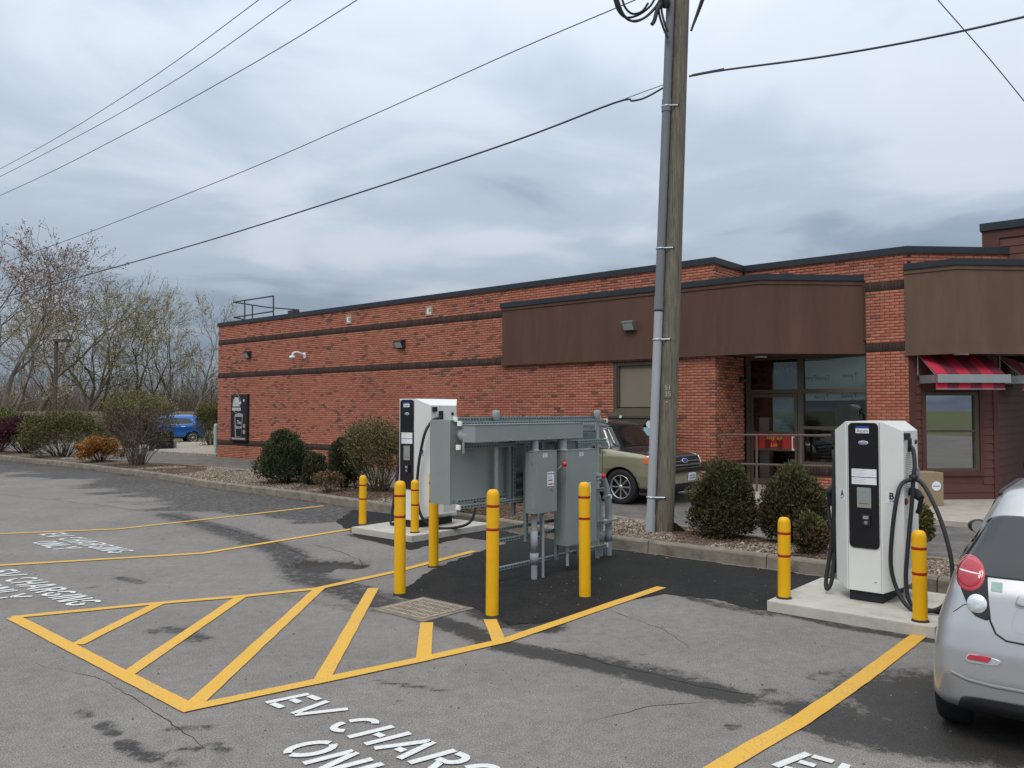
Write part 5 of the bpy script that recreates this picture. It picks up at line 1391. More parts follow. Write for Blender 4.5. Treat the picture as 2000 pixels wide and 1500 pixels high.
# handrail in front of the shop door
HP=BF@Vector((0,0.05,0))
def hr(px,py): q=local(BF,px,py,0.05); return Vector((q[0],0.05,q[1]))
o=empty("handrail",BF@Vector((LA,0.05,0)),TH,"brown pipe handrail with rounded corner before the shop door","handrail")
SH=Vector((LA,0.05,0)); M_HR=mat("brown_rail",(0.115,0.080,0.066),0.45,var=0.1)
a,b,c_,d_=hr(1396,930),hr(1396,868),hr(1415,849),hr(1640,851)
for nm_,pts in (("rail",[a-SH,b-SH]+[(b+(c_-b)*t+Vector((-0.06*math.sin(math.pi*t),0,0.05*math.sin(math.pi*t))))-SH for t in (0.25,0.5,0.75)]+[c_-SH,d_-SH]),("lower_rail",[hr(1396,905)-SH,hr(1640,911)-SH]),("post",[hr(1478,850)-SH,hr(1478,975)-SH]),("post",[hr(1564,850)-SH,hr(1564,975)-SH]),("post",[hr(1396,930)-SH,hr(1396,965)-SH])):
    k=MB(); k.tube(pts,0.027,10); k.build(nm_,M_HR,o)

# awnings over the bay windows
M_AW1=mat("red_canvas",(0.42,0.022,0.048),0.8,var=0.08,scale=3,bump=0.2,bscale=90); M_AW2=mat("dark_red_canvas",(0.145,0.020,0.034),0.8,var=0.08,scale=3,bump=0.2,bscale=90)
def awning(Mw,xl,xr,zt,zbar0,zbar1,zb,out_,label,fx0,fx1):
    o=bpy.data.objects.new("awning",None); COL.objects.link(o); W=BF@Mw; o.location=W.to_translation(); o.rotation_euler=W.to_euler(); tag(o,label,"awning","striped awnings over the windows")
    k=MB(); k.box(xl,xr,-out_,-out_+0.05,zbar0,zbar1); k.box(xl,xl+0.04,-out_+0.05,-0.0,zbar0,zbar1); k.box(xr-0.04,xr,-out_+0.05,0.0,zbar0,zbar1); k.build("frame_bar",M_ALU,o,bevel=0.004)
    for xx in (fx0+0.02,fx1-0.02):
        k=MB(); k.tube([(xx,0.0,zt-0.02),(xx,-out_+0.10,zbar1)],0.014,6); k.build("brace",M_ALU,o)
        k=MB(); k.tube([(xx-0.05,-0.02,zbar1),(xx-0.05,-0.02,zt)],0.014,6); k.build("upright",M_ALU,o)
    n_=6; wd_=(fx1-fx0)/n_
    for i_ in range(n_):
        xa,xb=fx0+i_*wd_,fx0+(i_+1)*wd_
        k=MB(); yt,yb_=-0.02,-out_+0.055
        f=(zt-zb)/(zt-zbar1); 
        k.add([(xa,yt,zt),(xb,yt,zt),(xb,yb_,zbar1+0.02),(xa,yb_,zbar1+0.02),(xb,yb_-0.0,zb),(xa,yb_-0.0,zb)],[(0,1,2,3),(3,2,4,5)]); k.build("canvas_stripe",M_AW1 if i_%2==0 else M_AW2,o,recalc=False)
    k=MB(); k.tube([(fx0,-out_+0.055,zb),(fx1,-out_+0.055,zb)],0.010,6); k.build("hem_bar",M_ALU,o)
    return o
def LA45(px,py,y): return local(F45,px,py,y)
oa=0.68
xl=LA45(1832,740,-oa)[0]; xr=LA45(1975,740,-oa)[0]; zb1,zb0=LA45(1900,731,-oa)[1],LA45(1900,747.5,-oa)[1]; zfb=LA45(1890,760,-oa+0.05)[1]; ztp=LA45(1870,694,0)[1]
f0=LA45(1828,760,-oa+0.055)[0]; f1=LA45(1963,760,-oa+0.055)[0]
awning(Q45,xl,xr,ztp,zb0,zb1,zfb,oa,"red striped awning with grey bar over the maroon bay window",f0,f1)
awning(bs.matrix_local.copy() if False else (Q45 @ Matrix.Translation((XB,0.018,0)) @ Matrix.Rotation(math.radians(45),4,'Z')),0.12,2.1,ztp,zb0,zb1,zfb,0.5,"red striped awning partly cut off at the right edge of the view",0.2,2.0)
# exposed aggregate planter with round badge
q=G(1823,989,0.0); o=empty("waste_box",q,TH+math.radians(45),"pebble-faced concrete waste box with round white badge by the maroon siding","waste box")
M_AGG=mat("exposed_aggregate",(0.27,0.21,0.135),0.9,var=0.75,scale=55,bump=1.0,bscale=60)
bw_=PL(1845,960,q,Vector((0,1,0))).x-q.x; bh_=PL(1823,923,q,Vector((0,1,0))).z
k=MB(); k.box(-0.32,0.22,0.0,0.5,0,bh_); k.build("box",M_AGG,o,bevel=0.008)
k=MB(); k.cyl((0.07,-0.001,bh_*0.6),(0.07,-0.006,bh_*0.6),0.095,24); bdg=k.build("badge",M_LABEL,o)
k=MB(); k.box(0.0,0.14,-0.009,-0.0065,bh_*0.6-0.012,bh_*0.6+0.012); k.build("badge_print",mat("teal_print",(0.12,0.30,0.32),0.6),o)

# ------------------------------------------------------------------ cars
M_TYRE=mat("tyre_rubber",(0.020,0.020,0.021),0.85,var=0.15,scale=20); M_RIM=mat("alloy_rim",(0.50,0.50,0.49),0.3,metal=0.8,var=0.04)
M_WELL=mat("wheel_well",(0.012,0.012,0.013),0.9,var=0); M_CGLASS=mat("car_glass",(0.012,0.015,0.016),0.05,var=0,coat=0.3,spec=0.7)
M_PLAST=mat("black_plastic",(0.022,0.022,0.024),0.6,var=0.05); M_CHROME=mat("chrome",(0.65,0.66,0.68),0.12,metal=1.0,var=0)
M_REDL=mat("red_lens",(0.46,0.035,0.055),0.08,var=0.10,scale=12,coat=1.0); M_CLEARL=mat("clear_lens",(0.62,0.64,0.64),0.12,metal=0.5,var=0.25,scale=40,coat=1.0); M_AMB=mat("amber_lens",(0.55,0.13,0.02),0.2,var=0.1,coat=0.6)
def car_paint(name,col,metal=0.6,rough=0.3):
    return mat(name,col,rough,metal=metal,var=0.02,scale=2,coat=0.7)
class Car:
    """body built from plan outlines at rising heights; u forward from the rear bumper, v to the left, w up"""
    def __init__(s, keys, pw):
        K=np.array(keys,float); w=K[:,0]; W=np.linspace(w[0],w[-1],260)
        def sm(y):
            a=np.interp(W,w,y); ker=np.ones(9)/9
            return np.convolve(np.pad(a,4,'edge'),ker,'valid')
        s.W=W; s.A,s.R,s.Fr=sm(K[:,1]),sm(K[:,2]),sm(K[:,3]); s.p=pw if callable(pw) else (lambda w: pw)
    def par(s,w): return np.interp(w,s.W,s.A),np.interp(w,s.W,s.R),np.interp(w,s.W,s.Fr)
    def end_u(s,v,w,rear=True):
        a,r,f=s.par(w); c,b=(r+f)/2,(f-r)/2; p=s.p(w); t=max(0.0,1-min(1,abs(v)/a)**p)**(1/p)
        return c-b*t if rear else c+b*t
    def side_v(s,u,w):
        a,r,f=s.par(w); c,b=(r+f)/2,(f-r)/2; p=s.p(w); return a*max(0.0,1-min(1,abs(u-c)/b)**p)**(1/p)
    def pt(s,kind,a,b):
        if kind=='rear': return Vector((s.end_u(a,b,True),a,b))
        if kind=='front': return Vector((s.end_u(a,b,False),a,b))
        if kind=='left': return Vector((a,s.side_v(a,b),b))
        return Vector((a,-s.side_v(a,b),b))
    def nrm(s,kind,a,b):
        e=0.012; p=s.pt(kind,a,b); d1=s.pt(kind,a+e,b)-s.pt(kind,a-e,b); d2=s.pt(kind,a,b+e)-s.pt(kind,a,b-e); n=d1.cross(d2).normalized()
        ref={'rear':Vector((-1,0,0.1)),'front':Vector((1,0,0.1)),'left':Vector((0,1,0.1)),'right':Vector((0,-1,0.1))}[kind]
        return n if n.dot(ref)>0 else -n
    def body(s, root, paint, axles, wr, lower=None, m=120, nr=90):
        ws=np.linspace(s.W[0],s.W[-1],nr); vs=[]; 
        for w in ws:
            a,r,f=s.par(w); c,b=(r+f)/2,(f-r)/2
            for j in range(m):
                t=2*math.pi*(j+0.5)/m; ct,st_=math.cos(t),math.sin(t)
                vs.append((c+b*math.copysign(abs(ct)**(2/s.p(w)),ct), a*math.copysign(abs(st_)**(2/s.p(w)),st_), w))
        fs=[(i*m+j,i*m+(j+1)%m,(i+1)*m+(j+1)%m,(i+1)*m+j) for i in range(nr-1) for j in range(m)]
        fs+=[tuple(range(m-1,-1,-1)),tuple((nr-1)*m+j for j in range(m))]
        k=MB(); k.add(vs,fs,True); o=k.build("body",[paint,M_WELL,lower or M_PLAST],root)
        me=o.data
        if lower is not None or True:
            lim=s.lower if hasattr(s,'lower') else 0
            for pl_ in me.polygons:
                if pl_.center.z<lim: pl_.material_index=2
        for ax in axles:
            cm=MB(); cm.cyl((ax,-2,wr*0.98),(ax,2,wr*0.98),wr+0.055,40); cut=cm.build("arch_cutter",[paint,M_WELL]); 
            for pl_ in cut.data.polygons: pl_.material_index=1
            cut.parent=root
            md=o.modifiers.new("arch",'BOOLEAN'); md.object=cut; md.operation='DIFFERENCE'; md.solver='EXACT'
            bpy.context.view_layer.update()
            dg=bpy.context.evaluated_depsgraph_get(); nm=bpy.data.meshes.new_from_object(o.evaluated_get(dg))
            o.modifiers.clear(); o.data=nm; bpy.data.objects.remove(cut)
        try: o.data.shade_smooth()
        except Exception: pass
        o.data.name="body"
        return o
    def patch(s, root, name, m, kind, q, rnd=6, off=0.004, K=12, seg=72, thick=0.012, bulge=0.0):
        """rounded panel on the surface; q = four corners (a,b) in order"""
        vs=[]; q=[Vector(x) for x in q]
        def bil(x,y):
            x,y=(x+1)/2,(y+1)/2; return (q[0]*(1-x)+q[1]*x)*(1-y)+(q[3]*(1-x)+q[2]*x)*y
        def P(x,y,o_):
            c=bil(x,y); return s.pt(kind,c.x,c.y)+s.nrm(kind,c.x,c.y)*o_
        vs.append(P(0,0,off))
        ring=[(math.copysign(abs(math.cos(t))**(2/rnd),math.cos(t)),math.copysign(abs(math.sin(t))**(2/rnd),math.sin(t))) for t in [2*math.pi*j/seg for j in range(seg)]]
        for i in range(1,K+1):
            for x,y in ring: vs.append(P(x*i/K,y*i/K,off-bulge*(i/K)**2.5))
        for x,y in ring: vs.append(P(x,y,off-bulge-thick))
        fs=[(0,1+j,1+(j+1)%seg) for j in range(seg)]
        fs+=[(1+(i-1)*seg+j,1+i*seg+j,1+i*seg+(j+1)%seg,1+(i-1)*seg+(j+1)%seg) for i in range(1,K+1) for j in range(seg)]
        k=MB(); k.add(vs,fs,True); return k.build(name,m,root)
    def seam(s, root, name, m, kind, pts, r=0.004, off=0.0):
        P=[]
        for (a0,b0),(a1,b1) in zip(pts[:-1],pts[1:]):
            n=max(2,int(math.hypot(a1-a0,b1-b0)/0.03))
            for i in range(n):
                t=i/n; a_,b_=a0+(a1-a0)*t,b0+(b1-b0)*t; P.append(s.pt(kind,a_,b_)+s.nrm(kind,a_,b_)*off)
        P.append(s.pt(kind,*pts[-1])+s.nrm(kind,*pts[-1])*off)
        k=MB(); k.tube(P,r,6); return k.build(name,m,root)
def wheel(root,u,v,r,wd_,side,spokes=10):
    """side +1 left, -1 right"""
    o=bpy.data.objects.new("wheel",None); COL.objects.link(o); o.parent=root; o.location=(u,v,r)
    s=side; h=wd_/2; ri=r*0.665
    k=MB(); k.lathe([(ri,-h*0.8),(r*0.80,-h),(r*0.94,-h*0.95),(r*0.995,-h*0.6),(r,0),(r*0.995,h*0.6),(r*0.94,h*0.95),(r*0.80,h),(ri,h*0.8)],48,(0,0,0),'Y'); k.build("tyre",M_TYRE,o)
    k=MB(); k.lathe([(ri*1.01,s*h*0.82),(ri*0.95,s*h*0.80),(ri*0.93,s*h*0.3),(ri*0.93,-s*h*0.5)],40,(0,0,0),'Y'); k.lathe([(ri*0.95,-s*h*0.2),(0.001,-s*h*0.2)],32,(0,0,0),'Y'); k.build("barrel",mat("dark_rim",(0.05,0.05,0.05),0.5,metal=0.5),o)
    k=MB()
    for i in range(spokes):
        a=2*math.pi*i/spokes
        for da in ((-0.045,0.045),):
            pts=[]
            for rr,ww in ((ri*0.16,0.10),(ri*0.55,0.115),(ri*0.96,0.16)):
                for q in (-1,1):
                    t=a+q*ww*ri*0.9/rr*0.5 if rr>ri*0.3 else a+q*0.25
                    pts.append((rr*math.cos(t),rr*math.sin(t)))
            y0,y1=s*h*0.62,s*h*0.78
            vs=[(x,y1 if i_>3 or i_<2 else s*h*0.74,z) for i_,(x,z) in enumerate(pts)]+[(x,y0-s*0.02,z) for x,z in pts]
            k.add(vs,[(0,1,3,2),(2,3,5,4),(0,2,8,6),(2,4,10,8),(1,7,9,3),(3,9,11,5)])
    k.lathe([(ri*0.20,s*h*0.70),(ri*0.17,s*h*0.84),(0.001,s*h*0.86)],16,(0,0,0),'Y')
    k.lathe([(ri*1.0,s*h*0.70),(ri*1.0,s*h*0.84),(ri*0.93,s*h*0.80),(ri*0.92,s*h*0.5)],40,(0,0,0),'Y')
    k.build("rim",M_RIM,o)
    return o

# silver hatchback, nose to the near charger
M_SILV=car_paint("silver_paint",(0.46,0.46,0.465),0.6,0.30)
hz=math.radians(37.0); hd=Vector((math.sin(hz),math.cos(hz),0)); lf_=Vector((-hd.y,hd.x,0))
ctc=G(1822,1396)                                            # outer foot of the left rear wheel
AX=0.56
so=ctc-hd*AX-lf_*0.805
sp=empty("silver_car",so,math.atan2(hd.y,hd.x),"small silver hatchback parked nose in beside the near charger, cut off at the right edge","car")
HB=Car([(0.20,0.735,0.16,3.45),(0.27,0.766,0.05,3.55),(0.45,0.756,0.0,3.63),(0.58,0.746,0.005,3.66),(0.70,0.729,0.035,3.64),(0.80,0.701,0.065,3.55),(0.90,0.670,0.095,3.30),(0.97,0.652,0.13,2.95),(1.05,0.619,0.17,2.75),(1.2,0.545,0.255,2.45),(1.33,0.480,0.335,2.18),(1.41,0.433,0.385,2.0),(1.455,0.395,0.43,1.85),(1.48,0.34,0.50,1.70),(1.505,0.10,0.85,1.25)],lambda w: 11.0 if w<0.9 else (11-(w-.9)/.25*4.5 if w<1.15 else 6.5))
HB.lower=0.235
HB.body(sp,M_SILV,(AX,AX+2.375),0.30)
SM_=sp.matrix_basis.copy(); SI=SM_.inverted()
def RV(px,py):
    """pixel -> (v,w) on the rear surface"""
    u=0.1
    for _ in range(8):
        q=SI @ PL(px,py,SM_@Vector((u,0,0)),SM_.to_3x3()@Vector((1,0,0)))
        a_=HB.par(min(max(q.z,0.2),1.5))[0]; v_=max(-a_*0.999,min(a_*0.999,q.y)); u=HB.end_u(v_,min(max(q.z,0.2),1.5))
    return (v_,q.z)
print("car rear", RV(1897,1120), RV(1908,1179), RV(1912,1285), RV(1896,1079), RV(1947,1147), RV(1952,1007), RV(1926,1124))
for sd in (1,-1):
    wheel(sp,AX,sd*0.662,0.295,0.175,sd,8); wheel(sp,AX+2.375,sd*0.662,0.295,0.175,sd,8)
# rear glass
g=[RV(1899,1079),RV(1927,1124),RV(1951,1008)]
vt=g[2][0]; wt=g[2][1]; vb=g[0][0]; 
gl_q=[(-g[0][0],1.0*g[1][1]),(g[0][0],g[1][1]),(vt,wt),(-vt,wt)]
wb=RV(2000,1135)[1]
HB.patch(sp,"rear_window",M_CGLASS,'rear',[(-0.66,wb),(0.66,wb),(vt+0.03,wt+0.01),(-vt-0.03,wt+0.01)],9,0.006,K=24,seg=120)
# tailgate lower panel seam and recess
def mirror(P): return [(-a,b) for a,b in P]
tgs=[RV(1927,1124),RV(1929,1170),RV(1934,1213),RV(1945,1238),RV(1965,1252),RV(2000,1259)]
tgs2=tgs+[(0.0,tgs[-1][1]-0.012)]
for P in (tgs2,mirror(tgs2)): HB.seam(sp,"tailgate_gap",M_PLAST,'rear',P,0.0055,0.0)
rc=[RV(1972,1238),RV(1986,1181)]
HB.patch(sp,"plate_recess",M_SILV,'rear',[(-rc[0][0]-0.0,rc[0][1]+0.0),(rc[0][0],rc[0][1]),(rc[1][0],rc[1][1]),(-rc[1][0],rc[1][1])],5,-0.010,thick=-0.012)
HB.patch(sp,"plate_handle",M_SILV,'rear',[(-0.3,rc[1][1]-0.01),(0.3,rc[1][1]-0.01),(0.28,rc[1][1]+0.05),(-0.28,rc[1][1]+0.05)],6,0.022,thick=0.03)
HB.patch(sp,"number_plate",M_LABEL,'rear',[(-0.16,rc[0][1]+0.03),(0.16,rc[0][1]+0.03),(0.16,rc[0][1]+0.17),(-0.16,rc[0][1]+0.17)],12,0.006)
stq=RV(1947,1147); HB.patch(sp,"green_sticker",mat("green_sticker",(0.27,0.40,0.34),0.5,var=0.1,scale=40),'rear',[(stq[0]-0.028,stq[1]-0.024),(stq[0]+0.028,stq[1]-0.024),(stq[0]+0.028,stq[1]+0.026),(stq[0]-0.028,stq[1]+0.026)],14,0.002,thick=0.003)
# lamps both sides
hous=[RV(1932,1212),RV(1884,1150),RV(1876,1090),RV(1924,1120)]
lc=RV(1895,1120); rv_=RV(1908.5,1179)
for sg_ in (1,-1):
    f=lambda P:[(sg_*a,b) for a,b in P]
    HB.patch(sp,"lamp_housing",M_PLAST,'rear',f([RV(1935,1215),RV(1899,1201),RV(1872,1098),RV(1926,1112)]),5,0.006,K=20)
    HB.patch(sp,"lamp_surround",M_CHROME if False else mat("lamp_silver",(0.55,0.56,0.57),0.2,metal=0.6,coat=0.8),'rear',f([RV(1931,1206),RV(1918,1200),RV(1906,1150),RV(1926,1128)]),6,0.005)
    r1=0.083
    HB.patch(sp,"tail_lamp",M_REDL,'rear',f([(lc[0]-r1,lc[1]-0.095),(lc[0]+r1,lc[1]-0.095),(lc[0]+r1,lc[1]+0.095),(lc[0]-r1,lc[1]+0.095)]),2,0.020,thick=0.012,bulge=0.016)
    HB.patch(sp,"lamp_strip",M_LABEL,'rear',f([(lc[0]-0.056,lc[1]-0.006),(lc[0]+0.046,lc[1]+0.000),(lc[0]+0.046,lc[1]+0.007),(lc[0]-0.056,lc[1]+0.001)]),8,0.0225,thick=0.004)
    HB.patch(sp,"lamp_lens",mat("deep_red_lens",(0.36,0.012,0.022),0.06,var=0.25,scale=35,coat=1.0),'rear',f([(lc[0]-0.064,lc[1]-0.073),(lc[0]+0.064,lc[1]-0.073),(lc[0]+0.064,lc[1]+0.073),(lc[0]-0.064,lc[1]+0.073)]),2,0.0215,thick=0.010,bulge=0.008)
    r2=0.054
    HB.patch(sp,"reversing_lamp",M_CLEARL,'rear',f([(rv_[0]-r2,rv_[1]-r2),(rv_[0]+r2,rv_[1]-r2),(rv_[0]+r2,rv_[1]+r2),(rv_[0]-r2,rv_[1]+r2)]),2,0.016,thick=0.012,bulge=0.012)
    rf=[RV(1883,1292),RV(1950,1302),RV(1957,1290),RV(1890,1275)]
    HB.patch(sp,"reflector_surround",mat("pale_silver",(0.60,0.61,0.62),0.3,metal=0.5,coat=0.5),'rear',f(rf),4,0.004)
    rf=[RV(1888,1286),RV(1930,1294),RV(1938,1284),RV(1893,1277)]
    HB.patch(sp,"reflector",M_REDL,'rear',f(rf),6,0.010)
    HB.seam(sp,"bumper_gap",M_PLAST,'rear',f([RV(1862,1195),RV(1881,1182),RV(1893,1178)]),0.0025,0.0005)
    HB.seam(sp,"bumper_edge",M_SILV,'rear',f([RV(1858,1312),RV(1890,1328),RV(1940,1341),RV(2000,1352),(0.0,RV(2000,1352)[1]-0.02)]),0.020,-0.0155)
vl=[RV(1883,1392),RV(1890,1366),RV(2000,1378)]
vw0,vw1=0.23,vl[1][1]
HB.patch(sp,"bumper_skirt",M_PLAST,'rear',[(-0.60,0.215),(0.60,0.215),(0.56,vl[2][1]),(-0.56,vl[2][1])],7,0.006)
# roof rails, mirrors, windows, wiper
for sg_ in (1,-1):
    kind='left' if sg_>0 else 'right'
    HB.seam(sp,"roof_strip",M_PLAST,kind,[(0.56,1.425),(0.9,1.45),(1.4,1.455),(1.85,1.43)],0.014,0.004)
    HB.patch(sp,"side_window",M_CGLASS,kind,[(0.75,1.0),(1.55,0.97),(1.5,1.36),(0.85,1.36)],7,0.003)
    HB.patch(sp,"side_window",M_CGLASS,kind,[(1.62,0.97),(2.55,0.97),(2.12,1.34),(1.58,1.36)],7,0.003)
    o=bpy.data.objects.new("door_mirror",None); COL.objects.link(o); o.parent=sp; o.location=(2.36,sg_*0.70,1.0); o.scale=(0.8,0.8,0.8)
    k=MB(); k.lathe([(0.001,-0.06),(0.06,-0.05),(0.085,0.0),(0.075,0.05),(0.03,0.09),(0.001,0.095)],16,(0,0,0),'X'); hsg=k.build("mirror_housing",M_PLAST,o); hsg.location=(0,sg_*0.07,0); hsg.scale=(1,1.25,0.85)
    k=MB(); k.cyl((-0.062,sg_*0.07,0),(-0.058,sg_*0.07,0),0.062,16); k.build("mirror_glass",M_CHROME,o)
    k=MB(); k.tube([(0,-sg_*0.06,-0.03),(0,sg_*0.04,-0.01)],0.02,8); k.build("mirror_arm",M_PLAST,o)
HB.patch(sp,"windscreen",M_CGLASS,'front',[(-0.66,1.0),(0.66,1.0),(0.5,1.38),(-0.5,1.38)],8,0.003)
k=MB(); k.tube([HB.pt('rear',0.0,wb+0.02)+Vector((-0.02,0,0)),HB.pt('rear',-0.36,wb+0.06)+Vector((-0.02,0,0))],0.008,6); k.build("wiper",M_PLAST,sp)
# white sack on the parcel shelf seen through the glass is only a reflection

# green-gold family car in the drive-through lane
M_GOLD2=car_paint("olive_gold_paint",(0.27,0.255,0.175),0.35,0.3); M_HOODD=car_paint("dark_paint_reflection",(0.022,0.022,0.024),0.2,0.25)  # black of roof and pillars; on the bonnet it paints in a dark reflection
fc=G(1218,985)
fo=fc+N*0.82-D*4.16
fx=empty("green_car",fo,TH,"olive gold family wagon with black roof waiting at the drive-through window","car")
FL=Car([(0.26,0.86,0.12,5.02),(0.40,0.93,0.03,5.10),(0.60,0.965,0.0,5.13),(0.85,0.965,0.02,5.11),(0.98,0.955,0.05,5.06),(1.05,0.935,0.07,4.75),(1.12,0.905,0.09,4.05),(1.18,0.875,0.11,3.99),(1.45,0.80,0.20,3.80),(1.58,0.755,0.28,3.71),(1.64,0.71,0.36,3.63),(1.70,0.60,0.55,3.45),(1.725,0.30,0.9,2.5)],9)
FL.lower=0.36
FL.body(fx,M_GOLD2,(1.17,4.16),0.365)
for sd in (1,-1):
    for u_ in (1.17,4.16): wheel(fx,u_,sd*0.845,0.365,0.235,sd,8)
    kind='left' if sd>0 else 'right'
    for q in ([(0.45,1.14),(1.45,1.13),(1.45,1.56),(0.6,1.56)],[(1.52,1.13),(2.55,1.12),(2.5,1.56),(1.52,1.56)],[(2.62,1.12),(3.90,1.12),(3.66,1.55),(2.58,1.56)]):
        FL.patch(fx,"side_window",M_CGLASS,kind,q,12,0.004)
    FL.seam(fx,"door_gap",M_WELL,kind,[(2.58,1.10),(2.58,0.45)],0.005); FL.seam(fx,"door_gap",M_WELL,kind,[(3.72,1.08),(3.74,0.75),(3.70,0.45)],0.005)
    FL.seam(fx,"sill_strip",M_CHROME,kind,[(1.65,0.42),(3.68,0.42)],0.012,0.004)
    for q in ([(4.02,0.99),(4.02,0.99)],): pass
    FL.patch(fx,"side_marker",M_AMB,kind,[(4.70,0.86),(4.84,0.85),(4.84,0.99),(4.70,1.0)],6,0.008)
    FL.patch(fx,"head_lamp",M_CLEARL,'front',[(sd*0.74,0.80),(sd*0.90,0.80),(sd*0.90,1.02),(sd*0.76,1.0)],5,0.012)
    k=MB(); k.lathe([(0.001,-0.07),(0.08,-0.06),(0.10,0.0),(0.08,0.06),(0.001,0.08)],14,(3.62,sd*1.02,1.17),'X'); k.build("door_mirror",M_HOODD,fx)
FL.patch(fx,"windscreen",M_CGLASS,'front',[(-0.78,1.17),(0.78,1.17),(0.68,1.60),(-0.68,1.60)],10,0.004)
_b=[c for c in kids(fx) if c.name.startswith("body")][0]
_b.data.materials.append(M_HOODD)
for pl_ in _b.data.polygons:
    if pl_.center.z>1.135 and pl_.material_index==0: pl_.material_index=len(_b.data.materials)-1
# dark roof skin, and a bonnet skin with its dark reflection painted in
def skin(car,root,name,m,u0,u1,v0,wbase,amp,n=14):
    pass
k=MB(); vs=[]; nu,nv=14,12
for i in range(nu+1):
    for j in range(nv+1):
        v=-0.86+1.72*j/nv; t=i/nu
        w=1.145-0.125*t-0.03*(t**3); lo,hi=0.98,1.2
        u=FL.end_u(v,w,False); vs.append((u+0.004,v,w+0.006))
k.add(vs,[(i*(nv+1)+j,(i+1)*(nv+1)+j,(i+1)*(nv+1)+j+1,i*(nv+1)+j+1) for i in range(nu) for j in range(nv)],True); k.build("bonnet",M_HOODD,fx)
k=MB(); vs=[]
for w in np.linspace(1.595,1.72,10):
    a_,r_,f_=FL.par(w); c_,b_=(r_+f_)/2,(f_-r_)/2
    for j in range(80):
        t=2*math.pi*(j+.5)/80; ct,st_=math.cos(t),math.sin(t); vs.append((c_+(b_+0.005)*math.copysign(abs(ct)**(2/9),ct),(a_+0.005)*math.copysign(abs(st_)**(2/9),st_),w+0.004))
k.add(vs,[(i*80+j,i*80+(j+1)%80,(i+1)*80+(j+1)%80,(i+1)*80+j) for i in range(9) for j in range(80)]+[tuple(720+j for j in range(80))],True); k.build("roof",M_HOODD,fx)
FL.patch(fx,"grille",M_PLAST,'front',[(-0.68,0.76),(0.68,0.76),(0.70,1.02),(-0.70,1.02)],9,0.010)
for w_ in (0.81,0.89,0.97): FL.seam(fx,"grille_bar",M_CHROME if w_==0.89 else mat("grille_steel",(0.20,0.20,0.20),0.4,metal=0.6),'front',[(-0.64,w_),(0.64,w_)],0.020,0.016)
FL.patch(fx,"badge",M_LABEL,'front',[(-0.115,0.85),(0.115,0.85),(0.115,0.935),(-0.115,0.935)],2,0.040); FL.patch(fx,"badge",M_BLUE,'front',[(-0.10,0.857),(0.10,0.857),(0.10,0.928),(-0.10,0.928)],2,0.044)
FL.patch(fx,"bumper_bar",M_HOODD,'front',[(-0.90,0.66),(0.90,0.66),(0.90,0.74),(-0.90,0.74)],12,0.03,thick=0.05)
FL.patch(fx,"intake",M_PLAST,'front',[(-0.80,0.30),(0.80,0.30),(0.80,0.44),(-0.80,0.44)],10,0.008)
FL.patch(fx,"number_plate",M_LABEL,'front',[(0.12,0.48),(0.42,0.48),(0.42,0.64),(0.12,0.64)],14,0.020)
k=MB()
for r_ in range(2):
    for c_ in range(4): 
        p_=FL.pt('front',0.16+0.06*c_,0.52+0.05*r_); k.box(p_.x+0.021,p_.x+0.024,p_.y,p_.y+0.045,p_.z,p_.z+0.035)
k.build("plate_print",M_GRAYT,fx)
k=MB(); k.box(3.30,3.32,-0.70,-0.52,1.22,1.42); 
FL.patch(fx,"window_sticker",M_LABEL,'right',[(3.08,1.26),(3.24,1.26),(3.22,1.40),(3.07,1.40)],12,0.008,thick=0.004)
# blue car beyond the hedges, heading left
M_BLUEC=car_paint("bright_blue_paint",(0.014,0.115,0.40),0.35,0.25)
bcn=Vector((-0.86,-0.51,0)).normalized()
wp=G(376,866); lf2=Vector((-bcn.y,bcn.x,0))
bo=wp-bcn*0.78-lf2*0.78
bc=empty("blue_car",bo,math.atan2(bcn.y,bcn.x),"bright blue compact crossover parked beyond the bushes left of the shop","car")
BC=Car([(0.30,0.80,0.12,4.15),(0.45,0.87,0.03,4.22),(0.70,0.89,0.0,4.26),(0.95,0.885,0.03,4.18),(1.05,0.86,0.07,3.5),(1.12,0.83,0.11,3.15),(1.30,0.76,0.25,2.85),(1.48,0.69,0.36,2.55),(1.58,0.62,0.48,2.35),(1.64,0.45,0.7,2.1),(1.66,0.2,1.0,1.8)],5)
BC.lower=0.40
BC.body(bc,M_BLUEC,(0.78,3.33),0.335,m=80,nr=60)
for sd in (1,-1):
    for u_ in (0.78,3.33): wheel(bc,u_,sd*0.775,0.335,0.21,sd,10)
    kind='left' if sd>0 else 'right'
    BC.patch(bc,"side_window",M_CGLASS,kind,[(0.75,1.14),(1.95,1.10),(1.95,1.48),(1.0,1.46)],6,0.006); BC.patch(bc,"side_window",M_CGLASS,kind,[(2.02,1.10),(2.95,1.08),(2.55,1.46),(2.02,1.48)],8,0.006)
    BC.seam(bc,"window_trim",M_CHROME,kind,[(1.95,1.08),(0.78,1.12),(0.68,1.20),(0.85,1.42)],0.014,0.008)
    BC.seam(bc,"door_gap",M_WELL,kind,[(1.98,1.08),(1.98,0.45)],0.008); BC.patch(bc,"door_handle",M_CHROME,kind,[(1.20,0.96),(1.42,0.96),(1.42,1.0),(1.20,1.0)],8,0.03)
    BC.patch(bc,"tail_lamp",M_REDL,kind,[(0.05,0.92),(0.25,0.90),(0.22,1.05),(0.08,1.06)],5,0.008)

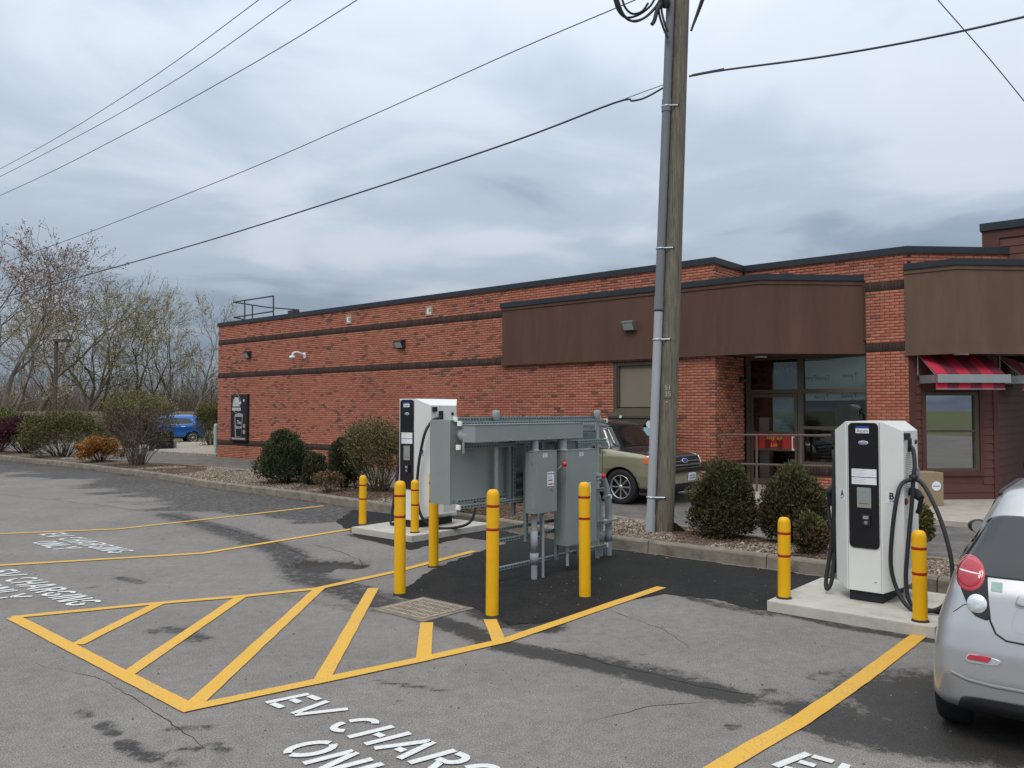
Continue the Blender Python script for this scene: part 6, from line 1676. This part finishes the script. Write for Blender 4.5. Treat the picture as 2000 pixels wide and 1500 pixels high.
# ------------------------------------------------------------------ plants
M_LEAF=mat("leaf",(1,1,1),0.75,var=0.12,scale=8,attr="Col",spec=0.25)
M_BARK=mat("grey_bark",(0.085,0.070,0.055),0.95,var=0.35,scale=6,stretch=(4,4,0.6))
M_TWIG=mat("twig",(1,1,1),0.9,var=0.15,scale=5,attr="Col")
def leaf_cloud(P, dirs, L, Wd, cols, rng):
    """one small quad per point, along dirs"""
    n=len(P); r=rng.normal(size=(n,3)); s=np.cross(dirs,r); s/=np.linalg.norm(s,axis=1)[:,None]+1e-9
    L=np.asarray(L)[:,None]; Wd=np.asarray(Wd)[:,None]
    a=P-s*Wd*0.5; b=P+s*Wd*0.5; c=P+dirs*L+s*Wd*0.35; d=P+dirs*L-s*Wd*0.35
    V=np.stack([a,b,c,d],1).reshape(-1,3); Fq=np.arange(4*n).reshape(-1,4); C=np.repeat(cols,4,axis=0)
    return V,Fq,C
def tubes(p0,p1,r0,r1,cols,sides=3):
    """many frustums as one mesh"""
    p0,p1=np.asarray(p0),np.asarray(p1); n=len(p0); ax=p1-p0; ax/=np.linalg.norm(ax,axis=1)[:,None]+1e-9
    ref=np.where(np.abs(ax[:,2:3])<0.9,np.array([[0,0,1.0]]),np.array([[1.0,0,0]])); u=np.cross(ax,ref); u/=np.linalg.norm(u,axis=1)[:,None]; w=np.cross(ax,u)
    rings=[]
    for p,r in ((p0,r0),(p1,r1)):
        for k in range(sides):
            a=2*math.pi*k/sides; rings.append(p+(u*math.cos(a)+w*math.sin(a))*np.asarray(r)[:,None])
    V=np.stack(rings,1).reshape(-1,3)
    base=(np.arange(n)*2*sides)[:,None]; q=np.array([[k,(k+1)%sides,sides+(k+1)%sides,sides+k] for k in range(sides)])
    Fq=(base[:,:,None]+q[None]).reshape(-1,4); C=np.repeat(np.asarray(cols),2*sides,axis=0)
    return V,Fq,C
def join(parts):
    V,Fs,C,b=[],[],[],0
    for v,f,c in parts: V.append(v); Fs.append(f+b); C.append(c); b+=len(v)
    return np.concatenate(V),np.concatenate(Fs),np.concatenate(C)
def vnoise(P,sc,seed): return np.array([noise.noise((x*sc+seed,y*sc,z*sc)) for x,y,z in P])
def evergreen(px,py,z,w,h,label,n=9000,cols=((0.026,0.030,0.013),(0.080,0.082,0.028)),tips=0.35,brown=0.10,seed=1,group="clipped evergreen shrubs",name="evergreen_shrub",lean=0,dy=0.0,stems=5,lumps=4,leaf=0.05,taper=(1,1,1)):
    """dense yew: lumpy mass of short sprays, dark and bare inside"""
    rng=np.random.default_rng(seed); b=G(px,py,z)+N*dy; o=empty(name,b,rng.uniform(0,6),label,"shrub",group)
    cen=[(0,0,h*0.48,w*0.43,h*0.46)]+[(w*rr_*math.cos(a),w*rr_*math.sin(a),h*zz_,w*rng.uniform(0.16,0.25),h*rng.uniform(0.17,0.27)) for ring,rr_,zz_ in ((lumps+3,0.30*taper[0],0.30),(lumps+2,0.25*taper[1],0.55),(lumps-1,0.12*taper[2],0.76)) for a in np.linspace(0,6.28,ring,endpoint=False)+rng.uniform(0,2)]
    vol=np.array([c[3]**2*c[4] for c in cen])**0.67; pick=rng.choice(len(cen),n,p=vol/vol.sum()); C_=np.array(cen)[pick]
    d=rng.normal(size=(n,3)); d/=np.linalg.norm(d,axis=1)[:,None]
    rad=np.clip(rng.beta(5,1.3,n),0,1)
    P=C_[:,:3]+d*rad[:,None]*np.stack([C_[:,3],C_[:,3],C_[:,4]],1)
    P+=d*(0.075*vnoise(P,6,seed*3.1)+0.10*vnoise(P,2.6,seed*1.7))[:,None]*(h/1.1)
    P[:,2]=np.maximum(P[:,2],0.02+rng.uniform(0,0.05,n))
    dirs=d*0.7+np.array([0,0,0.55])+rng.normal(size=(n,3))*0.45; dirs/=np.linalg.norm(dirs,axis=1)[:,None]
    t=np.clip(rng.normal(0.42,0.26,n)+0.35*vnoise(P,5,seed)+tips*(P[:,2]/h-0.55),0,1)[:,None]
    col=np.array(cols[0])*(1-t)+np.array(cols[1])*t
    br=(rng.uniform(size=n)<brown)|((vnoise(P,4,seed+9)>0.42)&(rng.uniform(size=n)<0.5)); col[br]=np.array([0.10,0.055,0.028])*rng.uniform(0.6,1.3,(br.sum(),1))
    V,Fq,C=leaf_cloud(P,dirs,rng.uniform(0.6,1.3,n)*leaf,rng.uniform(0.35,0.6,n)*leaf,col,rng)
    f=np_mesh("foliage",V,Fq,M_LEAF,o,C); tag(f,kind="stuff")
    p0,p1,r0,r1=[],[],[],[]
    for i in range(stems):
        a=rng.uniform(0,6.28); q0=np.array([0.05*math.cos(a),0.05*math.sin(a),-0.05]); q1=np.array([w*0.18*math.cos(a),w*0.18*math.sin(a),h*0.35]); q2=np.array([w*0.3*math.cos(a),w*0.3*math.sin(a),h*0.7])
        p0+=[q0,q1]; p1+=[q1,q2]; r0+=[0.022,0.015]; r1+=[0.015,0.006]
    V,Fq,C=tubes(p0,p1,r0,r1,np.tile([[0.11,0.085,0.06]],(len(p0),1)),5); np_mesh("stem",V,Fq,M_TWIG,o,C)
    return o
def twiggy(px,py,z,w,h,label,nst=34,depth=4,cols=((0.06,0.045,0.035),(0.16,0.13,0.07)),leafc=((0.10,0.095,0.035),(0.17,0.15,0.05)),leaves=5000,seed=2,vase=0.35,group="bare deciduous bushes",name="twiggy_bush",dy=0.0,leaf=0.035,flat=0.85,topgreen=None,cat="shrub"):
    """bush of many fine stems fanning from the ground, with small buds"""
    rng=np.random.default_rng(seed); b=G(px,py,z)+N*dy; o=empty(name,b,rng.uniform(0,6),label,cat,group)
    p0,p1,r0,r1,cc,ends=[],[],[],[],[],[]
    def limit(q):
        zz_=min(max(q[2]/h,0),1); R=w*0.5*(vase+(1-vase)*math.sin(math.pi*min(1,(zz_+0.10)*0.72)))
        rr=math.hypot(q[0],q[1])
        if rr>R: q[0]*=R/rr; q[1]*=R/rr
        q[2]=min(q[2],h*(flat+(1-flat)*(1-(rr/(w*0.5))**2)+0.04*rng.normal()))
        return q
    def grow(q,d,ln,r,k):
        n_=2 if k>0 else 2
        for s in range(n_):
            d2=d+rng.normal(size=3)*0.16; d2/=np.linalg.norm(d2); q2=limit(q+d2*ln/n_)
            p0.append(q.copy()); p1.append(q2.copy()); r0.append(r*(1-0.25*s)); r1.append(r*(0.85-0.25*s)); t=rng.uniform(); cc.append(np.array(cols[0])*(1-t)+np.array(cols[1])*t)
            if k<=1: ends.append((q2.copy(),d2))
            q=q2; d=d2
        if k>0:
            for _ in range(rng.integers(2,4)):
                d3=d+rng.normal(size=3)*0.42+np.array([0,0,0.12]); d3/=np.linalg.norm(d3); grow(q,d3,ln*0.72,max(r*0.62,0.0022),k-1)
    for i in range(nst):
        a=rng.uniform(0,6.28); sp_=rng.uniform(0.05,1)**0.6; tilt=sp_*math.atan2(w*0.62,h)
        d=np.array([math.cos(a)*math.sin(tilt),math.sin(a)*math.sin(tilt),math.cos(tilt)]); grow(np.array([0.10*w*math.cos(a)*sp_,0.10*w*math.sin(a)*sp_,-0.03]),d,h*0.40,0.010*max(1,h/1.3),depth-1)
    V,Fq,C=tubes(p0,p1,r0,r1,cc,3); tag(np_mesh("stem",V,Fq,M_TWIG,o,C),kind="stuff")
    if leaves:
        E=np.array([e[0] for e in ends]); Dv=np.array([e[1] for e in ends]); k=rng.integers(0,len(E),leaves)
        P=E[k]+rng.normal(size=(leaves,3))*0.05*h; P[:,2]=np.clip(P[:,2],0.02,h*1.03); dirs=Dv[k]+rng.normal(size=(leaves,3))*0.8; dirs/=np.linalg.norm(dirs,axis=1)[:,None]
        t=rng.uniform(size=(leaves,1)); col=np.array(leafc[0])*(1-t)+np.array(leafc[1])*t
        if topgreen is not None:
            g_=(P[:,2]>h*topgreen[0])&(rng.uniform(size=leaves)<topgreen[2]); col[g_]=np.array(topgreen[1])*rng.uniform(0.7,1.2,(g_.sum(),1))
        V,Fq,C=leaf_cloud(P,dirs,rng.uniform(0.6,1.3,leaves)*leaf,rng.uniform(0.4,0.7,leaves)*leaf,col,rng); tag(np_mesh("foliage",V,Fq,M_LEAF,o,C),kind="stuff")
    return o
# front pair
evergreen(1404,1052,0.14,1.03,1.08,"rounded dark evergreen shrub right beside the utility pole",26000,seed=5,leaf=0.036,brown=0.07,lumps=5,dy=0.15)
evergreen(1540,1066,0.14,0.98,1.08,"rounded dark evergreen shrub between the pole-side shrub and the near charger",26000,seed=8,leaf=0.036,brown=0.11,lumps=5,dy=0.18)
evergreen(1585,1082,0.14,0.40,0.50,"small low evergreen sprout half behind the near charger's left cable",2500,seed=12,lumps=3,cols=((0.05,0.045,0.020),(0.10,0.10,0.035)),brown=0.2)
evergreen(1800,1060,0.12,0.36,0.50,"small olive shrub showing just right of the near charger",2200,seed=13,lumps=3,cols=((0.07,0.075,0.02),(0.15,0.14,0.04)))
# left of the far charger
evergreen(557,945,0.14,1.36,1.38,"dark green upright evergreen with brown bare patch, in front of the long brick wall",24000,seed=21,leaf=0.042,taper=(1.05,0.85,0.5),brown=0.10,lumps=5,cols=((0.018,0.032,0.014),(0.055,0.080,0.026)),tips=0.25)
evergreen(616,948,0.14,0.66,0.80,"lower ragged evergreen growing against the upright one",4500,seed=22,brown=0.14,lumps=3,cols=((0.02,0.035,0.015),(0.075,0.088,0.028)))
evergreen(672,955,0.14,0.86,1.22,"dark evergreen half hidden behind the bare twiggy bush",14000,seed=23,leaf=0.042,brown=0.05,lumps=4,cols=((0.016,0.028,0.012),(0.05,0.07,0.024)))
twiggy(742,962,0.14,1.42,1.58,"large bare twiggy bush just left of the far charger",nst=44,depth=4,leaves=9000,seed=31,vase=0.25,leafc=((0.060,0.052,0.026),(0.145,0.13,0.045)),leaf=0.038)
twiggy(948,990,0.14,1.5,1.62,"bare twiggy bush showing above the grey wireway",nst=36,depth=4,leaves=7000,seed=32,vase=0.25,dy=1.0,leafc=((0.060,0.052,0.026),(0.145,0.13,0.045)),leaf=0.038)
twiggy(640,962,0.14,0.75,0.55,"small dry brown bush tangled between two evergreens",nst=22,depth=3,leaves=900,seed=33,leafc=((0.12,0.07,0.035),(0.17,0.11,0.06)))
# far left row on the island
twiggy(268,910,0.13,2.1,2.4,"tall vase shaped bush with yellow green top near the blue car",nst=46,depth=4,leaves=5500,seed=41,vase=0.16,leafc=((0.075,0.065,0.035),(0.15,0.125,0.055)),topgreen=(0.78,(0.155,0.165,0.03),0.6),leaf=0.05,cols=((0.085,0.07,0.055),(0.20,0.165,0.115)))
twiggy(196,903,0.13,1.55,0.98,"low rounded bush with orange brown leaves",nst=44,depth=3,leaves=10000,seed=42,vase=0.6,leafc=((0.17,0.075,0.018),(0.36,0.16,0.035)),cols=((0.08,0.045,0.03),(0.13,0.07,0.04)),leaf=0.05)
twiggy(122,893,0.13,2.75,1.75,"wide flat topped olive hedge bush on the far part of the island",nst=60,depth=4,leaves=15000,seed=43,vase=0.45,leafc=((0.055,0.058,0.022),(0.135,0.125,0.045)),flat=0.93,leaf=0.055)
twiggy(52,886,0.13,2.2,1.75,"dark purple bush left of the wide olive hedge",nst=50,depth=3,leaves=9000,seed=44,vase=0.6,leafc=((0.030,0.008,0.014),(0.085,0.020,0.030)),cols=((0.05,0.025,0.03),(0.08,0.03,0.03)),leaf=0.06)
twiggy(190,876,0.13,2.6,1.75,"dark purple bush half hidden behind the orange brown one",nst=50,depth=3,leaves=8000,seed=45,vase=0.6,leafc=((0.026,0.008,0.014),(0.075,0.018,0.028)),cols=((0.05,0.025,0.03),(0.08,0.03,0.03)),leaf=0.06,dy=1.5)
twiggy(-8,884,0.13,2.3,2.1,"green topped bush with reddish base cut off at the left edge",nst=50,depth=3,leaves=11000,seed=46,vase=0.55,leafc=((0.055,0.02,0.018),(0.11,0.045,0.03)),topgreen=(0.45,(0.10,0.125,0.03),0.85),leaf=0.06)
twiggy(411,873,0.0,1.35,2.25,"olive bush squeezed between the blue car and the brick corner",nst=46,depth=4,leaves=8000,seed=47,vase=0.3,leafc=((0.040,0.045,0.016),(0.11,0.11,0.035)),leaf=0.06,topgreen=(0.8,(0.14,0.10,0.03),0.5))

# bare trees beyond the fence
def bare_tree(base,h,seed,label,lean=(0.1,0.0),spread=0.55,col=((0.080,0.066,0.050),(0.20,0.168,0.125)),bud=((0.26,0.225,0.12),(0.45,0.40,0.23)),buds=3000,name="bare_tree",stems=1,bd=0.085,depth=6,thin=1.0):
    rng=np.random.default_rng(seed); o=empty(name,base,rng.uniform(0,0.3),label,"tree","bare spring trees beyond the lot")
    T,B,ends=[],[],[]
    def grow(q,d,ln,r,k):
        nseg=4 if k>=3 else 3
        for s in range(nseg):
            d=d+rng.normal(size=3)*(0.09 if k>=4 else 0.16)+np.array([0,0,0.035]); d/=np.linalg.norm(d); q2=q+d*ln/nseg; ra,rb=r*(1-0.32*s/nseg),r*(1-0.32*(s+1)/nseg)
            (T if ra>0.045 else B).append((q.copy(),q2.copy(),ra,rb)); q=q2
            if k<=2: ends.append((q2.copy(),d.copy()))
            if k>=2 and s>0 and rng.uniform()<0.66:
                side=np.cross(d,rng.normal(size=3)); side/=np.linalg.norm(side); d3=d*0.62+side*rng.uniform(0.55,0.95); d3/=np.linalg.norm(d3); grow(q.copy(),d3,ln*rng.uniform(0.45,0.65),rb*0.5,k-2 if k>3 else k-1)
        if k>0:
            for _ in range(2 if rng.uniform()<0.62 else 3):
                side=np.cross(d,rng.normal(size=3)); side/=np.linalg.norm(side)+1e-9; d3=d+side*rng.uniform(0.25,0.75)*spread*1.6; d3/=np.linalg.norm(d3); grow(q.copy(),d3,ln*rng.uniform(0.62,0.86),max(rb*rng.uniform(0.6,0.8),0.010*thin),k-1)
    for i in range(stems):
        d=np.array([lean[0]+(rng.normal()*0.22 if stems>1 else 0),lean[1]+(rng.normal()*0.15 if stems>1 else 0),1.0]); d/=np.linalg.norm(d); grow(np.array([0.35*rng.normal(),0.35*rng.normal(),-0.2]) if stems>1 else np.array([0,0,-0.2]),d,h*0.26,h*0.0135/(1 if stems==1 else 1.3),depth-1)
    top=max(x[1][2] for x in T+B); sc=h/top
    for nm,L_,sd_ in (("trunk",T,6),("crown",B,3)):
        if not L_: continue
        p0,p1,r0,r1=[np.array(x) for x in zip(*L_)]; t=rng.uniform(size=(len(L_),1)); cc=np.array(col[0])*(1-t)+np.array(col[1])*t
        parts=[tubes(p0*sc,p1*sc,r0*sc,r1*sc,cc,sd_)]
        if nm=="crown":
            E=np.array([e[0] for e in ends])*sc; Dv=np.array([e[1] for e in ends]); k=rng.integers(0,len(E),buds); P=E[k]+rng.normal(size=(buds,3))*0.16; dirs=Dv[k]+rng.normal(size=(buds,3))*0.6; dirs/=np.linalg.norm(dirs,axis=1)[:,None]
            t=rng.uniform(size=(buds,1)); parts.append(leaf_cloud(P,dirs,rng.uniform(0.7,1.6,buds)*bd,rng.uniform(0.4,0.7,buds)*bd,np.array(bud[0])*(1-t)+np.array(bud[1])*t,rng))
        V,Fq,C=join(parts); m_=np_mesh(nm,V,Fq,M_TWIG,o,C)
        if nm=="crown": tag(m_,kind="stuff")
    print(label[:30],len(T),len(B),round(sc,2))
    return o
def at(px,Y): return Vector(((px-1000)/F*Y,Y,-0.3))
red=((0.20,0.115,0.08),(0.34,0.22,0.155))
bare_tree(at(-8,47),14.6,51,"tall bare tree with reddish buds cut off at the left edge",(0.10,0),0.6,bud=red,buds=3900,bd=0.11,stems=2)
bare_tree(at(15,62),13.0,52,"bare tree leaning over the reddish one's right side",(0.25,0),0.6,buds=3600)
bare_tree(at(60,66),15.8,53,"tallest pale bare tree, its limbs slanting up to the right behind the lamp post",(0.42,0),0.55,buds=4200)
bare_tree(at(130,68),13.5,54,"bare tree with a forked dark trunk behind the wide olive hedge",(0.25,0.1),0.65,buds=3900,stems=2)
bare_tree(at(185,72),14.5,55,"yellowish budding tree rising behind the orange brown bush",(0.22,0),0.6,buds=5100,bud=((0.20,0.17,0.07),(0.36,0.31,0.13)),stems=2)
bare_tree(at(235,70),13.6,56,"spreading bare tree behind the vase shaped bush",(0.30,0),0.7,buds=4500)
bare_tree(at(285,76),13.8,57,"bare tree with steep limbs left above the blue car",(0.05,0),0.5,buds=3600,stems=2)
bare_tree(at(340,72),13.4,58,"slim bare tree straight above the blue car",(0.02,0),0.42,buds=3000)
bare_tree(at(372,66),12.2,59,"slender dark stemmed tree between the blue car and the shop corner",(0.06,0),0.45,buds=2400)
bare_tree(at(398,75),9.0,60,"bare tree close behind the far corner of the brick wall",(0.0,0),0.5,buds=2700)
bare_tree(at(100,78),11.5,61,"lower bare tree standing farther back between two taller ones",(0.1,0),0.7,buds=3000,stems=2)
bare_tree(Vector((26,-19,-0.3)),10.5,71,"bare tree that shows only as a reflection in the maroon bay window",(0.0,0),0.6,buds=1200)
# undergrowth of the wood behind: one mass
rng=np.random.default_rng(77); n=14000
bx=rng.uniform(-75,-24,n); by=rng.uniform(78,112,n); hh=rng.gamma(3.0,1.0,n)*np.clip(0.7+0.3*np.sin(bx*0.35),0.4,1.2)+1.0
p0=np.stack([bx,by,np.full(n,-0.3)],1); tl_=rng.normal(size=(n,2))*0.28; p1=p0+np.stack([tl_[:,0]*hh,tl_[:,1]*hh,hh],1)
t=rng.uniform(size=(n,1)); cc=np.array([0.115,0.092,0.078])*(1-t)+np.array([0.24,0.20,0.155])*t
V1=tubes(p0,p1,rng.uniform(0.02,0.05,n),np.full(n,0.012),cc,3)
k=rng.integers(0,n,22000); f=rng.uniform(0.35,1,22000)[:,None]; q0=p0[k]*(1-f)+p1[k]*f; dv=rng.normal(size=(22000,3))*np.array([1,1,0.7])+np.array([0,0,0.5]); dv/=np.linalg.norm(dv,axis=1)[:,None]; q1=q0+dv*rng.uniform(0.5,1.8,22000)[:,None]
V2=tubes(q0,q1,np.full(22000,0.016),np.full(22000,0.007),np.repeat(cc,2,axis=0)[:22000],3)
V,Fq,C=join([V1,V2]); tag(np_mesh("far_woodland",V,Fq,M_TWIG,None,C),kind="stuff")

# picket fence before the trees
fl=[at(-220,58),at(430,66)]; fdv=(fl[1]-fl[0]); fL=fdv.length; fe=empty("picket_fence",(fl[0].x,fl[0].y,-0.05),math.atan2(fdv.y,fdv.x),"weathered grey board fence along the back of the lot","fence")
M_FEN=mat("weathered_boards",(0.25,0.205,0.155),0.9,var=0.3,scale=3)
k=MB(); x=0
while x<fL:
    h_=1.86+0.03*math.sin(x*0.3)+random.uniform(-0.02,0.02); k.box(x,x+0.135,-0.012,0.012,0.05,h_); x+=0.15
tag(k.build("picket",M_FEN,fe),kind="stuff")
for z in (0.4,1.5):
    k=MB(); k.box(0,fL,0.013,0.06,z,z+0.09); k.build("rail",M_FEN,fe)
# tall lamp on a post beside the trees
o=empty("street_lamp",at(108,55)+Vector((0,0,0.3)),0,"brown shoebox lamp on a slim post among the bare trees","street lamp"); M_LP=mat("brown_post",(0.085,0.07,0.058),0.6)
zt=PL(108,668,o.location,Vector((0,1,0))).z
k=MB(); k.box(-0.09,0.09,-0.09,0.09,-0.3,zt); k.build("post",M_LP,o)
k=MB(); k.box(-0.12,1.0,-0.22,0.22,zt,zt+0.20); k.build("lamp_head",M_LP,o,bevel=0.02)
k=MB(); k.box(0.1,0.95,-0.18,0.18,zt-0.015,zt-0.001); k.build("lens",M_LENS,o)
# gravel verge round the far shop corner, with dark box, grey box and marker post
vg=MB(); vp=[G(x,y) for x,y in ((300,885),(422,892),(436,884),(440,866),(400,862),(340,866),(300,872))]
vg.prism([(p.x,p.y) for p in vp],-0.05,0.10); 
o=vg.build("gravel_verge",mat("verge_gravel",(0.28,0.245,0.20),0.95,var=0.7,scale=12,bump=1.0,bscale=25)); tag(o,kind="structure")
q=G(315,880); o=empty("trash_bin",q,TH,"black square bin at the end of the gravel verge below the blue car","bin"); k=MB(); k.box(-0.42,0.42,-0.4,0.4,0,0.86); k.build("bin_body",mat("bin_black",(0.014,0.014,0.016),0.6),o,bevel=0.02); k=MB(); k.box(-0.45,0.45,-0.43,0.43,0.862,0.92); k.build("bin_lid",mat("bin_black"  ,(0,0,0)),o,bevel=0.02)
q=G(336,879); o=empty("utility_box",q,TH,"small grey utility box next to the black bin","box"); k=MB(); k.box(-0.16,0.16,-0.15,0.15,0,0.34); k.build("cover",M_PVC,o,bevel=0.01); k=MB(); k.box(-0.17,0.17,-0.16,0.16,0.34,0.38); k.build("lid",M_ALU,o)
q=G(421,890); o=empty("marker_post",q,0,"pale green marker post standing at the far brick corner","post"); k=MB(); k.cyl((0,0,0),(0,0,1.28),0.085,12); k.build("post_sleeve",mat("pale_green",(0.36,0.44,0.37),0.7,var=0.1),o); k=MB(); k.lathe([(0.085,1.28),(0.06,1.34),(0.001,1.36)],12); k.build("post_cap",mat("pale_green",(0,0,0)),o)

# ------------------------------------------------------------------ stones, litter
def pebbles(name,pts,size,cols,m,seed,flat=0.6):
    rng=np.random.default_rng(seed); n=len(pts); pts=np.asarray(pts)
    oc=np.array([[1,0,0],[-1,0,0],[0,1,0],[0,-1,0],[0,0,1],[0,0,-1.0]]); fc=np.array([[0,2,4],[2,1,4],[1,3,4],[3,0,4],[2,0,5],[1,2,5],[3,1,5],[0,3,5]])
    s=size*rng.uniform(0.5,1.4,(n,1,1)); ax=np.stack([rng.uniform(0.7,1.2,n),rng.uniform(0.6,1.0,n),rng.uniform(0.4,0.8,n)*flat/0.6],1)[:,None,:]
    a=rng.uniform(0,6.28,n); ca,sa=np.cos(a)[:,None],np.sin(a)[:,None]; v=oc[None]*ax*s*(1+0.2*rng.normal(size=(n,6,1)))
    X=v[:,:,0]*ca-v[:,:,1]*sa; Y=v[:,:,0]*sa+v[:,:,1]*ca; V=np.stack([X,Y,v[:,:,2]],2)+pts[:,None,:]
    Fq=(fc[None]+(np.arange(n)*6)[:,None,None]).reshape(-1,3); t=rng.uniform(size=(n,1)); c=(np.array(cols[0])*(1-t)+np.array(cols[1])*t)*rng.uniform(0.6,1.25,(n,1))
    o=np_mesh(name,V.reshape(-1,3),Fq,m,None,np.repeat(c,6,axis=0),nper=3); return tag(o,kind="stuff")
M_STONE=mat("stone",(1,1,1),0.9,var=0.15,scale=30,attr="Col")
def on_bed(n,seed,fa=(0,1),fb=(0.02,0.98)):
    rng=np.random.default_rng(seed); i=rng.uniform(fa[0],fa[1],n)*(NA-1); j=rng.uniform(fb[0],fb[1],n); i0=np.floor(i).astype(int).clip(0,NA-2); f=(i-i0)[:,None]
    a=A_[i0]*(1-f)+A_[i0+1]*f; b=B_[i0]*(1-f)+B_[i0+1]*f; P=a*(1-j[:,None])+b*j[:,None]; P[:,2]=0.125+0.045*np.sin(math.pi*j); return P
P=on_bed(60000,3); Yd=P[:,1]; keep=(P[:,0]>-17)&(P[:,1]<31)
nzp=vnoise(P*np.array([1,1,0]),0.9,5.0); nzp+=np.where((P[:,0]>0.9)&(P[:,0]<2.3),0.9,0)+np.where(P[:,0]>3.9,0.5,0)+np.where((P[:,0]<-5)&(P[:,0]>-9.5),0.55,0)
keep&=(nzp>0.22)
pebbles("island_gravel",P[keep],0.024,((0.13,0.10,0.075),(0.37,0.31,0.25)),M_STONE,4)
P2_=on_bed(42000,6); keep=(P2_[:,0]>-14)&(P2_[:,1]<27)
pebbles("bark_mulch",P2_[keep],0.026,((0.075,0.045,0.028),(0.19,0.12,0.075)),M_STONE,7,0.35)
# dead leaves and grit along the kerb foot
rng=np.random.default_rng(9); lp=[]
for p in dense[::1]:
    c=1.0+2.5*max(0,noise.noise((p.x*0.6,p.y*0.6,2))) if p.x<0 else 0.5
    for _ in range(rng.poisson(c*2.2)):
        q=p-N*abs(rng.normal(0.03,0.09))+D*rng.uniform(-0.2,0.2); lp.append((q.x,q.y,0.008+float(dip(q.x,q.y))))
for (px,py,cn,sd_) in ((262,928,90,0.22),(190,917,50,0.3),(95,910,40,0.3),(545,967,60,0.16),(1080,1000,0,0.1)):
    c_=G(px,py)
    for _ in range(cn): lp.append((c_.x+rng.normal()*sd_,c_.y+rng.normal()*sd_*0.8-0.1,0.012+abs(rng.normal())*0.02))
pebbles("leaf_litter",lp,0.024,((0.13,0.065,0.03),(0.28,0.16,0.07)),M_STONE,10,0.25)
gp_=[]
for _ in range(1500):
    x_,y_=rng.uniform(-9,5.5),rng.uniform(4.2,16)
    v_=(x_-KERB_W[8].x)*N.x+(y_-KERB_W[8].y)*N.y
    if v_<-0.1: gp_.append((x_,y_,0.004))
pebbles("loose_grit",gp_,0.007,((0.10,0.09,0.08),(0.34,0.32,0.29)),M_STONE,11)
# bottle dropped on the island
q=G(906,996,0.17); o=empty("green_bottle",q,0.5,"green glass bottle lying on the island right of the far charger","bottle"); M_GB=mat("green_glass",(0.02,0.16,0.07),0.1,coat=0.5)
k=MB(); k.lathe([(0.001,-0.10),(0.033,-0.10),(0.035,0.03),(0.014,0.09),(0.014,0.14),(0.001,0.14)],14,(0,0,0.035),'X'); k.build("bottle_body",M_GB,o); k=MB(); k.lathe([(0.015,0.12),(0.016,0.145),(0.001,0.146)],10,(0,0,0.035),'X'); k.build("cap",M_LABEL,o)
